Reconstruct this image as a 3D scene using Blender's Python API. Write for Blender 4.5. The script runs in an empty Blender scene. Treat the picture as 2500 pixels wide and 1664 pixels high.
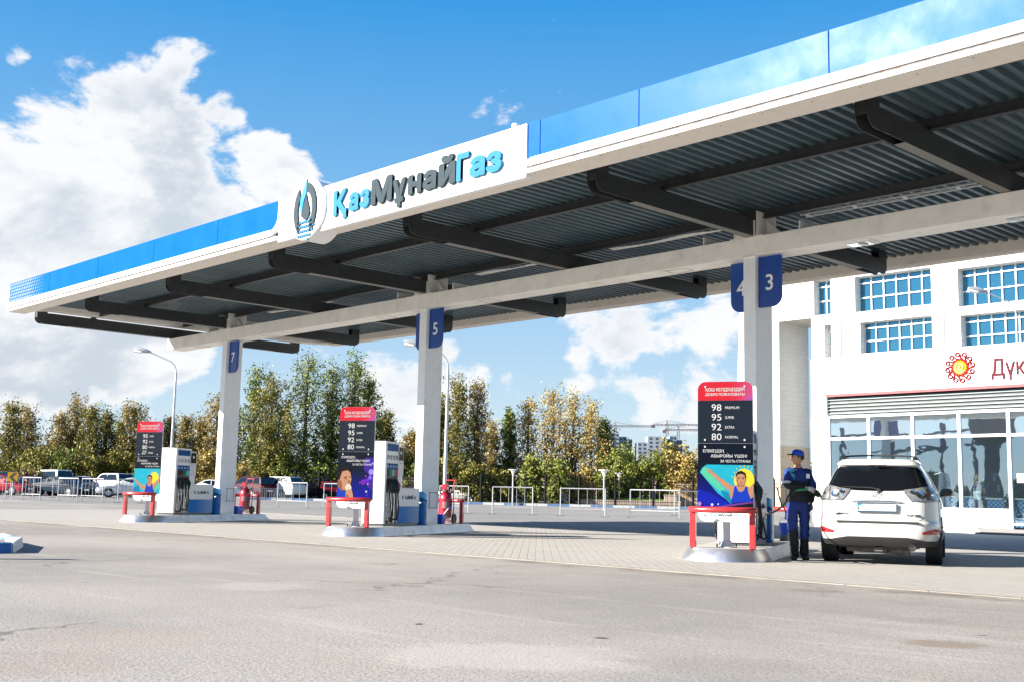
import bpy, bmesh, math, random
from mathutils import Vector, Matrix
from mathutils.geometry import tessellate_polygon, delaunay_2d_cdt
from math import sin, cos, pi, radians as R, sqrt, atan2, exp, tan
random.seed(7)
S = bpy.context.scene
# ------------------------------------------------------------------ camera
FPX = 2807.2; HC = .916; YAW, PITCH, ROLL = .810, .1343, .0214
Fw = Vector((-sin(YAW)*cos(PITCH), cos(YAW)*cos(PITCH), sin(PITCH)))
R0 = Fw.cross(Vector((0, 0, 1))).normalized(); U0 = R0.cross(Fw)
Rt = cos(ROLL)*R0 + sin(ROLL)*U0; Up = -sin(ROLL)*R0 + cos(ROLL)*U0
cam = bpy.data.objects.new('camera', bpy.data.cameras.new('camera'))
S.collection.objects.link(cam); S.camera = cam
m = Matrix((Rt, Up, -Fw)).transposed().to_4x4(); m.translation = Vector((0, 0, HC)); cam.matrix_world = m
cam.data.sensor_width = 36; cam.data.lens = FPX/2500*36; cam.data.clip_start = .1; cam.data.clip_end = 6000
# ------------------------------------------------------------------ sun, sky, exposure
SUN_AZ = R(30); SUN_EL = R(23.9)                       # light travels towards +Y, 30 deg to +X
Ld = Vector((sin(SUN_AZ)*cos(SUN_EL), cos(SUN_AZ)*cos(SUN_EL), -sin(SUN_EL)))
sun = bpy.data.objects.new('sun', bpy.data.lights.new('sun', 'SUN')); S.collection.objects.link(sun)
sun.data.energy = 5.0; sun.data.angle = R(.5); sun.data.color = (1, .94, .84)
sun.rotation_euler = (-Ld).to_track_quat('Z', 'Y').to_euler(); sun.location = (-20, -30, 30)
S.view_settings.view_transform = 'Standard'; S.view_settings.look = 'None'; S.view_settings.exposure = 1.85; S.view_settings.gamma = 1
def cray(px, py): return (Fw*FPX + Rt*(px-1250) - Up*(py-832))
W = bpy.data.worlds.new('World'); S.world = W; W.use_nodes = True
class NT:
    """tiny node helper"""
    def __init__(s, tree): s.t = tree; s.n = tree.nodes; s.l = tree.links
    def add(s, typ, **kw):
        n = s.n.new(typ)
        for k, v in kw.items():
            if k[0] == '_': setattr(n, k[1:], v)
        return n
    def link(s, a, b): s.l.new(a, b)
    def math(s, op, a, b=None, c=None, clamp=False):
        n = s.n.new('ShaderNodeMath'); n.operation = op; n.use_clamp = clamp
        for i, v in enumerate((a, b, c)):
            if v is None: continue
            if isinstance(v, (int, float)): n.inputs[i].default_value = v
            else: s.l.new(v, n.inputs[i])
        return n.outputs[0]
    def vmath(s, op, a, b=None):
        n = s.n.new('ShaderNodeVectorMath'); n.operation = op
        for i, v in enumerate((a, b)):
            if v is None: continue
            if isinstance(v, (tuple, list, Vector)): n.inputs[i].default_value = tuple(v)
            else: s.l.new(v, n.inputs[i])
        return n
    def noise(s, vec, scale, detail=4, rough=.5, dim='3D', dist=0):
        n = s.n.new('ShaderNodeTexNoise'); n.noise_dimensions = dim
        n.inputs['Scale'].default_value = scale; n.inputs['Detail'].default_value = detail
        n.inputs['Roughness'].default_value = rough; n.inputs['Distortion'].default_value = dist
        if vec is not None: s.l.new(vec, n.inputs['Vector'])
        return n.outputs['Fac']
    def smooth(s, v, a, b, c=0., d=1.):
        n = s.n.new('ShaderNodeMapRange'); n.interpolation_type = 'SMOOTHSTEP'
        s.l.new(v, n.inputs[0])
        for i, q in enumerate((a, b, c, d)): n.inputs[i+1].default_value = q
        return n.outputs[0]
    def mix(s, f, a, b, mode='MIX'):
        n = s.n.new('ShaderNodeMix'); n.data_type = 'RGBA'; n.blend_type = mode
        for i, v in ((0, f), (6, a), (7, b)):
            if isinstance(v, (int, float)): n.inputs[i].default_value = v
            elif isinstance(v, (tuple, list)): n.inputs[i].default_value = (*v[:3], 1)
            else: s.l.new(v, n.inputs[i])
        return n.outputs[2]
nt = NT(W.node_tree); W.node_tree.nodes.clear()
sky = nt.add('ShaderNodeTexSky', _sky_type='NISHITA', _sun_disc=False, _sun_elevation=SUN_EL, _sun_rotation=atan2(-Ld.x, -Ld.y), _air_density=1.0, _dust_density=.3, _ozone_density=2.5)
tc = nt.add('ShaderNodeTexCoord'); d = nt.vmath('NORMALIZE', tc.outputs['Generated']).outputs[0]
sep = nt.add('ShaderNodeSeparateXYZ'); nt.link(d, sep.inputs[0])
hs = nt.add('ShaderNodeHueSaturation'); hs.inputs['Saturation'].default_value = 1.22; hs.inputs['Value'].default_value = 1.0
nt.link(sky.outputs[0], hs.inputs['Color'])
ramp = nt.add('ShaderNodeValToRGB'); nt.link(sep.outputs[2], ramp.inputs[0]); cr = ramp.color_ramp
for k, (p_, c_) in enumerate([(0., (4.0, 4.7, 5.2)), (.08, (3.2, 4.2, 5.1)), (.22, (1.45, 3.15, 5.05)), (.41, (.20, 1.95, 4.65)), (.8, (.05, .9, 3.2))]):
    e = cr.elements[k] if k < 2 else cr.elements.new(p_)
    e.position = p_; e.color = tuple(q/6 for q in c_) + (1,)
rs = nt.vmath('SCALE', ramp.outputs[0]); rs.inputs['Scale'].default_value = 6.0
tint = nt.mix(.16, rs.outputs[0], hs.outputs[0])
mp = nt.add('ShaderNodeMapping'); mp.inputs['Scale'].default_value = (1, 1, 1.75); nt.link(d, mp.inputs[0])
n1 = nt.noise(mp.outputs[0], 5.2, 9, .62, dist=.25)
n1u = nt.noise(nt.vmath('ADD', mp.outputs[0], (-.012, -.02, .035)).outputs[0], 5.2, 5, .55, dist=.25)
n2 = nt.noise(mp.outputs[0], 15, 8, .6)
def blob(px, py, rad, w):
    v = cray(px, py).normalized()
    dt = nt.vmath('DOT_PRODUCT', d, v).outputs['Value']
    return nt.math('MULTIPLY', nt.smooth(dt, cos(rad*1.5), cos(rad*.25)), w)
def msum(l):
    a = l[0]
    for b in l[1:]: a = nt.math('ADD', a, b)
    return a
B = [(60, 430, .105, .34), (200, 300, .05, .10), (340, 500, .12, .40), (90, 660, .13, .30), (505, 185, .038, .32), (420, 250, .05, .22), (20, 190, .04, .18), (520, 450, .05, .22), (480, 560, .08, .14), (640, 335, .022, .34), (690, 400, .026, .32), (740, 430, .02, .28), (560, 260, .015, .26), (40, 120, .012, .3), (60, 830, .07, .22), (230, 780, .07, .12),
     (1390, 800, .024, .26), (1470, 785, .034, .26), (1570, 760, .036, .28), (1680, 750, .036, .26), (1790, 740, .04, .22), (1390, 915, .018, .16), (1460, 898, .026, .20), (1550, 888, .026, .18), (1560, 985, .022, .15), (1640, 975, .03, .22), (1730, 980, .03, .16), (1120, 905, .035, .28), (900, 890, .055, .28), (980, 1000, .04, .2), (1262, 932, .013, .34), (1090, 850, .01, .2),
     (120, 940, .05, .16), (280, 930, .05, .2), (420, 900, .045, .22), (470, 860, .02, .2), (740, 870, .04, .1),
     (1000, -150, .5, -.22), (250, -60, .14, -.20), (1180, 620, .12, -.10), (1560, 835, .10, -.07)]
bl = [blob(*b) for b in B]
# clouds behind the camera, seen mirrored in the glossy fascia and the shop glass
for px, py, rad, w in [(2350, 40, .05, .10), (2120, 90, .05, .06), (2100, 1080, .04, .12)]:
    v = cray(px, py).normalized(); v.y = -v.y
    dt = nt.vmath('DOT_PRODUCT', d, v).outputs['Value']
    bl.append(nt.math('MULTIPLY', nt.smooth(dt, cos(rad*1.6), cos(rad*.2)), w))
mask = nt.math('ADD', msum(bl), nt.smooth(sep.outputs[2], .03, .22, .15, 0))
dens = nt.math('ADD', nt.math('ADD', nt.math('MULTIPLY_ADD', n1, 2.5, -.78), nt.math('MULTIPLY', nt.math('SUBTRACT', n2, .5), .55)), mask)
cl = nt.smooth(dens, .66, .86)
lit = nt.smooth(nt.math('SUBTRACT', n1u, n1), -.10, .11)
shade = nt.math('MULTIPLY', nt.smooth(dens, .75, 1.05), lit)
ccol = nt.mix(shade, (5.6, 5.6, 5.65), (3.5, 3.9, 4.35))
pale = tint
col = nt.mix(nt.math('MULTIPLY', cl, .96), pale, ccol)
bg = nt.add('ShaderNodeBackground'); nt.link(col, bg.inputs[0]); bg.inputs[1].default_value = .050
out = nt.add('ShaderNodeOutputWorld'); nt.link(bg.outputs[0], out.inputs[0])
# ------------------------------------------------------------------ survey helpers (photo pixels -> metres in the scene)
C0 = Vector((0, 0, HC)); Fh = Vector((-sin(YAW), cos(YAW), 0)); Rh = Vector((cos(YAW), sin(YAW), 0))
def zg_s(s): return max(0., min(.33, .0055*(s-33)))
def zg(x, y): return zg_s(x*Fh.x + y*Fh.y)
def aty(px, py, Y): r = cray(px, py); return C0 + r*(Y/r.y)
def atx(px, py, X): r = cray(px, py); return C0 + r*(X/r.x)
def at(px, s):
    """ground point at horizontal forward distance s in the column of photo pixel px"""
    py = 1200
    for _ in range(4):
        r = cray(px, py); k = s/(r.dot(Fh)); P = C0 + r*k; z = zg_s(s)
        q = (Vector((P.x, P.y, z)) - C0); py = 832 - FPX*q.dot(Up)/q.dot(Fw)
    return Vector((P.x, P.y, z))
def hgt(px, py, s):
    r = cray(px, py); return (C0 + r*(s/(r.dot(Fh)))).z
# ------------------------------------------------------------------ materials
def newmat(name):
    mt = bpy.data.materials.new(name); mt.use_nodes = True
    return mt, NT(mt.node_tree), mt.node_tree.nodes['Principled BSDF']
def mat(name, col, rough=.5, metal=0., var=.06, scale=6., bump=0., bscale=60., coat=0., spec=.5, dirt=None, dscale=1.5, coord='Object', **kw):
    mt, n, b = newmat(name)
    tcn = n.add('ShaderNodeTexCoord'); v = tcn.outputs[coord]
    f = n.noise(v, scale, 5, .6)
    c1 = tuple(c*(1-var) for c in col); c2 = tuple(min(1, c*(1+var)) for c in col)
    c = n.mix(n.smooth(f, .3, .7), c1, c2)
    if dirt:
        g = n.noise(v, dscale, 8, .65)
        c = n.mix(n.smooth(g, .50, .78, 0, dirt[3] if len(dirt) > 3 else .5), c, dirt[:3])
    n.link(c, b.inputs['Base Color'])
    rr = n.smooth(f, .25, .75, max(.02, rough-.06), min(1, rough+.06)); n.link(rr, b.inputs['Roughness'])
    b.inputs['Metallic'].default_value = metal; b.inputs['Specular IOR Level'].default_value = spec
    b.inputs['Coat Weight'].default_value = coat; b.inputs['Coat Roughness'].default_value = .03
    if bump:
        bp = n.add('ShaderNodeBump'); bp.inputs['Strength'].default_value = bump; bp.inputs['Distance'].default_value = .01
        n.link(n.noise(v, bscale, 3, .6), bp.inputs['Height']); n.link(bp.outputs[0], b.inputs['Normal'])
    return mt
WHITE = mat('white_paint', (.86, .87, .88), .45, var=.03, dirt=(.5, .48, .44, .25), dscale=.9)
CREAM = mat('cream_steel', (.86, .83, .77), .55, var=.05, scale=3, dirt=(.45, .36, .27, .35), dscale=2.2)
BEIGE = mat('beige_soffit', (.74, .68, .61), .55, var=.04)
DARK = mat('dark_steel', (.035, .038, .04), .42, var=.12, dirt=(.07, .065, .06, .4))
DECK = mat('roof_sheet', (.075, .118, .138), .38, metal=.3, var=.1, scale=2)
BLUE = mat('blue_panel', (.001, .082, .35), .35, var=.05, scale=1.2, spec=.055)
SIGNBLUE = mat('sign_blue', (.006, .055, .30), .35, var=.03)
TRIMW = mat('white_trim', (.82, .82, .82), .4, var=.02)
GROOVE = mat('grey_groove', (.13, .12, .12), .8, var=.4, scale=9)
CYAN = mat('cyan_letter', (.022, .15, .27), .7, spec=.15, var=.08, scale=4)
SLATE = mat('slate_letter', (.033, .048, .060), .75, var=.08, spec=.12)
PWHITE = mat('print_white', (.33, .33, .335), .6, var=.01, spec=.04)
WTXT = mat('white_lettering', (.85, .85, .86), .5, var=.01)
RED = mat('red_paint', (.36, .022, .026), .35, var=.06, coat=.3)
REDX = mat('red_extinguisher', (.26, .004, .022), .3, var=.05, coat=.5)
BLACK = mat('black_rubber', (.012, .012, .013), .5, var=.1)
STEEL = mat('brushed_steel', (.55, .56, .58), .28, metal=1., var=.08, scale=3)
GALV = mat('galvanised_metal', (.42, .44, .46), .45, metal=.6, var=.12, scale=14)
GREYP = mat('grey_paint', (.50, .51, .53), .4, var=.04)
LGREY = mat('light_grey', (.62, .63, .65), .4, var=.03)
DGREY = mat('dark_grey', (.06, .06, .065), .45)
# ------------------------------------------------------------------ mesh builder
class MB:
    def __init__(s): s.v = []; s.f = []; s.m = []; s.cur = 0
    def quadgrid(s, P):
        """P[i][j] grid of points"""
        o = len(s.v); n, k = len(P), len(P[0])
        for row in P: s.v += [tuple(p) for p in row]
        for i in range(n-1):
            for j in range(k-1):
                s.f.append((o+i*k+j, o+i*k+j+1, o+(i+1)*k+j+1, o+(i+1)*k+j)); s.m.append(s.cur)
        return s
    def face(s, *pts):
        o = len(s.v); s.v += [tuple(p) for p in pts]; s.f.append(tuple(range(o, o+len(pts)))); s.m.append(s.cur); return s
    def box(s, x0, x1, y0, y1, z0, z1, M=None):
        P = [Vector((x, y, z)) for x in (x0, x1) for y in (y0, y1) for z in (z0, z1)]
        if M is not None: P = [M @ p for p in P]
        o = len(s.v); s.v += [tuple(p) for p in P]
        for f in ((0, 1, 3, 2), (4, 6, 7, 5), (0, 4, 5, 1), (2, 3, 7, 6), (0, 2, 6, 4), (1, 5, 7, 3)):
            s.f.append(tuple(o+i for i in f)); s.m.append(s.cur)
        return s
    def prism(s, loops, fn, t0, t1, tri=True):
        """loops: outline (+holes) of 2-D points, fn(u, v, t) -> 3-D point; solid between t0 and t1"""
        if not isinstance(loops[0][0], (tuple, list, Vector)): loops = [loops]
        tr = tessellate_polygon([[Vector((p[0], p[1], 0)) for p in l] for l in loops])
        fl = [p for l in loops for p in l]; o = len(s.v); n = len(fl)
        s.v += [tuple(fn(p[0], p[1], t0)) for p in fl] + [tuple(fn(p[0], p[1], t1)) for p in fl]
        for a, b, c in tr:
            s.f.append((o+a, o+b, o+c)); s.f.append((o+n+c, o+n+b, o+n+a)); s.m += [s.cur]*2
        k = 0
        for l in loops:
            for i in range(len(l)):
                a = k+i; b = k+(i+1) % len(l)
                s.f.append((o+a, o+n+a, o+n+b, o+b)); s.m.append(s.cur)
            k += len(l)
        return s
    def tube(s, pts, r, n=8, cap=True):
        pts = [Vector(p) for p in pts]; rr = r if isinstance(r, (list, tuple)) else [r]*len(pts)
        o = len(s.v); up = None
        for i, p in enumerate(pts):
            t = (pts[min(i+1, len(pts)-1)] - pts[max(i-1, 0)]).normalized()
            if up is None:
                up = Vector((0, 0, 1)) if abs(t.z) < .9 else Vector((1, 0, 0))
            a = t.cross(up)
            if a.length < 1e-5: a = t.cross(Vector((.3, 1, .2)))
            a.normalize(); b = a.cross(t).normalized(); up = b
            for j in range(n):
                q = 2*pi*j/n; s.v.append(tuple(p + (a*cos(q) + b*sin(q))*rr[i]))
        for i in range(len(pts)-1):
            for j in range(n):
                s.f.append((o+i*n+j, o+i*n+(j+1) % n, o+(i+1)*n+(j+1) % n, o+(i+1)*n+j)); s.m.append(s.cur)
        if cap:
            s.f.append(tuple(o+j for j in range(n))[::-1]); s.f.append(tuple(o+(len(pts)-1)*n+j for j in range(n))); s.m += [s.cur]*2
        return s
    def lathe(s, prof, n=24, M=None, a0=0, a1=2*pi):
        o = len(s.v); full = abs(a1-a0-2*pi) < 1e-6; k = n if full else n+1
        for r, z in prof:
            for j in range(k):
                q = a0+(a1-a0)*j/n; p = Vector((r*cos(q), r*sin(q), z)); s.v.append(tuple(M @ p if M is not None else p))
        for i in range(len(prof)-1):
            for j in range(n):
                jj = (j+1) % k
                s.f.append((o+i*k+j, o+i*k+jj, o+(i+1)*k+jj, o+(i+1)*k+j)); s.m.append(s.cur)
        return s
    def build(s, name, mats, parent=None, bevel=0, smooth=False, seg=2, autos=35, loc=None):
        me = bpy.data.meshes.new(name); me.from_pydata(s.v, [], s.f)
        if not isinstance(mats, (list, tuple)): mats = [mats]
        for q in mats: me.materials.append(q)
        me.polygons.foreach_set('material_index', s.m)
        bm = bmesh.new(); bm.from_mesh(me)
        if len(bm.verts) < 60000:
            bmesh.ops.remove_doubles(bm, verts=bm.verts, dist=1e-5); bmesh.ops.recalc_face_normals(bm, faces=bm.faces)
        if bevel:
            ed = [e for e in bm.edges if len(e.link_faces) == 2 and e.calc_face_angle(0) > R(28)]
            try: bmesh.ops.bevel(bm, geom=ed, offset=bevel, segments=seg, profile=.5, affect='EDGES', clamp_overlap=True)
            except Exception: pass
        if smooth or bevel:
            for f in bm.faces: f.smooth = True
            for e in bm.edges:
                if len(e.link_faces) == 2 and e.calc_face_angle(0) > R(autos): e.smooth = False
        bm.to_mesh(me); bm.free()
        ob = bpy.data.objects.new(name, me); S.collection.objects.link(ob)
        if parent: ob.parent = parent
        if loc: ob.location = loc
        return ob
def tag(o, label=None, cat=None, group=None, kind=None):
    if label: o['label'] = label
    if cat: o['category'] = cat
    if group: o['group'] = group
    if kind: o['kind'] = kind
    return o
def thing(name, label, cat, loc=(0, 0, 0), rz=0, group=None):
    o = bpy.data.objects.new(name, None); S.collection.objects.link(o); o.location = loc; o.rotation_euler = (0, 0, rz)
    o.empty_display_size = .2
    return tag(o, label, cat, group)
def copy_tree(o, parent=None):
    c = o.copy(); S.collection.objects.link(c)
    if parent: c.parent = parent
    for ch in list(o.children): copy_tree(ch, c)
    return c
GLY = {}
def glyph_loops(s, res=3):
    """outer contours (each with its holes) of a line of lettering"""
    if s in GLY: return GLY[s]
    cu = bpy.data.curves.new('t', 'FONT'); cu.body = s; cu.size = 1; cu.resolution_u = res; cu.fill_mode = 'NONE'
    to = bpy.data.objects.new('t', cu); S.collection.objects.link(to)
    me = bpy.data.meshes.new_from_object(to.evaluated_get(bpy.context.evaluated_depsgraph_get()))
    bpy.data.objects.remove(to); bpy.data.curves.remove(cu)
    adj = {}
    for e in me.edges:
        a, b = e.vertices; adj.setdefault(a, []).append(b); adj.setdefault(b, []).append(a)
    seen = set(); loops = []
    for v in adj:
        if v in seen: continue
        l = [v]; seen.add(v); cur = v
        while True:
            nx = [x for x in adj[cur] if x not in seen]
            if not nx: break
            cur = nx[0]; seen.add(cur); l.append(cur)
        if len(l) > 2: loops.append([(me.vertices[i].co.x, me.vertices[i].co.y) for i in l])
    bpy.data.meshes.remove(me)
    def area(l): return sum(l[i-1][0]*l[i][1]-l[i][0]*l[i-1][1] for i in range(len(l)))/2
    def inside(p, l):
        c = False
        for i in range(len(l)):
            a, b = l[i], l[i-1]
            if (a[1] > p[1]) != (b[1] > p[1]) and p[0] < (b[0]-a[0])*(p[1]-a[1])/(b[1]-a[1])+a[0]: c = not c
        return c
    outs, holes = [], []
    for i, l in enumerate(loops):
        # a contour is a hole when all its points lie in one larger contour
        par = [m_ for j, m_ in enumerate(loops) if j != i and abs(area(m_)) > abs(area(l)) and all(inside(p, m_) for p in l)]
        (holes if par and area(par[0])*1 and len(par) % 2 else outs).append((l, par))
    comp = [[l] for l, _ in outs]
    for l, par in holes:
        tgt = min((c for c in comp if c[0] in par), key=lambda c: abs(area(c[0])), default=None)
        if tgt: tgt.append(l)
    GLY[s] = comp; return comp
def text(name, s, mt, parent, org, ux, uy, w=None, h=None, ext=.004, bold=0., align='l'):
    """lettering as a mesh: org = lower-left of its box, ux/uy unit directions, thickness along ux x uy"""
    comp = glyph_loops(s); pts = [p for c in comp for l in c for p in l]
    x0, x1, y0, y1 = min(p[0] for p in pts), max(p[0] for p in pts), min(p[1] for p in pts), max(p[1] for p in pts)
    sy = (h/(y1-y0)) if h else None; sx = (w/(x1-x0)) if w else sy
    if sy is None: sy = sx
    ux = Vector(ux); uy = Vector(uy); n = ux.cross(uy).normalized(); org = Vector(org)
    if align == 'c': org = org - ux*((x1-x0)*sx/2)
    g = MB(); dz = .00008 if ext < .01 else .0004; k_ = 0 if not bold else (8 if ext > .01 else 4); i = 0
    for q in range(k_+1):
        ox = bold*cos(2*pi*(q+.5)/k_) if q else 0; oy = bold*sin(2*pi*(q+.5)/k_) if q else 0
        for c in comp:
            i += 1; t1 = ext + dz*((i % 4)+4*q)
            g.prism(c, lambda u, v, t: org + ux*((u+ox-x0)*sx) + uy*((v+oy-y0)*sy) + n*t, 0 if ext < .01 else -.01-dz*i*.1, t1)
    return g.build(name, mt, parent)
def rrect(x0, x1, y0, y1, r, n=6, corners='abcd'):
    """rounded rectangle outline; corners: a=lower left b=lower right c=upper right d=upper left"""
    P = []
    for k, (cx, cy, a) in zip('abcd', ((x0, y0, pi), (x1, y0, 1.5*pi), (x1, y1, 0), (x0, y1, .5*pi))):
        if k in corners and r > 0:
            ox = cx + (r if cx == x0 else -r); oy = cy + (r if cy == y0 else -r)
            P += [(ox+r*cos(a+i*pi/2/n), oy+r*sin(a+i*pi/2/n)) for i in range(n+1)]
        else: P.append((cx, cy))
    return P
def circ(cx, cy, r, n=24, ry=None): return [(cx+r*cos(2*pi*i/n), cy+(ry or r)*sin(2*pi*i/n)) for i in range(n)]
# ------------------------------------------------------------------ ground
def asphalt():
    mt, n, b = newmat('asphalt'); v = n.add('ShaderNodeTexCoord').outputs['Object']
    big = n.noise(v, .16, 6, .6); mid = n.noise(v, 1.1, 8, .65); fine = n.noise(v, 55, 4, .7); grit = n.noise(v, 150, 2, .7)
    c = n.mix(n.smooth(big, .38, .62), (.240, .224, .202), (.345, .318, .285))
    c = n.mix(n.smooth(mid, .48, .75, 0, .45), c, (.365, .34, .308))
    c = n.mix(n.smooth(n.noise(v, .42, 9, .72), .54, .68, 0, .5), c, (.35, .295, .235)); c = n.mix(n.smooth(n.noise(v, .30, 9, .75, dist=.8), .60, .70, 0, .45), c, (.17, .165, .16))
    c = n.mix(n.smooth(fine, .36, .56, .7, 0), c, (.09, .08, .07)); c = n.mix(n.smooth(n.noise(v, 30, 5, .8), .36, .50, .55, 0), c, (.10, .09, .08)); c = n.mix(n.smooth(n.noise(v, 22, 3, .7), .58, .70, 0, .35), c, (.48, .45, .41))
    c = n.mix(n.smooth(grit, .60, .72, 0, .35), c, (.48, .46, .43))
    vo = n.add('ShaderNodeTexVoronoi'); vo.inputs['Scale'].default_value = .9; n.link(v, vo.inputs['Vector']); 
    c = n.mix(n.smooth(vo.outputs['Distance'], .015, .05, .75, 0), c, (.05, .045, .04))
    ve = n.add('ShaderNodeTexVoronoi'); ve.feature = 'DISTANCE_TO_EDGE'; ve.inputs['Scale'].default_value = .28
    wv = n.vmath('ADD', v, n.vmath('SCALE', n.add('ShaderNodeTexNoise').outputs['Color']).outputs[0]).outputs[0]
    nz = n.add('ShaderNodeTexNoise'); nz.inputs['Scale'].default_value = 1.6; nz.inputs['Detail'].default_value = 8; n.link(v, nz.inputs['Vector'])
    sc_ = n.vmath('SCALE', nz.outputs['Color']); sc_.inputs['Scale'].default_value = 1.1; n.link(n.vmath('ADD', v, sc_.outputs[0]).outputs[0], ve.inputs['Vector'])
    crk = n.math('MULTIPLY', n.smooth(ve.outputs['Distance'], .002, .012, .75, 0), n.smooth(n.noise(v, .22, 3, .5), .52, .60)); c = n.mix(crk, c, (.10, .09, .08))
    spy = n.add('ShaderNodeSeparateXYZ'); n.link(v, spy.inputs[0]); dk = n.math('ABSOLUTE', n.math('SUBTRACT', spy.outputs[1], 11.75))
    c = n.mix(n.math('MULTIPLY', n.smooth(dk, .05, .5, 1, 0), n.smooth(n.noise(v, 1.4, 6, .7), .42, .62, 0, .8)), c, (.13, .11, .09))
    str_ = n.add('ShaderNodeMapping'); str_.inputs['Scale'].default_value = (.10, 1.1, 1); str_.inputs['Rotation'].default_value = (0, 0, R(8)); n.link(v, str_.inputs[0])
    c = n.mix(n.smooth(n.noise(str_.outputs[0], 1.0, 7, .65), .52, .70, 0, .30), c, (.16, .15, .135)); c = n.mix(n.smooth(n.noise(str_.outputs[0], 2.6, 6, .6), .56, .72, 0, .30), c, (.44, .41, .37))
    spz = n.add('ShaderNodeSeparateXYZ'); n.link(v, spz.inputs[0])
    for px, py, rx, ry, kk, colr in ((2302, 1571, .30, .10, .55, (.16, .105, .06)), (1469, 1556, .055, .02, .95, (.03, .025, .02)), (1024, 1522, .035, .025, .95, (.03, .03, .03)), (640, 1430, .5, .22, .25, (.45, .42, .38)), (1985, 1440, .35, .10, .4, (.14, .10, .07)), (1250, 1600, .9, .25, .3, (.46, .43, .39)), (300, 1560, .7, .3, .2, (.30, .22, .16)), (120, 1620, .5, .18, .22, (.24, .17, .12)), (1780, 1620, .6, .14, .3, (.18, .16, .14))):
        r_ = cray(px, py); P_ = r_*(-HC/r_.z); dx_ = n.math('SUBTRACT', spz.outputs[0], P_.x); dy_ = n.math('SUBTRACT', spz.outputs[1], P_.y)
        u_ = n.math('ADD', n.math('MULTIPLY', dx_, cos(YAW)), n.math('MULTIPLY', dy_, sin(YAW))); w_ = n.math('SUBTRACT', n.math('MULTIPLY', dy_, cos(YAW)), n.math('MULTIPLY', dx_, sin(YAW)))
        q_ = n.math('ADD', n.math('POWER', n.math('DIVIDE', u_, rx), 2.), n.math('POWER', n.math('DIVIDE', w_, ry*2.6), 2.))
        q_ = n.math('ADD', q_, n.math('MULTIPLY', n.math('SUBTRACT', n.noise(v, 2.5/max(rx, .1), 6, .7), .5), 2.6)); c = n.mix(n.smooth(q_, .3, 1.15, kk, 0), c, colr)
    # far part of the lot: asphalt colour darkened to deepen the canopy's shadow
    sp = n.add('ShaderNodeSeparateXYZ'); n.link(v, sp.inputs[0])
    far = n.smooth(sp.outputs[1], 24.2, 24.7, 0, .6); c = n.mix(far, c, (.165, .162, .158))
    n.link(c, b.inputs['Base Color']); b.inputs['Roughness'].default_value = .9; b.inputs['Specular IOR Level'].default_value = .25
    bp = n.add('ShaderNodeBump'); bp.inputs['Strength'].default_value = .55; bp.inputs['Distance'].default_value = .012
    n.link(n.math('ADD', fine, n.math('MULTIPLY', mid, 1.5)), bp.inputs['Height']); n.link(bp.outputs[0], b.inputs['Normal'])
    return mt
def sheet(name, pts_s, mt, dz, pts_t):
    """ground sheet on a (forward distance, sideways) grid"""
    g = MB(); P = []
    for s in pts_s: P.append([(Fh*s + Rh*t) + Vector((0, 0, zg_s(s)+dz)) for t in pts_t])
    g.quadgrid(P); o = g.build(name, mt); return tag(o, kind='structure')
sheet('ground', [-60, 0, 20, 33, 45, 60, 75, 93, 100, 140, 300, 800, 2500], asphalt(), 0, [-2600, -800, -250, -90, -60, -30, -10, 0, 10, 30, 60, 90, 250, 800, 2600])
def paver_mat():
    mt, n, b = newmat('concrete_pavers'); v = n.add('ShaderNodeTexCoord').outputs['Object']
    mpn = n.add('ShaderNodeMapping'); mpn.inputs['Rotation'].default_value = (0, 0, R(45)); n.link(v, mpn.inputs[0])
    br = n.add('ShaderNodeTexBrick'); br.inputs['Scale'].default_value = 1; br.inputs['Brick Width'].default_value = .24; br.inputs['Row Height'].default_value = .13
    br.inputs['Mortar Size'].default_value = .009; br.inputs['Mortar Smooth'].default_value = .3
    br.inputs['Color1'].default_value = (.318, .297, .272, 1); br.inputs['Color2'].default_value = (.284, .264, .240, 1); br.inputs['Mortar'].default_value = (.21, .195, .175, 1)
    n.link(mpn.outputs[0], br.inputs['Vector'])
    c = n.mix(n.smooth(n.noise(v, .45, 7, .65), .40, .72, 0, .6), br.outputs[0], (.31, .29, .264))
    c = n.mix(n.smooth(n.noise(v, 1.3, 6, .7), .60, .74, 0, .55), c, (.13, .115, .10))
    n.link(c, b.inputs['Base Color']); b.inputs['Roughness'].default_value = .88
    bp = n.add('ShaderNodeBump'); bp.inputs['Strength'].default_value = .5; bp.inputs['Distance'].default_value = .008
    n.link(n.math('SUBTRACT', n.noise(v, 40, 3, .6), br.outputs['Fac']), bp.inputs['Height']); n.link(bp.outputs[0], b.inputs['Normal'])
    return mt
g = MB(); ys = [12.1, 15, 18, 21, 24.4]; xs = [-44+3*i for i in range(21)]
g.quadgrid([[(x, y, zg(x, y)+.006) for x in xs] for y in ys]); tag(g.build('forecourt_paving', paver_mat()), kind='structure')
EDGE = mat('kerb_concrete', (.235, .212, .182), .85, var=.15, scale=5, bump=.4, bscale=25, dirt=(.12, .10, .08, .7), dscale=1.2)
g = MB()
x = -44.0
while x < 15:
    g.box(x+.006, x+.994, 11.97, 12.1, -.05, .0085); x += 1.0
tag(g.build('edging_strip', EDGE), kind='structure')
g = MB(); x = -44.0
while x < 15:
    z = zg(x+.5, 24.5)
    g.box(x+.006, x+.994, 24.4, 24.6, -.05, z+.018); x += 1.0
tag(g.build('edging_strip', EDGE), kind='structure')
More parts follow.
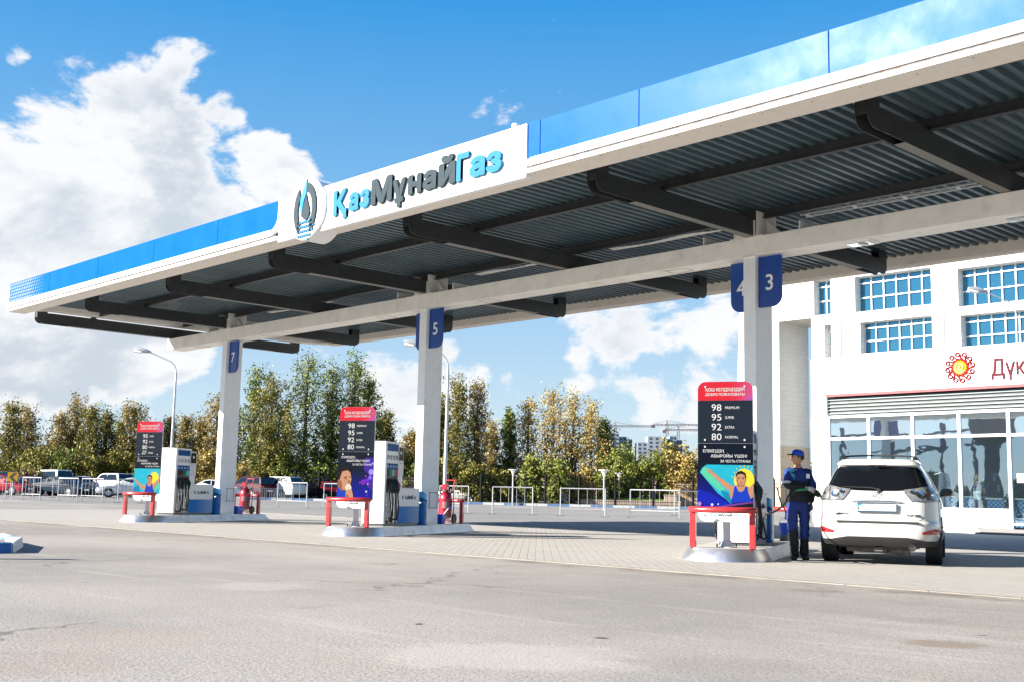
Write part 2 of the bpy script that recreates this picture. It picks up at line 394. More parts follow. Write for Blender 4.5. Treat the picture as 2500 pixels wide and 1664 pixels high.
# ------------------------------------------------------------------ canopy
YF, YR, YC = 12.54, 24.5, 18.53; Z0, Z1, Z2 = 6.905, 6.307, 6.077; XL, XR = -35.1, 9.0
COLX = [-12.60, -22.46, -32.30]
canopy = thing('canopy', 'large white and blue fuel station canopy on three square white columns', 'canopy')
def fy(u, v, t): return Vector((u, YF+t, v))
joints = [-35.1, -32.1, -28.95, -25.85, -22.8, -20.75, -20.35]
# left run of blue panels (the last one rounded at its lower right), right run
pat_x = -32.6
MESHW = mat('white_dots', (.17, .22, .27), .3, var=.02)
pl = [(-35.1, -32.13), (-32.13, -28.95), (-28.95, -25.83), (-25.83, -22.78), (-22.78, -20.26)]
pr = [(-13.12, -12.62), (-12.62, -10.57), (-10.57, -7.43), (-7.43, -4.3), (-4.3, -1.2), (-1.2, 1.9), (1.9, 5.0), (5.0, 9.0)]
for i, (a, b) in enumerate(pl + pr):
    c = 'b' if i == 4 else ('a' if i == 5 else '')
    pg = MB().prism(rrect(a+.006, b-.006, Z1, Z0, .28, 7, c), fy, 0, .06).build('fascia_panel', BLUE, canopy, bevel=.004, seg=1)
    if i == 0:   # white dot pattern fading to the right
        dm = MB(); k = 0
        for r_ in range(6):
            for q in range(24):
                x_ = a + .09 + q*.128 + (r_ % 2)*.064; z_ = Z1 + .06 + r_*.096
                f_ = 1 - max(0, (x_-a-1.5)/1.25)
                if f_ > .12 and x_ < b-.1: dm.prism([(x_+.052*f_*cos(j*pi/3), z_+.044*(.5+.5*f_)*sin(j*pi/3)) for j in range(6)], fy, -.004, -.0005)
        dm.build('dot_pattern', MESHW, pg)
# white sign panel with emblem disc
sg = MB(); sg.prism([(-20.22, 6.0), (-12.9, 6.0), (-12.9, Z0-.01), (-20.22, Z0-.01)], fy, -.03, .09)
panel = sg.build('sign_panel', TRIMW, canopy, bevel=.006, seg=1)
EX, EZ = -19.12, 6.51
MB().prism(circ(EX, EZ, .63, 48), fy, -.10, .40).build('emblem_disc', TRIMW, canopy, bevel=.008, seg=1)
jm = MB()
for x_ in (-19.95, -18.36, -14.12): jm.box(x_-.006, x_+.006, YF-.034, YF-.0305, 6.0, Z0-.01)
jm.build('panel_joint', GROOVE, panel)
# white frame strips around the blue runs
def fasc(path, d0, h0):
    pass
st = MB()
st.box(XL, -20.5, YF-.05, YF+.06, Z1-.14, Z1-.006); st.box(-12.8, XR, YF-.05, YF+.06, Z1-.14, Z1-.006)
for s_, cx, tall in ((1, -20.26, Z0+.03), (-1, -13.12, Z0+.05)):
    pts = [(-20.62, Z1-.075)] if s_ == 1 else [(-12.76, Z1-.075)]
    cc = (cx - s_*.28, Z1+.28)
    for q in range(8):
        a = -pi/2 + q*pi/14 if s_ == 1 else -pi/2 - q*pi/14
        pts.append((cc[0]+.355*cos(a), cc[1]+.355*sin(a)))
    pts.append((cx+s_*.075, tall))
    st.tube([(p[0], YF-.0, p[1]) for p in pts], .065, 10)
st.build('white_frame_moulding', TRIMW, canopy, bevel=.004, seg=1)
g = MB(); g.box(XL, -20.3, YF-.02, YF+.06, Z1-.182, Z1-.142); g.box(-13.0, XR, YF-.02, YF+.06, Z1-.182, Z1-.142); g.build('shadow_groove', GROOVE, canopy)
g = MB(); g.box(XL, XR, YF-.045, YF+.06, Z2, Z1-.184); g.build('lower_trim', TRIMW, canopy, bevel=.004, seg=1)
# underside (beige): soffit strip + inner return, rear fascia, rounded left end
so = MB(); so.box(XL, XR, YF-.04, YF+.50, Z2-.018, Z2-.001); so.box(XL, XR, YF+.46, YF+.50, Z2, 6.5)
for x_ in [-31.6, -28.6, -25.6, -22.6, -18.36, -14.12, -11.2, -8.3, -5.4]: so.box(x_-.004, x_+.004, YF-.03, YF+.16, Z2-.021, Z2-.0185)
so.build('soffit_strip', BEIGE, canopy)
# curved left end, bottom rising to the rear
arc = [(XL + .0 - .9*sin(q*pi/2/8)*1.0, YF + 1.35*(1-cos(q*pi/2/8))) for q in range(9)]
arc = [(XL, YF)] + [(XL-.25*sin(q*pi/16)*4*.9, YF+2.0*(1-cos(q*pi/16))) for q in range(1, 9)]
arc += [(XL-.9, YF+3.5), (XL-.9, YR-3.5)] + [(XL-.25*sin(q*pi/16)*4*.9, YR-2.0*(1-cos(q*pi/16))) for q in range(8, 0, -1)] + [(XL, YR)]
def zb_at(i, n): return Z2 + .27*min(1, i/6) if i < n/2 else 6.35
en = MB(); n_ = len(arc); rows = [[], [], [], []]
for i, (x_, y_) in enumerate(arc):
    zb = Z2 + .27*min(1, i/7); cx, cy = XL+2, max(YF+2, min(YR-2, y_)); dv = Vector((cx-x_, cy-y_, 0)).normalized()
    o_ = Vector((x_, y_, 0)); rows[0].append(o_+Vector((0, 0, Z0-.02))); rows[1].append(o_+Vector((0, 0, zb))); rows[2].append(o_+dv*.42+Vector((0, 0, zb))); rows[3].append(o_+dv*.42+Vector((0, 0, Z0-.05)))
en.quadgrid(rows[:2]); en.cur = 1; en.quadgrid(rows[1:3]); en.cur = 2; en.quadgrid(rows[2:4])
en.build('end_fascia', [TRIMW, BEIGE, CREAM], canopy)
rf = MB(); rf.box(XL, XR, YR-.05, YR, 6.30, Z0); rf.box(XL, XR, YR-.38, YR-.06, 6.30, 6.325); rf.box(XL, XR, YR-.42, YR-.38, 6.30, 6.62); rf.box(XL, XR, YR-.30, YR-.24, 6.27, 6.298)
rf.build('rear_fascia', BEIGE, canopy)
# corrugated deck
dk = MB(); P = [[], []]; x_ = XL-.5
prof = [(0, 0), (.075, 0), (.10, .07), (.15, .07), (.185, 0)]
zt = 6.50
while x_ < XR:
    for dx, dz in prof[:4]:
        for r_, y_ in enumerate((YF+.3, YR-.3)): P[r_].append((x_+dx, y_, zt+dz))
    x_ += .212
dk.quadgrid(P); dk.build('corrugated_deck', DECK, canopy)
rt = MB(); rt.box(XL-.6, XR, YF+.07, YR-.07, Z0-.20, Z0-.16); rt.build('roof_top', GREYP, canopy)
# girders
FLG = mat('flange_bounce', (.17, .165, .15), .5)  # girder underside paled to carry light bounced off the ground
GX = [-36.0] + [COLX[2] + i*4.93 for i in range(0, 9)]
def girder(x0, parent):
    def fg(u, v, t): return Vector((x0+t, u, v))
    zb, zt_ = 5.965, 6.29; y0, y1 = 13.72, 23.36; r = .17
    o = []
    o += [(y0+r-r*cos(a), zb+r-r*sin(a)) for a in [i*pi/2/6 for i in range(7)]]
    o += [(y1-r+r*sin(a), zb+r-r*cos(a)) for a in [i*pi/2/6 for i in range(7)]]
    o += [(y1, 6.56), (y1-.32, 6.56), (y1-.32, zt_), (y0+.32, zt_), (y0+.32, 6.56), (y0, 6.56)]
    gm = MB(); gm.prism(o, fg, -.10, -.088); gm.prism(o, fg, .088, .10)
    gm.box(x0-.0875, x0+.0875, y0+.012, y0+.02, zb+.17, 6.56); gm.box(x0-.0875, x0+.0875, y1-.02, y1-.012, zb+.21, 6.56)
    gm.box(x0-.11, x0+.11, y0+.4, y1-.4, zt_-.012, zt_+.004)
    for yy in (15.55, 21.45):
        gm.box(x0-.06, x0+.06, yy-.07, yy+.07, zt_+.005, 6.40); gm.box(x0-.1, x0+.1, yy-.1, yy+.1, zt_+.005, zt_+.02)
    gi = gm.build('girder', DARK, parent); MB().box(x0-.0875, x0+.0875, y0+1.05, y1-1.05, zb+.002, zb+.012).build('bottom_flange', FLG, gi); return gi
for x_ in GX: girder(x_, canopy)
for yy in (15.55, 18.45, 21.45):
    g = MB(); zlo = 6.33 if yy != 18.45 else 6.33
    g.box(XL-.4, XR, yy-.055, yy+.055, zlo, zlo+.014); g.box(XL-.4, XR, yy-.01, yy+.01, zlo+.0145, 6.482); g.box(XL-.4, XR, yy-.055, yy+.055, 6.483, 6.497)
    g.build('purlin', DARK, canopy)
# main beam
bm_ = MB(); bz0, bz1 = 5.587, 5.958; bx0, bx1 = -36.15, XR
def fb(u, v, t): return Vector((u, YC+t, v))
ol = [(bx0+.14-.14*cos(a), bz0+.14-.14*sin(a)) for a in [i*pi/2/5 for i in range(6)]] + [(bx1, bz0), (bx1, bz1), (bx0, bz1)]
bm_.prism(ol, fb, -.28, .28)
beam = bm_.build('main_beam', CREAM, canopy, bevel=.006, seg=1)
g = MB()
for c in COLX:
    for dx in (-1.08, 1.12): g.box(c+dx-.008, c+dx+.008, YC-.286, YC+.286, bz0-.004, bz1+.16)
    g.box(c-.004, c+.004, YC-.284, YC+.284, bz0+.01, bz1+.004)
g.build('beam_joint', CREAM, beam)
g = MB()
for c in COLX:
    for dx in (-1.9, 2.2):
        x_ = c+dx
        for a in ((x_-.25, x_+.25, YC-.17, YC-.162), (x_-.25, x_+.25, YC+.162, YC+.17), (x_-.25, x_-.242, YC-.16, YC+.16), (x_+.242, x_+.25, YC-.16, YC+.16)): g.box(*a, bz0-.004, bz0-.001)
g.build('access_hatch', DGREY, beam)
LENS = mat('lamp_lens', (.30, .36, .34), .08, spec=.9)
for x_ in (-10.4, -7.5):
    g = MB(); g.box(x_-.27, x_+.27, YC-.2, YC+.2, bz0-.03, bz0-.002); l_ = g.build('ceiling_lamp', WHITE, canopy, bevel=.006, seg=1)
    g = MB(); g.box(x_-.22, x_+.22, YC-.15, YC+.15, bz0-.042, bz0-.031); g.build('lens', LENS, l_, bevel=.004, seg=1)
    g = MB(); g.tube([(x_+.02, YC-.1, bz0-.055), (x_+.1, YC+.08, bz0-.055)], .022, 8); g.build('bulb', WTXT, l_)
# connection brackets over the beam
for c in COLX:
    g = MB()
    g.box(c-.30, c+.16, YC-.31, YC-.298, bz1+.01, 6.27); g.box(c-.30, c+.16, YC+.298, YC+.31, bz1+.01, 6.27)
    g.box(c-.32, c-.308, YC-.33, YC+.33, bz1+.002, 6.44); g.box(c+.20, c+.212, YC-.33, YC+.33, bz1+.002, 6.44)
    g.prism([(-.29, bz1+.002), (.29, bz1+.002), (.15, 6.27), (-.15, 6.27)], lambda u, v, t: Vector((c+t, YC+u, v)), -.15, -.14)
    g.prism([(c+.22, bz1+.002), (c+.62, bz1+.002), (c+.22, 6.30)], lambda u, v, t: Vector((u, YC+t, v)), -.02, .02)
    g.box(c-.45, c+.3, YC-.27, YC+.27, bz1+.0005, bz1+.02)
    g.build('beam_bracket', CREAM, canopy)
# pale bars added behind the middle purlin, standing in for a lit face
g = MB()
for y_ in (18.95, 19.15): g.box(-11.9, XR, y_-.015, y_+.015, 6.40, 6.43)
x_ = -11.8
while x_ < XR: g.box(x_-.03, x_+.03, 18.966, 19.134, 6.405, 6.425); x_ += 1.0
g.build('pale_lit_bars', TRIMW, canopy)
random.seed(3)
for a, b in ((-31, -27.6), (-21.3, -17.9), (-16.8, -12.8)):
    xx = [a+(b-a)*i/30 for i in range(31)]
    MB().quadgrid([[(x__, 18.9, 6.42-.02*sin(x__*3.1)) for x__ in xx], [(x__, 19.12+.02*sin(x__*2.3), 6.43) for x__ in xx]]).build('pale_lit_strip', CREAM, canopy)  # wavy strips added, pale in place of a lit rear face
# columns and number blades
for i, c in enumerate(COLX):
    g = MB(); g.box(c-.137, c+.137, YC-.28, YC+.28, .19, bz0-.002)
    g.cur = 0
    col = g.build('column', GREYP if False else CREAMW if 'CREAMW' in globals() else WHITE, canopy, bevel=.006, seg=1)
    g = MB(); g.box(c-.16, c+.16, YC-.30, YC+.30, bz0-.022, bz0-.0025); g.build('column_cap', CREAM, col)
NB = [('7', '8'), ('5', '6'), ('3', '4')]
for c, (dr, dl) in zip(COLX[::-1], NB):
    pass
def blade(c, right, digit, zt_, w):
    s_ = 1 if right else -1
    x0 = c + s_*.145; y_ = YC - .16 if right else YC + .05
    def fn(u, v, t): return Vector((x0+s_*u, y_+t, v))
    zt_b = bz0-.03; h_ = .98
    o = [(0, zt_b-h_), (w-.22, zt_b-h_)] + [(w-.22+.22*sin(a), zt_b-h_+.22-.22*cos(a)) for a in [i*pi/2/7 for i in range(1, 8)]] + [(w, zt_b), (0, zt_b)]
    b_ = MB().prism(o, fn, -.03, .03).build('number_board', SIGNBLUE, canopy, bevel=.004, seg=1)
    text('digit', digit, WTXT, b_, (x0+s_*w*.5, y_-.034, zt_b-h_+.32), (1, 0, 0), (0, 0, 1), h=.30, ext=-.003 if False else .003, bold=.012, align='c')
for c, (dr, dl) in zip(COLX, [('3', '4'), ('5', '6'), ('7', '8')]):
    blade(c, True, dr, 0, .50); blade(c, False, dl, 0, .50)
g = MB(); random.seed(31); rust = MB()
for k in range(70):
    x_ = random.uniform(XL+.5, 1); w_ = random.uniform(.01, .07); z_ = random.choice((Z1-.145, Z1-.158, Z1-.172)); rust.box(x_, x_+w_, YF-.0215, YF-.0205, z_-.004, z_+.006)
for k in range(60): x_ = XL+.7+k*.72; rust.box(x_, x_+.018, YF+.05+.06*(k % 2), YF+.068+.06*(k % 2), Z2-.0205, Z2-.0185)
tag(rust.build('rust_and_screw_marks', mat('rust_mark', (.14, .07, .04), .8), canopy), kind='stuff')
# brand lettering and emblem on the sign panel
def T3(name, s, mt, x0, x1, z0, z1, ext=.05, bold=.02, y=YF-.031, par=panel):
    text(name, s, mt, par, (x0, y, z0), (1, 0, 0), (0, 0, 1), w=x1-x0, h=z1-z0, ext=ext, bold=bold)
BH, CAP = 6.235, .46           # baseline, cap height
def word(s, mt, x0, x1, desc=0, asc=0, xh=False, mt2=None):
    zb = BH - desc; ztp = BH + (CAP*.72 if xh else CAP) + asc
    T3('letter', s, mt, x0+.02, x1-.02, zb+.01, ztp-.015, .035, .060)
word('Қ', CYAN, -18.20, -17.78, desc=.10); word('а', CYAN, -17.70, -17.40, xh=True); word('з', CYAN, -17.34, -17.06, xh=True)
word('М', SLATE, -16.98, -16.38); word('ұ', SLATE, -16.33, -15.98, desc=.16, xh=True); word('н', SLATE, -15.88, -15.53, xh=True)
word('а', SLATE, -15.46, -15.12, xh=True); word('й', SLATE, -15.03, -14.62, xh=True, asc=.17)
word('Г', CYAN, -14.56, -14.26); word('а', CYAN, -14.22, -13.86, xh=True); word('з', CYAN, -13.80, -13.46, xh=True)
def emblem(par, cx, cz, sc, fn, t, m1, m2, m3, dots=True):
    """ring, flame, drop and dotted map; fn(u, v, t) places it"""
    def q(u, v, tt): return fn(cx+u*sc, cz+v*sc, tt)
    ring = [(.70*cos(a)*.8, .78*sin(a)) for a in [R(-60)+i*R(145)/20 for i in range(21)]] + [(.44*cos(a)*.8, .52*sin(a)) for a in [R(85)-i*R(135)/20 for i in range(21)]]
    ring2 = [(.70*cos(a)*.8, .78*sin(a)) for a in [R(125)+i*R(115)/16 for i in range(17)]] + [(.44*cos(a)*.8, .52*sin(a)) for a in [R(228)-i*R(95)/16 for i in range(17)]]
    MB().prism(ring, q, *t).prism(ring2, q, *t).build('ring', m1, par)
    drop = [(0, .42), (-.08, .2), (-.17, .0), (-.19, -.12), (-.13, -.26), (0, -.32), (.13, -.26), (.19, -.12), (.17, .0), (.08, .2)]
    MB().prism([(a+.05, b) for a, b in drop], q, *t).build('drop', m1, par)
    fl = [(.05, .88), (-.14, .6), (-.24, .3), (-.24, 0), (-.16, -.2), (-.14, .0), (-.08, .26), (.04, .5)]
    MB().prism(fl, q, *t).build('flame', m2, par)
    if dots:
        g = MB()
        for r_, (a, b, k) in enumerate([(-.30, .34, 8), (-.30, .44, 9), (-.30, .38, 8), (-.30, .26, 7)]):
            for i in range(k): g.prism(circ(a+(b-a)*i/(k-1), -.36-.13*r_, .042, 8), q, *t)
        g.prism(circ(.26, -.28, .04, 8), q, *t).prism(circ(.18, -.88, .04, 8), q, *t)
        g.build('map_dots', m3, par)
FLAME = mat('flame_blue', (.01, .22, .62), .35)
emblem(panel, EX, EZ-.015, .71, fy, (-.13, -.101), SLATE, FLAME, CYAN)
# ------------------------------------------------------------------ pump islands and what stands on them
TH = R(26.4)
ISL = [(-10.93, 15.17), (-20.783, 15.17), (-30.636, 15.17)]
ISTEEL = mat('island_steel', (.60, .61, .63), .34, metal=.9, var=.08, scale=2.5, dirt=(.42, .41, .39, .25), dscale=9)
ICON = mat('island_side', (.72, .73, .74), .5, metal=.1, var=.12, scale=4, dirt=(.22, .30, .36, .7), dscale=5)
ITOP = mat('island_tile', (.36, .34, .31), .85, var=.15, scale=8, bump=.4, bscale=30)
def tile_top():
    mt, n, b = newmat('island_paving'); v = n.add('ShaderNodeTexCoord').outputs['Object']
    br = n.add('ShaderNodeTexBrick'); br.inputs['Scale'].default_value = 1; br.inputs['Brick Width'].default_value = .3; br.inputs['Row Height'].default_value = .1
    br.inputs['Mortar Size'].default_value = .008; br.inputs['Color1'].default_value = (.42, .40, .36, 1); br.inputs['Color2'].default_value = (.34, .32, .29, 1); br.inputs['Mortar'].default_value = (.12, .11, .10, 1)
    n.link(v, br.inputs['Vector']); n.link(n.mix(n.smooth(n.noise(v, 2, 6, .6), .5, .75, 0, .5), br.outputs[0], (.2, .18, .16)), b.inputs['Base Color']); b.inputs['Roughness'].default_value = .85
    return mt
ITOP = tile_top()
def dots_mat(name, base, dot, pitch, rad, grad=None, rot=45, axes='xz', rough=.4):
    """printed dot raster; grad = (axis, a, b): dots fade out from a to b"""
    mt, n, b = newmat(name); v = n.add('ShaderNodeTexCoord').outputs['Object']
    mp = n.add('ShaderNodeMapping'); mp.inputs['Scale'].default_value = (1/pitch,)*3; n.link(v, mp.inputs[0])
    sp = n.add('ShaderNodeSeparateXYZ'); n.link(mp.outputs[0], sp.inputs[0])
    ax = {'x': 0, 'y': 1, 'z': 2}; a, c = sp.outputs[ax[axes[0]]], sp.outputs[ax[axes[1]]]
    p = n.math('ADD', a, c); q = n.math('SUBTRACT', a, c)
    fp = n.math('SUBTRACT', n.math('FRACT', p), .5); fq = n.math('SUBTRACT', n.math('FRACT', q), .5)
    dd = n.math('SQRT', n.math('ADD', n.math('MULTIPLY', fp, fp), n.math('MULTIPLY', fq, fq)))
    f = n.smooth(dd, rad-.06, rad+.06, 1, 0)
    sp2 = n.add('ShaderNodeSeparateXYZ'); n.link(v, sp2.inputs[0])
    if grad:
        f = n.math('MULTIPLY', f, n.smooth(sp2.outputs[ax[grad[0]]], grad[1], grad[2], 0, 1))
    if callable(base): bc = base(n, sp2)
    else: bc = n.mix(0., base, base)
    n.link(n.mix(f, bc, dot), b.inputs['Base Color']); b.inputs['Roughness'].default_value = rough; b.inputs['Specular IOR Level'].default_value = .04
    return mt
def redgrad(n, sp):
    t = n.math('ADD', n.math('MULTIPLY', sp.outputs[0], 1.4), n.math('MULTIPLY', sp.outputs[2], -1.6))
    return n.mix(n.smooth(t, -3.75, -3.25), (.26, .010, .018), (.07, .035, .22))
def navygrad(n, sp):
    return n.mix(n.smooth(sp.outputs[2], .75, 1.5), (.003, .005, .13), (.0025, .0045, .010))
M_RED = dots_mat('sign_red', redgrad, (.17, .09, .26), .022, .30, ('x', .02, .5))
M_NAVY = dots_mat('sign_navy', (.004, .006, .011), (.015, .023, .035), .022, .30)
M_POSTER = dots_mat('poster_navy', navygrad, (.003, .006, .08), .02, .01)
M_MESH = dots_mat('dispenser_dots', (.006, .16, .48), (.52, .60, .68), .062, .36, ('y', 1.7, 2.9), axes='yz')
PM = {}
def pm(c, r=.4):
    k = tuple(round(x*.42, 4) for x in c)
    if k not in PM: PM[k] = mat('print_%d' % len(PM), k, r, var=.05, scale=9, spec=.04)
    return PM[k]
SKIN = (.50, .26, .16); SKD = (.26, .11, .06); HAIR = (.015, .012, .011); VEST = (.012, .05, .48); FLAG = (.02, .42, .58); FLAG2 = (.10, .55, .35); SUNY = (.80, .66, .05); PURP = (.16, .02, .42)
def zx(X): return (X-420)*.002034
def zz(Y): return .2+(1375-Y)*.002034
def island(i):
    t = thing('pump_island', ['fuel pump island on the right, beside the attendant and white SUV', 'fuel pump island in the middle, carrying the pumps under number 5', 'fuel pump island furthest left, carrying the pumps under number 7'][i], 'pump island', (*ISL[i], 0), TH, 'kerbed pump islands under the canopy')
    top, bot, hgt_ = .60, .69, .2
    ya, ye = -.02, 5.15
    # outline halves
    def outline(w, yf, ye_): 
        n = 12; return [(w*cos(a), ya - (ya-yf)*sin(a)) for a in [pi*k/n for k in range(n+1)]]
    ft = outline(top, -.62, ye); fb_ = outline(bot, -.76, ye); fm = outline(bot+.01, -.775, ye)
    cap = MB(); cap.quadgrid([[Vector((*p, z)) for p in o] for o, z in ((ft, hgt_), (fb_, .045), (fm, .0))])
    cap.build('front_cap', ISTEEL, t, smooth=True, autos=50)
    sd = MB()
    for s_ in (1, -1):
        for a, b in ((ya+.004, 2.55), (2.556, ye)):
            sd.quadgrid([[Vector((s_*w, y, z)) for w, z in ((top, hgt_), (bot, .045), (bot+.01, 0))] for y in (a, b + (.12 if False else 0))])
    sd.quadgrid([[Vector((x*k, ye+dy, z)) for x in (-1, 1)] for k, dy, z in ((top, 0, hgt_), (bot, .14, .045), (bot+.01, .15, 0))])
    sd.quadgrid([[Vector((s*top, ye, hgt_)), Vector((s*bot, ye, .045)), Vector((s*bot, ye+.14, .045))] for s in (1,)] * 2) if False else None
    for s in (1, -1): sd.face((s*top, ye, hgt_), (s*bot, ye, .045), (s*bot, ye+.14, .045)); sd.face((s*bot, ye, .045), (s*(bot+.01), ye, 0), (s*(bot+.01), ye+.15, 0), (s*bot, ye+.14, .045))
    sd.build('side_kerb', ICON, t)
    tp = MB(); pts = ft + [(-top, ye), (top, ye)]
    tp.prism(pts, lambda u, v, q: Vector((u, v, q)), .16, hgt_-.001); tp.build('paved_top', ITOP, t)
    return t
def rail(i, rear):
    names = ['attendant and right-hand price board', 'middle price board', 'leftmost price board']
    lab = (['red guard rail in front of the right price board, beside the attendant', 'red guard rail in front of the middle price board', 'red guard rail in front of the leftmost price board'] if not rear else
           ['red guard rail behind the right column, beside the blue bucket', 'red guard rail behind the middle column, beside the wheeled extinguisher', 'red guard rail behind the leftmost column, beside the wheeled extinguisher'])[i]
    t = thing('guard_rail', lab, 'guard rail', (*ISL[i], .2), TH, 'red guard rails on the pump islands')
    y0 = -.38 if not rear else 4.98; s_ = -1 if not rear else 1
    for x in (-.46, .46):
        MB().box(x-.045, x+.045, y0-.05, y0+.05, 0, .60).build('post', RED, t, bevel=.006, seg=1)
    pts = [(-.50, y0-s_*.04, .585)] + [(.50*sin(a), y0+s_*.30*(cos(a)) - s_*.04, .585) for a in [R(-80)+k*R(160)/14 for k in range(15)]] + [(.50, y0-s_*.04, .585)]
    MB().tube([(p[0]*1.0, p[1], p[2]) for p in pts], .048, 12).build('rail', RED, t, smooth=True)
    return t
def price_board(i):
    lab = ['price board 98 95 92 80 with a flag-waving athlete poster, nearest the attendant', 'price board 98 95 92 80 with a poster of a man kissing a medal', 'price board 95 92 80 ДТ with a raised-arms athlete poster, furthest left'][i]
    t = thing('price_board', lab, 'price board', (*ISL[i], .0), TH, 'totem price boards on the pump islands')
    MB().tube([(0, .0, .2), (0, 0, .64)], .062, 16).lathe([(.075, .30), (.11, .215), (.16, .212), (.16, .2)], 16).build('pole', GREYP, t, smooth=True)
    g = MB()
    for x, y in ((.13, .13), (-.13, .13), (.13, -.13), (-.13, -.13)): g.tube([(x, y, .2), (x, y, .255)], .012, 6)
    g.build('anchor_bolt', DGREY, t)
    yb = -.10
    def fn(u, v, q): return Vector((u, yb+q, v))
    w = .4375
    MB().prism(rrect(-w, w, .597, 2.812, .13, 7), fn, 0, .035).build('board', LGREY, t, bevel=.003, seg=1)
    MB().box(-.06, .06, -.064, .06, .66, 2.6).build('back_post', GALV, t)
    MB().prism(rrect(-w+.001, w-.001, zz(240), 2.811, .13, 7, 'cd'), fn, -.004, -.001).build('red_header', M_RED, t)
    MB().box(-w+.001, w-.001, yb-.004, yb-.001, zz(575)+.002, zz(240)-.002).build('price_panel', M_NAVY, t)
    pst = MB().box(-w+.001, w-.001, yb-.004, yb-.001, zz(1090)+.002, zz(575)-.002).build('poster', M_POSTER, t)
    lo = MB().prism(rrect(-w+.001, w-.001, .598, zz(1090)-.001, .13, 7, 'ab'), fn, -.004, -.001).build('brand_plate', TRIMW, t)
    def tx(name, s, X0, X1, Y0, Y1, par, mt=PWHITE, bold=.0): text(name, s, mt, par, (zx(X0), yb-.0045, zz(Y1)), (1, 0, 0), (0, 0, 1), w=(X1-X0)*.002034, h=(Y1-Y0)*.002034, ext=.001, bold=bold)
    ch = {c.name.split('.')[0]: c for c in t.children}
    tx('lettering', 'ҚОШ КЕЛДІҢІЗДЕР!', 268, 572, 141, 172, ch['red_header'], bold=.022); tx('lettering', 'ДОБРО ПОЖАЛОВАТЬ!', 265, 575, 182, 206, ch['red_header'], bold=.022)
    rows = [('98', 'PREMIUM', 530), ('95', 'SUPER', 490), ('92', 'EXTRA', 492), ('80', 'NORMAL', 522)] if i < 2 else [('95', 'SUPER', 490), ('92', 'EXTRA', 492), ('80', 'NORMAL', 522), ('ДТ', 'DIESEL', 500)]
    for k, (a, b, x1) in enumerate(rows):
        y = 269+k*76.3; tx('price_number', a, 314, 391, y, y+52, ch['price_panel']); tx('price_word', b, 420, x1, y+18, y+38, ch['price_panel'])
    tx('lettering', 'ЕЛІМІЗДІҢ', 247, 410, 622, 650, pst, bold=.01); tx('lettering', 'АБЫРОЙЫ ҮШІН!', 307, 588, 654, 684, pst, bold=.01); tx('lettering', 'ЗА ЧЕСТЬ СТРАНЫ!', 382, 613, 702, 722, pst, bold=.01)
    tx('lettering', 'Қаз', 305, 371, 1115, 1142, lo, CYAN, .03); tx('lettering', 'Мұнай', 374, 463, 1112, 1146, lo, SLATE, .03); tx('lettering', 'Газ', 466, 527, 1117, 1137, lo, CYAN, .03)
    for X, Y in ((265, 131), (572, 131), (262, 548), (570, 548), (262, 602), (570, 602), (260, 1132), (570, 1132)):
        MB().prism(circ(zx(X), zz(Y), .016, 10), fn, -.012, -.0042).build('bolt_cap', PWHITE if Y < 1000 else STEEL, t)
    LV = [0]
    def art(name, c, P, hole=None):
        LV[0] += 1; q0 = -.0042-.0004*LV[0]
        MB().prism([(zx(x), zz(y)) for x, y in P], fn, q0, q0+.0003).build(name, pm(c), pst)
    def ell(cx, cy, rx, ry, n=20): return [(cx+rx*cos(2*pi*k/n), cy+ry*sin(2*pi*k/n)) for k in range(n)]
    if i == 1:
        art('violet_glow', (.05, .02, .30), [(530, 640), (634, 640), (634, 1000), (560, 940), (590, 830), (520, 760)])
        for X, Y, r_, c in ((520, 900, 30, PURP), (565, 880, 26, (.12, .02, .5)), (610, 790, 30, (.30, .25, .75)), (600, 850, 22, (.2, .12, .7)), (480, 905, 12, (.2, .02, .45)), (560, 1000, 11, (.6, .5, .8)), (548, 835, 8, (.4, .1, .6)), (575, 920, 9, (.7, .3, .7)), (570, 1035, 9, (.1, .06, .5)), (625, 700, 12, (.3, .3, .8))): art('light_spot', c, ell(X, Y, r_, r_))
        art('shoulder', VEST, [(207, 960), (250, 950), (300, 990), (335, 1088), (207, 1088)])
        art('neck', SKD, [(212, 880), (300, 930), (310, 1000), (250, 990), (210, 950)])
        art('face', SKIN, [(222, 830), (250, 770), (320, 760), (362, 800), (378, 870), (370, 910), (352, 940), (330, 975), (290, 985), (245, 960), (222, 900)])
        art('cheek_shade', SKD, [(230, 870), (262, 900), (270, 970), (245, 958), (224, 905)])
        art('hair', HAIR, [(212, 870), (215, 800), (250, 745), (310, 728), (350, 752), (362, 790), (320, 775), (262, 790), (244, 840), (234, 880)])
        art('eyebrow', HAIR, [(285, 852), (325, 838), (330, 846), (288, 862)]); art('eye', HAIR, ell(310, 868, 12, 5)); art('eyebrow', HAIR, [(345, 846), (368, 842), (368, 849), (346, 853)])
        art('nose_shade', SKD, [(345, 870), (362, 905), (340, 915)])
        art('medal', (.78, .76, .68), ell(345, 965, 36, 42)); art('medal_rim', (.6, .55, .42), ell(345, 965, 28, 33)); 
        for k, (a, b) in enumerate(((322, 1000), (342, 990), (362, 988), (382, 995))): art('finger', SKIN, [(a-9, b+10), (a-4, b-12), (a+8, b-12), (a+12, b+12), (a+12, b+60), (a-6, b+60)])
        art('hand', SKIN, [(318, 1020), (400, 1015), (412, 1088), (330, 1088)]); art('hand_shade', SKD, [(322, 1030), (350, 1045), (350, 1088), (332, 1088)])
    else:
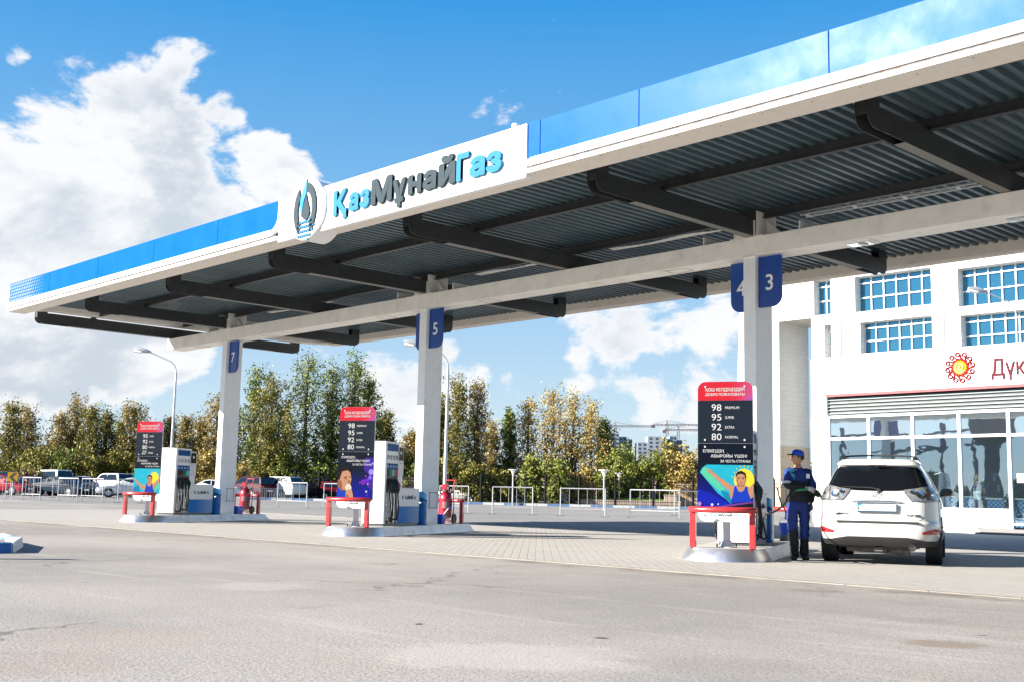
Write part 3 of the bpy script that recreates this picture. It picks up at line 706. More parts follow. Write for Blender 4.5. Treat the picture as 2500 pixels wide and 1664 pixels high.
        if i == 0:
            art('blue_glow', (.01, .02, .42), [(207, 930), (300, 960), (450, 1040), (450, 1080), (207, 1088)])
            art('flag', FLAG, [(222, 800), (240, 765), (275, 740), (634, 742), (634, 960), (600, 1000), (460, 1040), (415, 1000), (360, 960)])
            art('flag_fold', FLAG2, [(225, 798), (260, 752), (300, 800), (340, 850), (420, 930), (380, 950), (300, 880)])
            art('flag_fold', (.01, .22, .40), [(380, 935), (460, 960), (466, 1042), (415, 1000)])
            sx, sy = 565, 860; ax0 = 0
        else:
            art('flag', FLAG, [(207, 742), (634, 742), (634, 1088), (207, 1088)])
            art('flag_fold', (.01, .20, .42), [(207, 1010), (290, 960), (330, 1088), (207, 1088)]); art('flag_fold', FLAG2, [(520, 1000), (634, 930), (634, 990), (540, 1088)])
            sx, sy = 540, 880
        art('sun', SUNY, ell(sx, sy, 78, 92, 28))
        for k in range(9):
            a = R(-165+k*19); art('sun_ray', SUNY, [(sx+(88)*cos(a-.05), sy+104*sin(a-.05)), (sx+88*cos(a+.05), sy+104*sin(a+.05)), (sx+100*cos(a), sy+122*sin(a))]) if sx+100*cos(a) < 632 else None
        dx = 0 if i == 0 else -70
        if i == 0: art('arm', SKIN, [(275, 765), (300, 775), (380, 840), (480, 905), (470, 960), (400, 900), (330, 835), (280, 790)]); art('arm', SKIN, [(590, 930), (634, 880), (634, 985), (610, 1000)])
        else: art('arm', SKIN, [(210, 890), (235, 885), (330, 960), (400, 975), (380, 1040), (320, 1000), (250, 940)]); art('arm', SKIN, [(634, 880), (605, 880), (530, 950), (480, 980), (500, 1040), (560, 990), (625, 925)])
        P = lambda L: [(a+dx, b+(40 if i else 0)) for a, b in L]
        art('shoulders', SKIN, P([(450, 960), (480, 905), (515, 890), (565, 890), (600, 910), (625, 960), (620, 1000), (460, 1000)]))
        art('vest', VEST, P([(460, 1035 if i == 0 else 1045), (478, 970), (490, 905), (505, 905), (520, 945), (560, 940), (575, 905), (590, 910), (598, 960), (618, 1005), (620, 1018 if i == 0 else 1045)]))
        art('neck', SKIN, P([(512, 880), (566, 880), (566, 930), (540, 950), (515, 930)])); art('neck_shade', SKD, P([(514, 890), (565, 890), (560, 906), (520, 906)]))
        art('face', SKIN, P(ell(539, 852, 36, 50))); art('face_shade', SKD, P([(503, 850), (512, 850), (520, 885), (535, 902), (516, 893)]))
        art('hair', HAIR, P([(500, 848), (500, 815), (515, 792), (545, 785), (572, 800), (578, 830), (575, 848), (568, 815), (540, 808), (512, 815)]))
        for a in (523, 556): art('eyebrow', HAIR, P([(a-10, 838), (a+10, 837), (a+10, 841), (a-10, 842)])); art('eye', HAIR, P(ell(a, 847, 6, 3)))
        art('nose', SKD, P([(536, 866), (546, 866), (543, 870), (538, 870)])); art('mouth', (.3, .07, .06), P([(528, 879), (552, 879), (545, 884), (534, 884)]))
        if i == 0: art('violet_sweep', (.16, .05, .30), [(300, 1075), (420, 1050), (634, 1018), (634, 1030), (420, 1066)]); art('dark_foot', (.01, .01, .025), [(300, 1088), (420, 1066), (634, 1030), (634, 1089)])
        for X, Y, r_, c in ((318, 1050, 11, (.6, .6, .9)), (365, 1045, 7, (.5, .5, .8)), (220, 1045, 16, (.4, .2, .6))) if i == 0 else (): art('light_spot', c, ell(X, Y, r_, r_))
    return t
BLU2 = pm((.008, .16, .60)); BRN = pm((.10, .05, .045)); GRN = pm((.01, .45, .16)); CY2 = pm((.30, .95, 1.2)); RD2 = pm((1.1, .08, .10))
SCREEN = mat('screen_glass', (.004, .005, .006), .3, spec=.05)
def dispenser(i):
    lab = ['fuel dispenser behind the right price board, one hose out to the white SUV', 'fuel dispenser under number 5, marked ДТз 92 95 98, with four hung nozzles', 'fuel dispenser under number 7, marked ДТ ДТз 92 95, with four hung nozzles'][i]
    t = thing('fuel_dispenser', lab, 'fuel pump', (*ISL[i], .2), TH, 'fuel dispensers on the pump islands')
    zt_ = 1.91
    MB().box(-.26, .26, .83, 2.68, 0, .05).build('plinth', DGREY, t)
    MB().box(-.22, .22, .88, 1.50, .051, zt_-.03).build('inner_core', DGREY, t)
    MB().box(-.28, .28, .80, .868, .05, zt_).build('front_panel', LGREY, t, bevel=.012, seg=2)
    MB().box(-.285, .285, .87, 1.52, zt_-.05, zt_+.0).build('top_cover', LGREY, t, bevel=.006, seg=1)
    g = MB()
    for s in (1, -1):
        for y in (.868, 1.49): g.box(min(s*.222, s*.272), max(s*.222, s*.272), y+.002, y+.030, .05, zt_-.052)
    g.build('corner_strip', GREYP, t)
    tags = ['ДТз', '92', '95', '98'] if i < 2 else ['ДТ', 'ДТз', '92', '95']
    cols = [BRN, GRN, CY2, RD2] if i < 2 else [BRN, BRN, GRN, CY2]
    for s in (1, -1):
        X = lambda a: s*a
        def bx(name, a, b, y0, y1, z0, z1, mt, **k): return MB().box(min(X(a), X(b)), max(X(a), X(b)), y0, y1, z0, z1).build(name, mt, t, **k)
        bx('blue_header', .221, .262, .902, 1.488, 1.70, 1.855, BLU2)
        pp = bx('price_window', .221, .264, .902, 1.488, 1.42, 1.698, LGREY)
        gb = bx('grade_band', .221, .262, .902, 1.488, 1.28, 1.418, BLU2)
        g = MB()
        for k in range(1, 4): y = .902+k*.1465; g.box(min(X(.2645), X(.266)), max(X(.2645), X(.266)), y-.002, y+.002, 1.42, 1.698)
        g.build('divider', GREYP, pp)
        for k in range(4):
            y0 = .904+k*.1465; yc = y0+.073
            order = k if s == 1 else 3-k
            bx('grade_colour', .221, .262, y0, y0+.142, 1.13, 1.272, cols[order])
            ux = (0, s, 0)
            text('grade_number', tags[order], SLATE, pp, (X(.2650), yc, 1.50), ux, (0, 0, 1), w=.105 if len(tags[order]) > 2 else .085, h=.10, ext=.001, bold=.02, align='c')
            text('grade_letter', 'К2' if order < 3 else 'К3', WTXT, gb, (X(.2625), yc, 1.325), ux, (0, 0, 1), h=.045, ext=.001, align='c')
            # nozzle: holster, body, spout, grip; hose looping to the floor
            if i == 0 and s == 1 and k == 0: continue
            noz = MB().box(min(X(.225), X(.262)), max(X(.225), X(.262)), yc-.055, yc+.055, .98, 1.10).build('nozzle', BLACK, t, bevel=.008, seg=1)
            g = MB(); g.tube([(X(.27), yc, 1.06), (X(.31), yc, .98), (X(.33), yc+.0, .88), (X(.325), yc, .74)], [.022, .034, .036, .026], 8); g.tube([(X(.30), yc+.02, 1.0), (X(.36), yc+.01, .93), (X(.36), yc, .80), (X(.33), yc, .75)], .009, 6); g.build('nozzle_body', BLACK, noz, smooth=True)
            g = MB(); g.tube([(X(.335), yc, .98), (X(.352), yc, .92), (X(.35), yc, .84)], [.02, .034, .024], 8); g.build('grip', [BLACK, pm((.01, .20, .09)), pm((.02, .10, .30)), RED][order] if i < 2 else [BLACK, BLACK, pm((.01, .20, .09)), pm((.02, .05, .30))][order], noz, smooth=True)
            sg_ = -1 if k % 2 else 1
            pts = [(X(.325), yc, .76), (X(.34), yc-.01, .60), (X(.36), yc+.01*sg_, .42), (X(.36), yc+.05*sg_, .22), (X(.33), yc+.14*sg_, .085+.02*k), (X(.27), yc+.22*sg_, .10+.03*k), (X(.22), yc+.24*sg_, .14)]
            MB().tube(bez(pts), .0145, 8).build('hose', BLACK, t, smooth=True)
        g = MB()
        for k in range(9):
            y = .93+k*.066; g.box(min(X(.2205), X(.248)), max(X(.2205), X(.248)), y-.014, y+.014, .06, .86)
        g.build('lower_slats', STEEL, t)
        bx('holster_bay', .221, .232, .902, 1.488, .87, 1.128, DGREY)
    # screen unit and low cabinet
    MB().box(-.235, .235, 1.523, 1.86, 1.13, 1.84).build('terminal', GREYP, t, bevel=.006, seg=1)
    MB().box(-.22, .22, 1.523, 1.84, .871, 1.129).build('terminal_foot', LGREY, t)
    for s in (1, -1):
        sc = MB().box(min(s*.236, s*.241), max(s*.236, s*.241), 1.55, 1.83, 1.50, 1.80).build('screen', SCREEN, t)
        MB().box(min(s*.242, s*.243), max(s*.242, s*.243), 1.66, 1.74, 1.64, 1.71).build('screen_glow', GREYP, sc)
        MB().box(min(s*.236, s*.239), max(s*.236, s*.239), 1.67, 1.70, 1.42, 1.45).build('keyhole', DGREY, t)
        MB().box(min(s*.236, s*.2375), max(s*.236, s*.2375), 1.57, 1.585, 1.18, 1.28).build('sticker', WTXT, t)
    MB().box(-.27, .27, 1.525, 2.73, .44, .86).build('cabinet', LGREY, t, bevel=.006, seg=1)
    MB().box(-.275, .275, 1.50 if False else 1.525, 2.735, .861, .875).build('cabinet_top', GREYP, t)
    MB().box(-.27, .27, 1.525, 2.73, .052, .438).build('cabinet_base', M_MESH, t)
    cab = [c for c in t.children if c.name.startswith('cabinet')][0]
    def fc(u, v, q): return Vector((.2705+q, u, v))
    emblem(cab, 1.80, .645, .075, fc, (.0005, .0015), SLATE, FLAME, CYAN, dots=False)
    for s_, a, b, mt, d0, d1 in (('Қаз', 1.93, 2.10, CYAN, -.02, .0), ('Мұнай', 2.11, 2.34, SLATE, -.022, .012), ('Газ', 2.35, 2.52, CYAN, 0, 0)):
        text('lettering', s_, mt, cab, (.271, a, .61+d0), (0, 1, 0), (0, 0, 1), w=b-a, h=.085-d0+d1, ext=.001, bold=.03)
    return t
def bez(pts, n=6):
    """smooth curve through the points (Catmull-Rom)"""
    P = [Vector(p) for p in pts]; P = [P[0]*2-P[1]] + P + [P[-1]*2-P[-2]]; o = []
    for i in range(1, len(P)-2):
        for k in range(n):
            t = k/n; o.append(.5*((2*P[i]) + (-P[i-1]+P[i+1])*t + (2*P[i-1]-5*P[i]+4*P[i+1]-P[i+2])*t*t + (-P[i-1]+3*P[i]-3*P[i+1]+P[i+2])*t**3))
    return o + [P[-2]]
BINB = mat('bin_blue', (.006, .13, .42), .5, spec=.15, var=.08, dirt=(.01, .05, .12, .4), dscale=6); BINL = mat('bin_hood', (.02, .30, .70), .4)
def litter_bin(i):
    t = thing('litter_bin', ['blue litter bin between the right dispenser and column', 'blue litter bin between the middle dispenser and column 5', 'blue litter bin between the leftmost dispenser and column 7'][i], 'litter bin', (*ISL[i], .2), TH, 'blue litter bins on the pump islands')
    M = Matrix.Translation((.12, 3.0, 0)); w = .19
    o = rrect(-.20, .20, -.17, .17, .12, 6)
    g = MB(); g.quadgrid([[Vector((.12+x*k, 3.0+y*k, z)) for x, y in o+[o[0]]] for k, z in ((1.08, 0), (1.08, .03), (1, .04), (1, .52))]); g.build('body', BINB, t, smooth=True, autos=40)
    g = MB(); g.prism([(.12+x, 3.0+y) for x, y in o], lambda u, v, q: Vector((u, v, q)), .45, .46); g.build('opening', DGREY, t)
    g = MB(); n = len(o)
    def ztop(x): return .78 + .14*(x/.2)*0 
    g.quadgrid([[Vector((.12+x*1.04, 3.0+y*1.04, z+(.0 if z < .6 else .06*(-y/.17)))) for x, y in o+[o[0]]] for z in (.60, .74)])
    g.prism([(.12+x*1.04, 3.0+y*1.04) for x, y in o], lambda u, v, q: Vector((u, v, q+.06*(-(v-3.0)/.17))), .735, .745)
    g.build('hood', BINL, t, smooth=True, autos=40)
    g = MB()
    for x in (-.16, .16): g.box(.12+x-.015, .12+x+.015, 2.9, 3.1, .52, .61)
    g.build('hood_bracket', BINB, t)
    g = MB()
    for k in range(5): g.tube([(.326, 2.93+.01*(k % 2), .16+k*.035), (.326, 3.07, .16+k*.035)], .004, 5)
    g.build('body_marking', pm((.01, .05, .2)), t)
    return t
def extinguisher(i):
    t = thing('fire_extinguisher', ['', 'red wheeled fire extinguisher behind column 5', 'red wheeled fire extinguisher behind column 7'][i], 'fire extinguisher', (*ISL[i], .2), TH, 'wheeled fire extinguishers')
    M = Matrix.Translation((.10, 4.70, 0)) @ Matrix.Rotation(R(-6), 4, 'X')
    MB().lathe([(.0, .11), (.10, .12), (.165, .17), (.17, .22), (.17, .62), (.172, .63), (.17, .64), (.165, .70), (.12, .78), (.06, .82), (.05, .86), (0, .87)], 24, M).build('cylinder', REDX, t, smooth=True)
    g = MB()
    for x in (-.16, .16): g.tube([M @ Vector((x, .12, .02)), M @ Vector((x, .18, .45)), M @ Vector((x*.8, .13, .95)), M @ Vector((x*.8, .22, 1.14))], .014, 8)
    g.tube([M @ Vector((-.128, .22, 1.14)), M @ Vector((.128, .22, 1.14))], .016, 8); g.tube([M @ Vector((-.17, .14, .1)), M @ Vector((.17, .14, .1))], .012, 8)
    g.tube([M @ Vector((-.17, -.14, .03)), M @ Vector((.17, -.14, .03))], .012, 8); g.tube([M @ Vector((-.15, -.14, .03)), M @ Vector((-.15, .12, .06))], .012, 8); g.tube([M @ Vector((.15, -.14, .03)), M @ Vector((.15, .12, .06))], .012, 8)
    g.build('carriage', RED, t, smooth=True)
    for x in (-.20, .20):
        w = MB(); Mw = Matrix.Translation((.10+x, 4.70+.16, .13)) @ Matrix.Rotation(pi/2, 4, 'Y')
        w.lathe([(.085, -.025), (.125, -.025), (.13, 0), (.125, .025), (.085, .025)], 20, Mw); wh = w.build('wheel', BLACK, t, smooth=True)
        MB().lathe([(0, -.012), (.084, -.02), (.084, .02), (0, .012)], 16, Mw).build('rim', pm((.25, .17, .13)), wh, smooth=True)
    g = MB(); pts = [M @ Vector((.17*cos(a)*(1+.1*sin(3*a)), .17*sin(a), .80+.05*sin(2*a))) for a in [k*.5 for k in range(26)]]; g.tube(bez(pts, 3), .016, 6); g.build('hose', BLACK, t, smooth=True)
    g = MB(); g.box(.03, .17, 4.64, 4.76, .86, 1.0, None); g.tube([(-.02, 4.70, .93), (.21, 4.68, .96)], .02, 8); g.build('valve', REDX, t, bevel=.008, seg=1)
    g = MB(); Ml = M
    for k in range(8): pass
    g.quadgrid([[M @ Vector((.1735*cos(a), .1735*sin(a), z)) for a in [R(-95)+k*R(60)/8 for k in range(9)]] for z in (.38, .54)]); g.build('label', pm((.6, .35, .36)), t)
    return t
BUCK = mat('bucket_blue', (.004, .07, .50), .4)
for i in range(3):
    island(i); rail(i, False); rail(i, True); price_board(i); dispenser(i); litter_bin(i)
    if i: extinguisher(i)
# buckets
for i, lab in ((2, 'blue plastic box at the foot of column 7'), (1, 'blue plastic box with a brush at the foot of column 5')):
    t = thing('bucket', lab, 'bucket', (*ISL[i], .2), TH)
    x0, y0 = .16, 4.22; w = .17 if i == 2 else .12
    g = MB(); 
    g.quadgrid([[Vector((x0+x*k, y0+y*k, z)) for x, y in [(-.14, -w), (.14, -w), (.14, w), (-.14, w), (-.14, -w)]] for k, z in ((.85, 0), (1, .24), (1.05, .245), (.93, .246), (.80, .02))])
    g.face(*[(x0+x*.8, y0+y*.8, .02) for x, y in [(-.14, -w), (.14, -w), (.14, w), (-.14, w)]]); g.build('tub', BUCK, t)
    g = MB(); g.tube(bez([(x0+.14, y0-w*.9, .24), (x0+.19, y0, .13), (x0+.14, y0+w*.9, .24)]), .005, 6); g.build('handle', WTXT, t)
    if i == 1: 
        b_ = thing('brush', 'white-handled cleaning brush sticking out of the blue box', 'brush', (*ISL[i], .2), TH)
        MB().tube([(x0, y0, .10), (x0+.1, y0+.42, .42)], .012, 8).build('handle', WTXT, b_); MB().tube([(x0+.085, y0+.37, .385), (x0+.12, y0+.50, .48)], .018, 8).build('head', SIGNBLUE, b_)
t = thing('bucket', 'small blue bucket hanging beside the right column behind the attendant', 'bucket', (*ISL[0], .2), TH)
Mb = Matrix.Translation((.40, 4.2, .0))
MB().lathe([(0, .105), (.075, .105), (.10, .33), (.105, .335), (.095, .335), (.07, .115), (0, .115)], 20, Mb).build('tub', BUCK, t, smooth=True)
MB().tube(bez([(.31, 4.2, .33), (.34, 4.18, .40), (.40, 4.17, .42), (.46, 4.18, .40), (.49, 4.2, .33)]), .006, 6).build('handle', WTXT, t)
MB().tube(bez([(.30, 4.0, 1.0), (.36, 4.05, .72), (.44, 4.1, .56), (.43, 4.16, .40)]), .013, 8).build('hook_hose', BLACK, t)
MB().lathe([(.09, .0), (.09, .012), (.06, .10), (.0, .10)], 12, Mb).build('stand', DGREY, t)
# wire racks on the columns
for i in (1, 2):
    t = thing('wire_rack', ['', 'wire rack on column 5, left of the red extinguisher on the middle island', 'wire rack on column 7, left of the extinguisher on the leftmost island'][i], 'wire rack', (COLX[i]+.137, YC, 0))
    g = MB(); P = [(.03, -.02, .98), (.03, .22, .98), (.03, .22, .60), (.03, -.02, .60)]
    for a, b in zip(P, P[1:]+P[:1]): g.tube([a, b], .007, 6)
    for p in P: g.tube([(0, p[1], p[2]), (.035, p[1], p[2])], .011, 6)
    g.build('frame', DGREY, t)
# ------------------------------------------------------------------ beyond the canopy
def gp(px, py):
    """ground point seen at photo pixel"""
    lo, hi = 3., 400.
    for _ in range(40):
        md = (lo+hi)/2; P = at(px, md); q = P - C0; y = 832 - FPX*q.dot(Up)/q.dot(Fw)
        if y > py: lo = md
        else: hi = md
    return at(px, md)
def atz(px, py, z=0): r = cray(px, py); return C0 + r*((z-HC)/r.z)
BARM = mat('barrier_tube', (.30, .31, .33), .5, metal=.2, var=.1); PLATE = mat('barrier_foot', (.04, .04, .042), .6)
def barrier(P, Q, nb, lab, h=1.24):
    P = Vector(P); Q = Vector(Q); v = Q-P; L = v.xy.length; a = atan2(v.y, v.x)
    t = thing('crowd_barrier', lab, 'barrier', P, a, 'metal crowd barriers across the car park')
    g = MB(); g.tube([(0, 0, .02), (0, 0, h)], .028, 8); g.tube([(L, 0, .02), (L, 0, h)], .028, 8); g.tube([(0, 0, h), (L, 0, h)], .028, 8); g.tube([(0, 0, .32), (L, 0, .32)], .02, 8); g.build('frame', BARM, t, smooth=True)
    for k in range(1, nb+1):
        x = L*k/(nb+1); MB().tube([(x, 0, .33), (x, 0, h-.02)], .009, 6).build('bar', BARM, t)
    for x in (0, L): MB().box(x-.2, x+.2, -.035, .035, 0, .022).build('foot', PLATE, t)
    return t
bars = [(gp(-38, 1217), gp(13, 1217), 5, 'crowd barrier at the left edge, in front of the bright red car'),
 (gp(53, 1218.5), gp(97, 1220), 5, 'crowd barrier in front of the maroon car'),
 (gp(140.5, 1221), gp(188, 1222.5), 5, 'crowd barrier in front of the navy sedan bonnet'),
 (gp(198, 1222.5), gp(249.6, 1224.6), 5, 'crowd barrier between the navy sedan and the white sedan'),
 (gp(287, 1226), gp(344, 1227), 5, 'crowd barrier behind the pole of the leftmost price board'),
 (gp(24, 1211.5), gp(80, 1212), 5, 'rearmost crowd barrier standing between the two red cars'),
 (gp(127.5, 1213), gp(178, 1213.5), 5, 'rear crowd barrier at the front door of the navy sedan'),
 (gp(225, 1214), gp(283, 1215), 5, 'rear crowd barrier left of the white sedan wheel'),
 (gp(677, 1235), gp(748, 1238.6), 3, 'crowd barrier right of the red extinguisher on the leftmost island'),
 (gp(789.6, 1239), gp(862, 1241), 3, 'crowd barrier whose left end shows just left of the middle price board'),
 (gp(1073, 1250), gp(1143, 1252), 3, 'crowd barrier behind the extinguisher on the middle island'),
 (gp(1202, 1253.5), gp(1300, 1256), 4, 'crowd barrier first to the right of the middle island'),
 (gp(1368, 1258), gp(1477.5, 1261), 4, 'crowd barrier midway between the middle and right islands'),
 (gp(1538.8, 1262), gp(1658.7, 1266), 4, 'crowd barrier just left of the right price board'),
 (gp(1647, 1256), gp(1752, 1258), 3, 'crowd barrier partly hidden behind the right price board')]
for P, Q, nb, lab in bars: barrier(P, Q, nb, lab)
# white and blue kerb with grass verge
KW = mat('kerb_white', (.42, .44, .45), .8, var=.1, scale=9); KB = mat('kerb_blue', (.08, .15, .30), .8, var=.12, scale=9)
def gline(px0, s0, px1, s1, n):
    A = at(px0, s0); Bq = at(px1, s1); o = []
    for k in range(n+1):
        p = A.lerp(Bq, k/n); o.append(Vector((p.x, p.y, zg(p.x, p.y))))
    return o
def kerb_run(px0, s0, px1, s1, n, name='far_kerb', h=.17, w=.18):
    K = gline(px0, s0, px1, s1, n); g = MB()
    for k in range(n):
        a, b = K[k], K[k+1]; dv = (b-a).xy.normalized(); nv = Vector((-dv.y, dv.x, 0))*w; g.cur = (k//2) % 2
        P = [a+dv.to_3d()*.01, b-dv.to_3d()*.01, b-dv.to_3d()*.01+nv, a+dv.to_3d()*.01+nv]
        o = len(g.v); g.v += [tuple(p+Vector((0, 0, -.05))) for p in P] + [tuple(p+Vector((0, 0, h))) for p in P]
        for f in ((0, 1, 5, 4), (1, 2, 6, 5), (2, 3, 7, 6), (3, 0, 4, 7), (4, 5, 6, 7)): g.f.append(tuple(o+i for i in f)); g.m.append(g.cur)
    return tag(g.build(name, [KW, KB]), kind='structure')
kerb_run(560, 88, 2150, 84, 60)
GRASS = mat('verge_grass', (.07, .085, .02), .9, var=.4, scale=3, dirt=(.17, .13, .06, .7), dscale=.6)
g = MB(); A = gline(556, 88.3, 2200, 84.3, 40); Bq = gline(500, 99, 2300, 99, 40)
g.quadgrid([[p+Vector((0, 0, .12)) for p in A], [p+Vector((0, 0, .16)) for p in Bq]]); tag(g.build('verge', GRASS), kind='structure')
g = MB(); A = gline(-700, 99.5, 2900, 99.5, 60); Bq = gline(-1200, 190, 3600, 190, 60)
g.quadgrid([[p+Vector((0, 0, .10)) for p in A], [p+Vector((0, 0, .3)) for p in Bq]]); tag(g.build('woodland_floor', mat('leaf_litter', (.07, .05, .025), .95, var=.4, scale=1, dirt=(.12, .09, .03, .7), dscale=.4)), kind='structure')
# dark iron fence with arched panels
IRON = mat('iron_black', (.004, .0042, .005), .7, spec=.1)
def iron_fence(pxs, s0, s1, lab, h=2.3):
    P = [at(px, s0+(s1-s0)*(px-pxs[0])/(pxs[-1]-pxs[0])) for px in pxs]; o = P[0]
    t = thing('iron_fence', lab, 'fence', o)
    for i, p in enumerate(P):
        q = p-o; MB().box(q.x-.07, q.x+.07, q.y-.07, q.y+.07, q.z, q.z+h+.02).lathe([(.0, 0), (.09, 0), (.09, .05), (.03, .09), (.05, .15), (0, .2)], 8, Matrix.Translation((q.x, q.y, q.z+h+.02))).build('post', IRON, t)
    for i in range(len(P)-1):
        a, b = P[i]-o, P[i+1]-o; L = (b-a).xy.length; n = max(4, int(L/.17)); g = MB()
        up = lambda f: .22*sin(pi*f) if i % 2 else .22*(1-sin(pi*f))
        for k in range(1, n):
            f = k/n; p = a.lerp(b, f); zt_ = h - .28 + up(f)
            g.tube([p+Vector((0, 0, .12)), p+Vector((0, 0, zt_+.12))], [.017, .017], 4); g.tube([p+Vector((0, 0, zt_+.12)), p+Vector((0, 0, zt_+.20))], [.02, .001], 4, cap=False)
        for zz_, arch in ((.22, 0), (h-.55, 0), (h-.30, 1), (h-.38, 1)):
            g.tube([a.lerp(b, k/12)+Vector((0, 0, zz_+(up(k/12) if arch else 0))) for k in range(13)], .016, 5)
        g.build('railing_panel', IRON, t)
    return t
iron_fence([718.6, 777.5, 835, 893, 955, 1023, 1095, 1174, 1250.5, 1331, 1414, 1502, 1595, 1692, 1790, 1890, 1990], 90, 88, 'long black iron fence with arched spiked panels in front of the trees')
# low picket barrier beside the parked cars
p0, p1 = at(572, 84), at(716, 86); o = p0; t = thing('low_fence', 'low light metal picket fence in front of the parked pickup and white SUV', 'fence', o)
L = (p1-p0); n = 34; g = MB()
for k in range(n+1):
    q = L*(k/n); g.tube([q, q+Vector((0, 0, .9))], .014 if k % 6 else .03, 4)
for z in (.12, .82): g.tube([Vector((0, 0, z)), L+Vector((0, 0, z))], .02, 5)
g.build('railing', BARM, t)
# pink stone wall
PINK = mat('pink_stone', (.36, .27, .235), .8, var=.1, scale=1.5)
def wall(px0, s0, px1, s1, h, name, lab, z0=-.1, thick=.4, mt=None):
    a, b = at(px0, s0), at(px1, s1); v = (b-a); an = atan2(v.y, v.x)
    t = thing(name, lab, 'wall', a, an)
    MB().box(0, v.xy.length, 0, thick, z0, h).build('masonry', mt or PINK, t, bevel=.02, seg=1)
    MB().box(-.03, v.xy.length+.03, -.04, thick+.04, h+.001, h+.09).build('coping', mt or PINK, t)
    return t
wall(1417, 93.5, 1662, 93, .42, 'stone_wall', 'low pink stone retaining wall under the grass strip behind the iron fence')
wall(1652, 95, 2010, 94, 1.85, 'stone_wall', 'tall pink stone wall behind the attendant and right column')
wall(1622, 94.6, 1654, 94.5, .95, 'stone_wall', 'short stepped pink stone wall left of the tall one')
g = MB(); A = gline(1417, 94.3, 1652, 94, 10); Bq = gline(1400, 97, 1660, 97, 10); g.quadgrid([[p+Vector((0, 0, .45)) for p in A], [p+Vector((0, 0, .72)) for p in Bq]]); tag(g.build('lawn', mat('bright_grass', (.10, .20, .01), .9, var=.3, scale=4)), kind='structure')
wall(900, 97, 1175, 97, 1.95, 'stone_wall', 'brownish stone wall behind the iron fence beside column 5', mt=mat('brown_stone', (.15, .11, .09), .85, var=.15))
# lamps
LAMPM = mat('lamp_post_grey', (.40, .42, .43), .45, metal=.3, var=.08)
def street_lamp(px, s, h, arm, lab, dirv=-1):
    t = thing('street_lamp', lab, 'street lamp', at(px, s), 0); d_ = Rh*dirv
    MB().tube([(0, 0, 0), (0, 0, h-1.1)], [.10, .06], 10).tube([(0, 0, 0), (0, 0, .5)], .13, 10).build('pole', LAMPM, t, smooth=True)
    pts = [Vector((0, 0, h-1.1))] + [d_*(1-cos(a))*.9 + Vector((0, 0, h-1.1+.8*sin(a))) for a in [R(q) for q in (20, 40, 60, 72)]]
    pts.append(pts[-1] + d_*(arm-.9) + Vector((0, 0, (arm-.9)*.42)))
    MB().tube(bez(pts, 4), .038, 8).build('arm', LAMPM, t, smooth=True)
    e = pts[-1]; hd = MB(); hd.tube([e-d_*.1, e+d_*.12+Vector((0, 0, .04)), e+d_*.5+Vector((0, 0, .12)), e+d_*.95+Vector((0, 0, .16))], [.05, .12, .16, .10], 10)
    hh = hd.build('lamp_head', LAMPM, t, smooth=True); MB().tube([e+d_*.45+Vector((0, 0, .02)), e+d_*.92+Vector((0, 0, .07))], [.13, .11], 10).build('glass_cover', WTXT, hh, smooth=True)
street_lamp(411, 70, 8.9, 2.0, 'street lamp between the leftmost price board and column 7')
street_lamp(1084, 55, 8.0, 1.5, 'street lamp pole rising just right of column 5')
street_lamp(2500, 62, 12.3, 1.9, 'street lamp at the far right in front of the white building windows')
def cup_lamp(px, s, ytop, lab, dbl=False):
    b = at(px, s); h = hgt(px, ytop, s) - b.z; t = thing('garden_lamp', lab, 'garden lamp', b, 0, 'cup-shaped park lamps by the fence')
    MB().tube([(0, 0, 0), (0, 0, h-.35)], .05, 8).build('post', LAMPM, t)
    for dx in ((-.55, .55) if dbl else (0,)):
        v = Rh*dx; Ml = Matrix.Translation(v+Vector((0, 0, h-.45)))
        c_ = MB().lathe([(.05, 0), (.06, .12), (.20, .38), (.34, .40), (.34, .44), (0, .46)], 16, Ml).build('cup_shade', WTXT, t, smooth=True)
    if dbl: MB().tube([Rh*-.55+Vector((0, 0, h-.45)), Rh*.55+Vector((0, 0, h-.45))], .03, 6).build('crossbar', LAMPM, t)
cup_lamp(1251, 86, 1144, 'cup lamp over the first barrier right of the middle island')
cup_lamp(1474, 70, 1145, 'tallest-looking cup lamp, standing by the right end of the middle barrier')
cup_lamp(1511, 96, 1153, 'cup lamp over the low pink wall, right of the tallest cup lamp')
cup_lamp(1452, 100, 1141, 'double cup lamp in front of the trees', True)
# yellow chevron board
b = at(27, 68); t = thing('chevron_sign', 'yellow road sign with black arrow in front of the red cars', 'road sign', b, YAW)
zc = hgt(27, 1163, 68) - b.z
MB().tube([(0, .05, 0), (0, .05, zc)], .03, 8).build('post', GALV, t)
bd = MB().box(-.30, .30, 0, .02, zc-.27, zc+.27).build('board', mat('sign_yellow', (.33, .19, .005), .5, spec=.2), t, bevel=.01, seg=1)
MB().prism([(-.22, zc), (.04, zc+.24), (.24, zc+.24), (-.02, zc), (.24, zc-.24), (.04, zc-.24)], lambda u, v, q: Vector((u, q, v)), -.006, -.001).build('arrow', BLACK, bd)
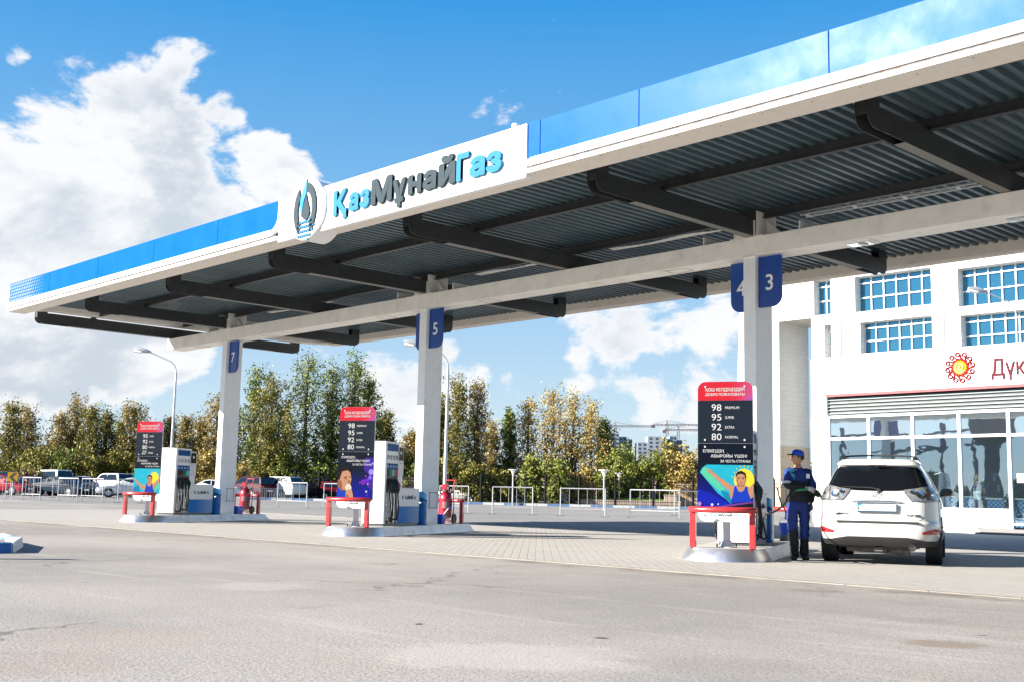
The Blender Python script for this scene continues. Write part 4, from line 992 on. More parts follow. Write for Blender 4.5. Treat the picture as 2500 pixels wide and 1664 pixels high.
# raised kerb bed at the left edge
def kp(x, y, z): P = atz(x*.2423, 1000+y*.2423, z); return Vector((P.x, P.y, 0))
KX = .15
o_ = [kp(-1500, 1462, 0), kp(135, 1440, 0), kp(236, 1374, 0), kp(160, 1262, .15), kp(60, 1240, .15), kp(-1500, 1205, .15)]
cx_ = sum(p.x for p in o_)/6; cy_ = sum(p.y for p in o_)/6
def ins(p, k): v = Vector((cx_, cy_, 0))-p; return p+v.normalized()*k
g = MB()
for k in range(5):
    a, b = o_[k], o_[k+1]; nseg = max(1, int((b-a).length/1.0))
    for j in range(nseg):
        p, q = a.lerp(b, j/nseg), a.lerp(b, (j+1)/nseg-.006); g.cur = {0: 1, 1: 0, 2: 1, 3: 0, 4: 1}[k] if nseg == 1 else (j+k) % 2
        pi_, qi = ins(p, .26), ins(q, .26)
        base = [p, q, qi, pi_]; oo = len(g.v); g.v += [tuple(x_) for x_ in base] + [tuple(ins(x_, .025)+Vector((0, 0, KX))) for x_ in (p, q)] + [tuple(x_+Vector((0, 0, KX))) for x_ in (qi, pi_)]
        for f in ((0, 1, 5, 4), (1, 2, 6, 5), (2, 3, 7, 6), (3, 0, 4, 7), (4, 5, 6, 7)): g.f.append(tuple(oo+i for i in f)); g.m.append(g.cur)
KW2 = mat('kerb_paint_white', (.62, .63, .62), .7, var=.12, scale=7, dirt=(.25, .24, .22, .5), dscale=4); KB2 = mat('kerb_paint_blue', (.03, .13, .33), .7, var=.15, scale=7, dirt=(.2, .25, .3, .4), dscale=5)
bed = tag(g.build('planting_bed_kerb', [KW2, KB2], bevel=.012, seg=2), 'raised bed edged with white and blue painted kerb stones at the left edge', 'kerb')
g = MB(); inn = [ins(p, .25) for p in o_]; g.face(*[(p.x, p.y, .10) for p in inn]); g.build('soil', mat('dry_soil', (.20, .14, .085), .95, var=.4, scale=9, bump=.8, bscale=30), bed)
g = MB(); random.seed(12)
DRY = mat('dry_grass', (.30, .21, .10), .9, var=.3)
for k in range(700):
    w_ = [random.random()**.5 for _ in inn]; s_ = sum(w_); p = sum((q*w for q, w in zip(inn, w_)), Vector())/s_
    a = random.random()*6.3; dv = Vector((cos(a), sin(a), 0))*.015; tip = p+Vector((random.gauss(0, .05), random.gauss(0, .05), .10+random.random()*.10)); p = p+Vector((0, 0, .1))
    g.face(p-dv, p+dv, tip)
tag(g.build('dry_grass', DRY), kind='stuff')
# road sign out of frame whose shadow falls across the lot
t = thing('road_sign', 'narrow road sign standing outside the left edge, seen by its shadow', 'road sign', (-17.0, 2.35, 0), R(20))
MB().tube([(0, 0, 0), (0, 0, 2.0)], .035, 10).build('post', GALV, t); MB().box(-.14, .14, -.02, .0, .7, 2.05).build('board', LGREY, t)
# ------------------------------------------------------------------ trees
def leafmat(name, cols):
    mt, n, b = newmat(name); v = n.add('ShaderNodeTexCoord').outputs['Object']
    at_ = n.add('ShaderNodeAttribute'); at_.attribute_name = 'lv'
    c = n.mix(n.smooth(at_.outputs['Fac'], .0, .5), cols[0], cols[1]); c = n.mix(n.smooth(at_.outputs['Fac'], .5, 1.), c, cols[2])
    n.link(c, b.inputs['Base Color']); b.inputs['Roughness'].default_value = .6; b.inputs['Specular IOR Level'].default_value = .3
    tr = n.add('ShaderNodeBsdfTranslucent'); n.link(c, tr.inputs[0]); ms = n.add('ShaderNodeMixShader'); ms.inputs[0].default_value = .14
    n.link(b.outputs[0], ms.inputs[1]); n.link(tr.outputs[0], ms.inputs[2]); n.link(ms.outputs[0], mt.node_tree.nodes['Material Output'].inputs[0])
    return mt
LM = {'olive': leafmat('leaves_olive', [(.022, .024, .006), (.11, .105, .018), (.36, .30, .06)]) if True else leafmat('x', [(0.046, 0.053, 0.012), (0.116, 0.116, 0.022), (0.264, 0.225, 0.039)]),
      'green': leafmat('leaves_green', [(.014, .022, .006), (.085, .11, .018), (.30, .33, .06)]) if True else leafmat('x', [(0.028, 0.046, 0.012), (0.085, 0.116, 0.022), (0.217, 0.248, 0.046)]),
      'ochre': leafmat('leaves_ochre', [(.05, .042, .014), (.18, .14, .04), (.42, .31, .10)]) if True else leafmat('x', [(0.093, 0.065, 0.019), (0.248, 0.163, 0.039), (0.465, 0.310, 0.078)]),
      'gold': leafmat('leaves_gold', [(.14, .11, .03), (.30, .22, .06), (.56, .43, .16)]) if True else leafmat('x', [(0.109, 0.085, 0.016), (0.295, 0.217, 0.031), (0.558, 0.403, 0.078)]),
      'lime': leafmat('leaves_lime', [(.045, .055, .012), (.14, .165, .03), (.33, .33, .08)]) if True else leafmat('x', [(0.078, 0.109, 0.019), (0.202, 0.264, 0.039), (0.403, 0.465, 0.093)])}
BARK = mat('bark', (.09, .075, .06), .9, var=.3, scale=3, bump=.5, bscale=8)
import array
def make_crown(name, h, w, n, seed, mt, shape='poplar', base=.08, size=.15, parent=None, holes=.0):
    rn = random.Random(seed); tw = MB(); V = []; Fc = []; LV_ = []
    nb = int(16 + h*2.2) if shape != 'bush' else 14
    br = []
    for k in range(nb):
        f = base + (1-base)*(k+.5)/nb*.92; z0 = h*f*(.86 if shape != 'bush' else .5); a = k*2.4+rn.random()*.8
        if shape == 'poplar': rad = w*(.55+.45*sin(pi*min(1, f*1.15)))*(1-.62*max(0, f-.55)/.45)*rn.uniform(.35, 1.15); rise = rn.uniform(.5, 1.1)
        elif shape == 'tall': rad = w*(.35+.75*sin(pi*min(1, f)))*rn.uniform(.25, 1.2); rise = rn.uniform(.4, .9)
        elif shape == 'vase': rad = w*(.35+.65*f)*rn.uniform(.6, 1.1); rise = rn.uniform(.9, 1.5)
        else: rad = w*rn.uniform(.2, 1.15); rise = 0; z0 = h*rn.uniform(.35, 1.04)*(1-.25*(rad/w)**2)
        tipz = min(h*rn.uniform(.88, 1.), z0 + rad*rise)
        p0 = Vector((0, 0, max(.2, z0-rad*.25 if shape != 'bush' else z0*.3))); p2 = Vector((rad*cos(a), rad*sin(a), tipz)); p1 = p0.lerp(p2, .5)+Vector((0, 0, -.12*rad)); br.append((p0, p1, p2))
        if shape != 'bush': tw.tube([p0, p1, p2], [.02+.008*h*(1-f)*.5, .03*(1-f)+.012, .006], 4, cap=False)
    if shape != 'bush':
        for k in range(9):
            a = k*2.4; z0 = h*rn.uniform(.66, .84); rr_ = w*rn.uniform(.08, .34); br.append((Vector((0, 0, z0)), Vector((rr_*.5*cos(a), rr_*.5*sin(a), z0+(h-z0)*.5)), Vector((rr_*cos(a), rr_*sin(a), h*rn.uniform(.86, 1.)))))
    # clumps of leaves along the limbs
    clumps = []
    for p0, p1, p2 in br:
        for _ in range(10):
            t_ = rn.random()**.6; q = p0*(1-t_)**2+p1*2*t_*(1-t_)+p2*t_*t_
            clumps.append((q+Vector((rn.gauss(0, .16*w), rn.gauss(0, .16*w), rn.gauss(0, .05*h*.6))), rn.uniform(.16, .40)*(w**.5)*.72, rn.random()))
    per = max(6, n//len(clumps))
    for c, r_, tone in clumps:
        zf = c.z/h
        for _ in range(int(per*rn.uniform(.4, 1.6)*(1.35-1.05*zf if shape != 'bush' else 1))):
            d_ = Vector((rn.gauss(0, 1), rn.gauss(0, 1), rn.gauss(0, 1.15)))*r_*.62; p = c+d_
            if p.z < .15: p.z = abs(p.z)+.1
            u = Vector((rn.gauss(0, 1), rn.gauss(0, 1), rn.gauss(0, 1))).normalized(); v_ = u.cross(Vector((rn.gauss(0, 1), rn.gauss(0, 1), rn.gauss(0, 1)))).normalized()
            s_ = size*rn.uniform(.55, 1.25); o = len(V); V += [tuple(p-u*s_), tuple(p+v_*s_*.6), tuple(p+u*s_), tuple(p-v_*s_*.6)]; Fc.append((o, o+1, o+2, o+3))
            LV_.append(max(0, min(1, .42*tone+.35*rn.random()+.30*zf)))  # lower leaves darker: crown shade put into the leaf tone
    me = bpy.data.meshes.new(name); me.from_pydata(V, [], Fc); me.materials.append(mt)
    at_ = me.attributes.new('lv', 'FLOAT', 'FACE'); at_.data.foreach_set('value', LV_)
    cr_ = bpy.data.objects.new(name, me); S.collection.objects.link(cr_)
    lean = rn.uniform(-.03, .03)*h
    tk = MB(); hh_ = h*(.97 if shape != 'bush' else .5); tk.tube([(0, 0, 0), (lean*.3, 0, hh_*.35), (lean*.6, 0, hh_*.7), (0, 0, hh_)], [.018*h+.03, .013*h+.02, .007*h+.01, .01], 8)
    if shape in ('vase', 'tall'): tk.tube([(0, 0, h*.12), (.22*w, .1*w, h*.4), (.4*w, .12*w, h*.78)], [.012*h, .008*h, .012], 6); tk.tube([(0, 0, h*.2), (-.25*w, -.1*w, h*.5), (-.42*w, 0, h*.8)], [.010*h, .007*h, .012], 6)
    for q, m_ in zip(tw.f, tw.m): pass
    o = len(tk.v); tk.v += tw.v; tk.f += [tuple(o+i for i in f) for f in tw.f]; tk.m += tw.m
    to = tk.build('trunk', BARK, None, smooth=True, autos=60)
    return to, cr_
TREES = {}
def tree(px, s, ytop, wpx, kind, shape, lab, n=5200, seed=None, group='trees behind the car park and fence', size=.15, name='tree', cat='tree'):
    b = at(px, s); h = max(.8, hgt(px, ytop, s)-b.z); w = wpx*s/FPX/2*1.4
    t = thing(name, lab, cat, b, random.uniform(0, 6), group)
    to, cr_ = make_crown('crown', h, w, n, seed or int(px), LM[kind], shape, base=.07 if shape != 'vase' else .16, size=size)
    to.parent = t; cr_.parent = t
    return t
TL = [(14, 104, 972, 75, 'olive', 'poplar', 'olive-brown poplar at the left edge above the red car'),
 (55, 107, 984, 78, 'ochre', 'poplar', 'rusty-topped poplar second from the left edge'),
 (100, 112, 1040, 60, 'olive', 'bush', 'low dark tree in the dip right of the rusty-topped poplar'),
 (138, 104, 1005, 72, 'ochre', 'poplar', 'ochre bushy poplar above the white minivan'),
 (172, 106, 961, 58, 'ochre', 'tall', 'tall thin ochre poplar rising above the white minivan'),
 (210, 103, 981, 60, 'olive', 'vase', 'forked olive poplar above the white hatchback'),
 (250, 105, 996, 56, 'olive', 'tall', 'slender olive poplar above the white off-roader'),
 (285, 110, 1030, 50, 'green', 'poplar', 'low green tree just left of the V-topped tree'),
 (312, 103, 976, 66, 'ochre', 'vase', 'bare V-topped ochre tree left of the leftmost price board'),
 (365, 108, 1030, 60, 'olive', 'poplar', 'small tree peeking over the leftmost price board'),
 (404, 104, 1008, 56, 'ochre', 'poplar', 'brownish tree between price board and street lamp'),
 (445, 106, 1006, 60, 'ochre', 'poplar', 'brownish tree just right of the left street lamp'),
 (482, 104, 1014, 60, 'ochre', 'poplar', 'round brown tree above the leftmost dispenser terminal'),
 (520, 103, 962, 62, 'ochre', 'vase', 'sparse pale tree directly left of column 7'),
 (560, 101, 1000, 62, 'olive', 'poplar', 'olive tree hidden in part by column 7'),
 (613, 100, 884, 84, 'green', 'poplar', 'green poplar just right of column 7'),
 (655, 97, 905, 80, 'olive', 'tall', 'olive poplar between the two tallest green poplars'),
 (690, 104, 985, 60, 'gold', 'poplar', 'golden tree low between the green poplars'),
 (738, 98, 846, 128, 'green', 'poplar', 'tallest broad green poplar in the group left of the middle board'),
 (800, 100, 880, 80, 'green', 'tall', 'green poplar filling the gap left of the middle board'),
 (856, 99, 852, 84, 'green', 'tall', 'tall green poplar directly above the middle price board'),
 (893, 101, 905, 60, 'green', 'tall', 'leaning green poplar right of the middle board top'),
 (936, 104, 1000, 52, 'olive', 'vase', 'small sparse tree above the middle dispenser'),
 (1000, 108, 1050, 44, 'ochre', 'vase', 'thin bare bush left of column 5'),
 (1075, 101, 960, 62, 'olive', 'poplar', 'olive tree at the right side of column 5'),
 (1112, 99, 905, 72, 'olive', 'poplar', 'tall olive poplar behind the middle street lamp'),
 (1160, 100, 918, 66, 'ochre', 'tall', 'sparse ochre poplar right of the middle street lamp'),
 (1199, 106, 1022, 46, 'gold', 'poplar', 'short yellow tree over the first free barrier'),
 (1240, 102, 990, 50, 'green', 'poplar', 'dark narrow conical tree beside the golden group'),
 (1286, 101, 960, 74, 'gold', 'poplar', 'golden poplar left in the golden group'),
 (1345, 100, 932, 82, 'gold', 'tall', 'tallest golden poplar in the middle of the picture'),
 (1393, 103, 946, 76, 'gold', 'tall', 'thin golden poplar right of the tallest golden one'),
 (1440, 100, 972, 72, 'gold', 'poplar', 'golden poplar at the right end of the golden group'),
 (1474, 102, 1018, 40, 'green', 'vase', 'leaning green branchy tree left of the unfinished blocks')]
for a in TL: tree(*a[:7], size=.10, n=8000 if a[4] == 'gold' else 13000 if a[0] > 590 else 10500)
BL = [(1520, 98, 1088, 60, 'lime', 'upright lime bush between the double cup lamp and the single one'), (1648, 97, 1080, 60, 'gold', 'tallest yellow-green bush left of the right price board'), (1300, 95, 1112, 48, 'lime', 'light green bush below the left golden poplar'), (1356, 94, 1122, 52, 'lime', 'bright green bush in the middle of the golden group'), (1415, 96, 1120, 50, 'gold', 'small yellow bush above the pink wall end'),
 (1502, 97, 1112, 62, 'lime', 'lime bush under the left unfinished block'), (1545, 98, 1098, 60, 'lime', 'pale bush between the two unfinished blocks'), (1590, 97, 1086, 62, 'lime', 'tall lime bush under the right unfinished block'),
 (1632, 98, 1092, 56, 'lime', 'yellow-green bush right below the right unfinished block'), (1668, 96, 1098, 50, 'gold', 'yellow bush left of the right price board'), (1705, 98, 1094, 50, 'ochre', 'brown bush hidden behind the right price board'),
 (590, 94, 1130, 50, 'gold', 'yellow bush behind the pickup'), (640, 95, 1150, 46, 'olive', 'dark bush behind the white SUV'), (1020, 98, 1105, 60, 'green', 'dark bush left of column 5'), (985, 99, 1100, 40, 'olive', 'olive bush below the middle terminal'),
 (1160, 96, 1120, 60, 'olive', 'dark bush behind the second barrier bay'), (1222, 96, 1125, 64, 'olive', 'dark bush by the first cup lamp'), (760, 97, 1110, 90, 'green', 'dark green thicket left of the middle board'), (830, 97, 1105, 80, 'green', 'dark green thicket behind the middle board'),
 (700, 97, 1110, 80, 'green', 'dark green thicket behind the white SUV'), (640, 99, 1100, 70, 'olive', 'olive thicket right of column 7'), (900, 98, 1110, 60, 'green', 'green thicket behind the middle dispenser'), (1095, 97, 1115, 60, 'olive', 'olive thicket right of column 5'),
 (30, 100, 1105, 90, 'olive', 'dark thicket above the red car'), (90, 101, 1100, 80, 'olive', 'dark thicket left of the white minivan'), (150, 100, 1095, 80, 'green', 'dark thicket behind the white minivan'), (215, 100, 1095, 70, 'olive', 'dark thicket behind the white hatchback'),
 (275, 101, 1100, 80, 'olive', 'dark thicket behind the white off-roader'), (340, 100, 1110, 80, 'olive', 'thicket behind the leftmost board'), (430, 100, 1105, 90, 'olive', 'thicket behind the leftmost dispenser'), (500, 100, 1110, 70, 'gold', 'yellowish thicket left of column 7'),
 (1480, 100, 1110, 50, 'ochre', 'brown bush left of the lime bushes'), (1985, 97, 1130, 40, 'ochre', 'shrub seen through the portal of the white building'), (70, 92, 1155, 60, 'ochre', 'rusty dry shrub behind the red cars')]
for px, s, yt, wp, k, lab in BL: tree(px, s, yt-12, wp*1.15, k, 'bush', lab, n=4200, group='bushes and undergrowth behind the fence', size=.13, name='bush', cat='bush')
# ------------------------------------------------------------------ shop
YS = at(2377, 40).y; ZF = hgt(2377, 1287, 40)
def SP(px, py): p = aty(px, py, YS); return p.x, p.z
def ref_glass(name, col, rough=.02, wav=.35, sc=.9, metal=.85, alpha=None):
    mt, n, b = newmat(name); v = n.add('ShaderNodeTexCoord').outputs['Object']
    b.inputs['Base Color'].default_value = (*col, 1); b.inputs['Metallic'].default_value = metal; b.inputs['Roughness'].default_value = rough
    bp = n.add('ShaderNodeBump'); bp.inputs['Strength'].default_value = wav; bp.inputs['Distance'].default_value = .05
    n.link(n.noise(v, sc, 2, .5, dist=.4), bp.inputs['Height']); n.link(bp.outputs[0], b.inputs['Normal'])
    if alpha is not None:
        tr = n.add('ShaderNodeBsdfTransparent'); tr.inputs[0].default_value = (.85, .93, .95, 1); ms = n.add('ShaderNodeMixShader'); ms.inputs[0].default_value = alpha
        n.link(tr.outputs[0], ms.inputs[1]); n.link(b.outputs[0], ms.inputs[2]); n.link(ms.outputs[0], mt.node_tree.nodes['Material Output'].inputs[0])
    return mt
SHOPGL = ref_glass('shop_glass', (.72, .84, .95), .01, .055, .8, .97, .78); SHOPGL2 = ref_glass('shop_glass_lower', (.55, .72, .88), .01, .055, .8, .97, .36); SHOPW = mat('shop_white', (.66, .67, .685), .5, var=.03, scale=1)
LOUV = mat('louver_mint', (.30, .36, .37), .5); REDT = mat('red_trim', (.16, .012, .02), .4); GRAN = mat('granite_step', (.16, .15, .15), .7, var=.3, scale=30)
shop = thing('shop', 'white roadside shop with sun emblem, red trim and tall windows behind the SUV', 'shop', (0, YS, ZF))
def L2(px, py): x, z = SP(px, py); return x, z-ZF
xl, _ = L2(1981, 1000); xr = L2(2760, 1000)[0]
zbt = L2(2460, 837)[1]; zbb = L2(2400, 944)[1]; zgl = L2(2300, 1003)[1]; xg = L2(2020, 1000)[0]
zb0 = L2(2345, 1244)[1]; 
MB().box(xl, xr, 0, .55, zbb, zbt).build('sign_band', SHOPW, shop, bevel=.01, seg=1)
MB().box(xl, xr, .56, 7.5, zbb, zbt-.1).build('upper_block', SHOPW, shop)
MB().box(xl, xg-.02, .0, .5, .0, zbb-.001).build('corner_pilaster', SHOPW, shop)
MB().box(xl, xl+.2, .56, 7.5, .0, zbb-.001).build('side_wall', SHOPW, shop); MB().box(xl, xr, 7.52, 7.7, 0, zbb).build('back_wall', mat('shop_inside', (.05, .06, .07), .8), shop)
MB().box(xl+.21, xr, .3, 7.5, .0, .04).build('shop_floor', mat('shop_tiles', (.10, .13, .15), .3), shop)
MB().box(xg-.05, xr, -.07, -.005, zbb-.07, zbb+.04).build('red_trim', REDT, shop, bevel=.01, seg=1)
lv = MB(); zt_ = zbb-.10; n = 5; hh = (zt_-zgl-.03)/n
for k in range(n):
    z = zt_-hh*(k+1)+.02; lv.prism([(0.02, z), (-.05, z+.03), (-.05, z+hh-.11), (.02, z+hh-.075)], lambda u, v, q: Vector((q, u+.08, v)), xg, xr)
lv.build('louvers', LOUV, shop); MB().box(xg, xr, .12, .14, zgl, zt_).build('louver_backing', DGREY, shop)
mx = [L2(p, 1100)[0] for p in (2024, 2122, 2229, 2343, 2464, 2592, 2725)]
ztr = L2(2260, 1065)[1]
for i in range(len(mx)-1):
    a, b = mx[i], mx[i+1]; bot = zb0 if b < L2(2480, 1100)[0] else .12
    f = MB(); w = .06
    f.box(a-w, a+w, -.02, .10, bot-.0, zgl); f.box(a+w+.001, b-w-.001, -.02, .10, zgl-.10, zgl); f.box(a+w+.001, b-w-.001, -.02, .10, ztr-.05, ztr+.05); f.box(a+w+.001, b-w-.001, -.02, .10, bot, bot+.08)
    wn = f.build('window' if bot > .2 else 'door', SHOPW, shop, bevel=.006, seg=1)
    MB().box(a+w+.002, b-w-.002, .03, .045, ztr+.052, zgl-.102).build('pane', SHOPGL, wn); MB().box(a+w+.002, b-w-.002, .03, .045, bot+.082, ztr-.052).build('pane', SHOPGL2, wn)
MB().box(xg-.01, mx[4]+.07, -.05, .12, .0, zb0-.002).build('base_panel', SHOPW, shop, bevel=.01, seg=1)
MB().box(mx[0], mx[4]-.6, -1.1, -.06, -.22, -.02).build('light_step', mat('light_step', (.42, .45, .45), .7), shop)
MB().box(mx[4]-.59, xr, -1.2, -.06, -.10, .0).build('granite_step', GRAN, shop); MB().box(mx[4]-.59, xr, -1.5, -1.21, -.22, -.11).build('granite_step', GRAN, shop)
# shop interior: counters and shelving
INB = dots_mat('counter_dots', (.006, .11, .30), (.30, .36, .40), .16, .34); INW = mat('inside_white', (.5, .52, .53), .5)
for x, w, h in ((mx[1]+.3, 1.2, 1.0), (mx[2]+.4, 1.3, 1.0), (mx[3]+.2, 1.7, .95), (mx[4]+.5, 2.4, 1.2)):
    MB().box(x, x+w, 1.6, 2.3, .04, .04+h).build('counter', INB, shop); MB().box(x-.05, x+w+.05, 1.55, 2.35, .041+h, .09+h).build('counter_top', INW, shop)
random.seed(5)
for x in (mx[0]+.3, mx[1]+.9, mx[2]+.3, mx[3]+1.3, mx[4]+1.5):
    g = MB(); g.box(x, x+1.1, 4.2, 4.6, .04, 2.1)
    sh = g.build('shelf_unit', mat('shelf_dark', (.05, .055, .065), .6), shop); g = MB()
    for zz_ in (.5, .9, 1.3, 1.7):
        for k in range(7): g.cur = random.randrange(4); g.box(x+.05+k*.145, x+.15+k*.145, 4.08, 4.19, zz_, zz_+random.uniform(.15, .28))
    g.build('goods', [INW, pm((.4, .05, .05)), pm((.05, .2, .45)), pm((.5, .45, .1))], sh)
MB().box(mx[4]+.22, mx[4]+.62, .018, .028, 1.55, 1.85).build('paper_notice', WTXT, shop)
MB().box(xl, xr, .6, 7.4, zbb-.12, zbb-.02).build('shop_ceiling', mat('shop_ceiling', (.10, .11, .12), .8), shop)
# sun emblem and lettering
exs, ezs = L2(2344, 896); er = .60
def fs(u, v, q): return Vector((u, q, v))
RS = pm((.46, .012, .02)); YS_ = pm((.62, .46, .01)); YL = pm((1.6, 1.5, .6))
em = MB().prism([(exs+er*(.60 if k % 2 else .52)*cos(2*pi*k/24), ezs+er*(.60 if k % 2 else .52)*sin(2*pi*k/24)) for k in range(24)], fs, -.012, -.002).build('sun_emblem', RS, shop)
MB().prism([(exs+er*(.44 if k % 2 else .38)*cos(2*pi*k/32), ezs+er*(.44 if k % 2 else .38)*sin(2*pi*k/32)) for k in range(32)], fs, -.022, -.0125).build('yellow_disc', YS_, em)
sp = [(exs+er*(.04+.30*t_)*cos(1+t_*11), -.03, ezs+er*(.04+.30*t_)*sin(1+t_*11)) for t_ in [k/30 for k in range(31)]]; MB().tube(sp, .028, 6).build('spiral', YL, em)
g = MB()
for k in range(12):
    a0 = 2*pi*k/12; pts = []
    for j in range(16):
        t_ = j/15; ph = -pi*.55 + t_*2.1*pi; cr_ = er*(.155-.085*t_); ccx, ccz = er*.74, er*.13
        lx = ccx + cr_*cos(ph); lz = ccz + cr_*sin(ph)
        if j == 0: pts.append((exs+er*.55*cos(a0-.12), -.012, ezs+er*.55*sin(a0-.12)))
        pts.append((exs+lx*cos(a0)-lz*sin(a0), -.012-.0005*j, ezs+lx*sin(a0)+lz*cos(a0)))
    g.tube(pts, [.048*er*(1-.3*j/16) for j in range(17)], 6)
g.build('sun_curls', RS, em)
x0, z0 = L2(2421, 912); x1, z1 = L2(2447, 875)
text('lettering', 'Дүкен', mat('red_letter', (.09, .006, .014), .5, spec=.1), shop, (x0, -.015, z0-.22), (1, 0, 0), (0, 0, 1), w=(x1-x0)*4.7, h=(z1-z0)*1.05+.22, ext=.01, bold=.012)
# ------------------------------------------------------------------ white monumental building
YB = at(2000, 88).y
def BP(px, py): p = aty(px, py, YB); return (p.x, p.z)
def stone(name, col, mort, bw, bh, ms, axes='xz'):
    mt, n, b = newmat(name); v = n.add('ShaderNodeTexCoord').outputs['Object']; mp = n.add('ShaderNodeMapping'); 
    sp = n.add('ShaderNodeSeparateXYZ'); n.link(v, sp.inputs[0]); cb = n.add('ShaderNodeCombineXYZ')
    n.link(n.math('ADD', sp.outputs[0], sp.outputs[1]), cb.inputs[0]); n.link(sp.outputs[2], cb.inputs[1])
    br = n.add('ShaderNodeTexBrick'); br.inputs['Scale'].default_value = 1; br.inputs['Brick Width'].default_value = bw; br.inputs['Row Height'].default_value = bh; br.inputs['Mortar Size'].default_value = ms
    br.inputs['Color1'].default_value = (*col, 1); br.inputs['Color2'].default_value = tuple(c*.93 for c in col)+(1,); br.inputs['Mortar'].default_value = (*mort, 1); n.link(cb.outputs[0], br.inputs['Vector'])
    n.link(n.mix(n.smooth(n.noise(v, .12, 6, .6), .45, .75, 0, .25), br.outputs[0], tuple(c*.8 for c in col)), b.inputs['Base Color']); b.inputs['Roughness'].default_value = .7
    return mt
STONE = stone('white_stone', (.62, .61, .595), (.40, .39, .37), 1.25, .62, .02); SBASE = stone('beige_base_stone', (.50, .42, .33), (.35, .29, .23), 1.8, .9, .03)
SHADE = stone('grey_stone', (.62, .61, .58), (.50, .49, .47), .78, .39, .018)
OFFGL = ref_glass('office_glass', (.07, .26, .40), .02, .12, .35, .85)
hall = thing('office_building', 'huge white stone-clad building with blue gridded windows and a portal, behind the shop', 'building', (0, YB, 0))
ztop = BP(2000, 560)[1]; xR = BP(2760, 900)[0]
out = [(BP(1793, 1010)[0]-.15, .2), (xR, .2), (xR, ztop), (BP(1812, 640)[0], ztop), (BP(1806, 740)[0], BP(1806, 740)[1])]
Zp = lambda X, Y: (1780+X*.5357, 500+Y*.5357)
def rect_px(x0, x1, ya, yb):     # vertical rectangle from zoom pixels
    xa = BP(*Zp(x0, (ya+yb)/2))[0]; xb = BP(*Zp(x1, (ya+yb)/2))[0]; m_ = (x0+x1)/2
    return xa, xb, BP(*Zp(m_, yb))[1], BP(*Zp(m_, ya))[1]
holes = [rect_px(386, 463, 343, 502), rect_px(436, 465, 546, 700), rect_px(573, 921, 307, 472), rect_px(598, 926, 520, 664), rect_px(1042, 1420, 268, 446), rect_px(1056, 1440, 486, 650), rect_px(1560, 1900, 230, 420), rect_px(1560, 1900, 460, 640)]
portal = (BP(1902, 900)[0], BP(1982, 900)[0], .2, BP(1940, 781)[1])
loops = [out, ] + [[(a, c), (b, c), (b, d_), (a, d_)] for a, b, c, d_ in holes]
# portal is open to the ground: cut it out of the outline
out2 = [out[0], (portal[0], .2), (portal[0], portal[3]), (portal[1], portal[3]), (portal[1], .2)] + out[1:]
Tw = atx(1974, 900, portal[0]).y - YB
def fh(u, v, q): return Vector((u, q, v))
xL = portal[0]-2.6
HL = holes + [portal]; xs = sorted({xL, xR} | {v for h_ in HL for v in h_[:2] if xL < v < xR}); zs_ = sorted({.2, ztop} | {v for h_ in HL for v in h_[2:4] if .2 < v < ztop})
fm = MB(); fm.prism([(out[0][0], .2), (xL, .2), (xL, ztop), out[3], out[4]], fh, 0, .9)
for i in range(len(xs)-1):
    run = None
    for j in range(len(zs_)-1):
        cx_, cz_ = (xs[i]+xs[i+1])/2, (zs_[j]+zs_[j+1])/2
        hit = any(a < cx_ < b and c < cz_ < d_ for a, b, c, d_ in HL)
        if not hit and run is None: run = zs_[j]
        if run is not None and (hit or j == len(zs_)-2):
            fm.box(xs[i], xs[i+1], 0, .9, run, zs_[j] if hit else zs_[j+1]); run = None
fm.build('facade', STONE, hall)
zc_ = BP(1930, 1086)[1]
pj = MB(); pj.box(portal[0]-3.2, portal[0]-.001, .901, Tw, zc_, ztop); pj.box(portal[0]-.0009, portal[0]+.02, .02, Tw, zc_+.01, portal[3]-.01); pj.cur = 1
pj.box(portal[0]-3.2, portal[0]+.03, -.03, Tw+.03, .2, zc_-.01); pj.cur = 0
pj.box(portal[0]-.0, portal[1]+3.0, .901, Tw, portal[3]+.001, ztop-.3); pj.box(portal[1], portal[1]+3.0, .901, 3.2, .2, portal[3])
pj.build('portal', [SHADE, SBASE], hall)
MB().box(portal[1]+3.1, xR, 1.9, 2.2, .2, ztop-.2).build('inner_wall', STONE, hall)
for X, ya, yb in ((510, 380, 690), (978, 272, 652)):
    a, b, c, d_ = rect_px(X-3.6, X+3.6, ya, yb); MB().box(a, b, -.03, -.003, c, d_).build('expansion_joint', DGREY, hall)
for k, (a, b, c, d_) in enumerate(holes):
    nx = 2 if b-a < 3.2 else 6; fr = MB(); yy = .62
    if k == 1: nx = 1
    for j in range(nx+1): x = a+(b-a)*j/nx; fr.box(max(a, x-.042), min(b, x+.042), yy, yy+.12, c, d_)
    H = d_-c
    for f in (0, .42, .83, 1.): z = c+H*f; fr.box(a, b, yy-.01, yy+.10, max(c, z-.045), min(d_, z+.045))
    w_ = fr.build('window', SHOPW, hall); MB().box(a, b, yy+.13, yy+.16, c, d_).build('pane', OFFGL, w_)
g = MB(); g.box(holes[2][0], holes[2][1], .55, .75, holes[3][3], holes[2][2]) if holes[3][3] < holes[2][2] else None
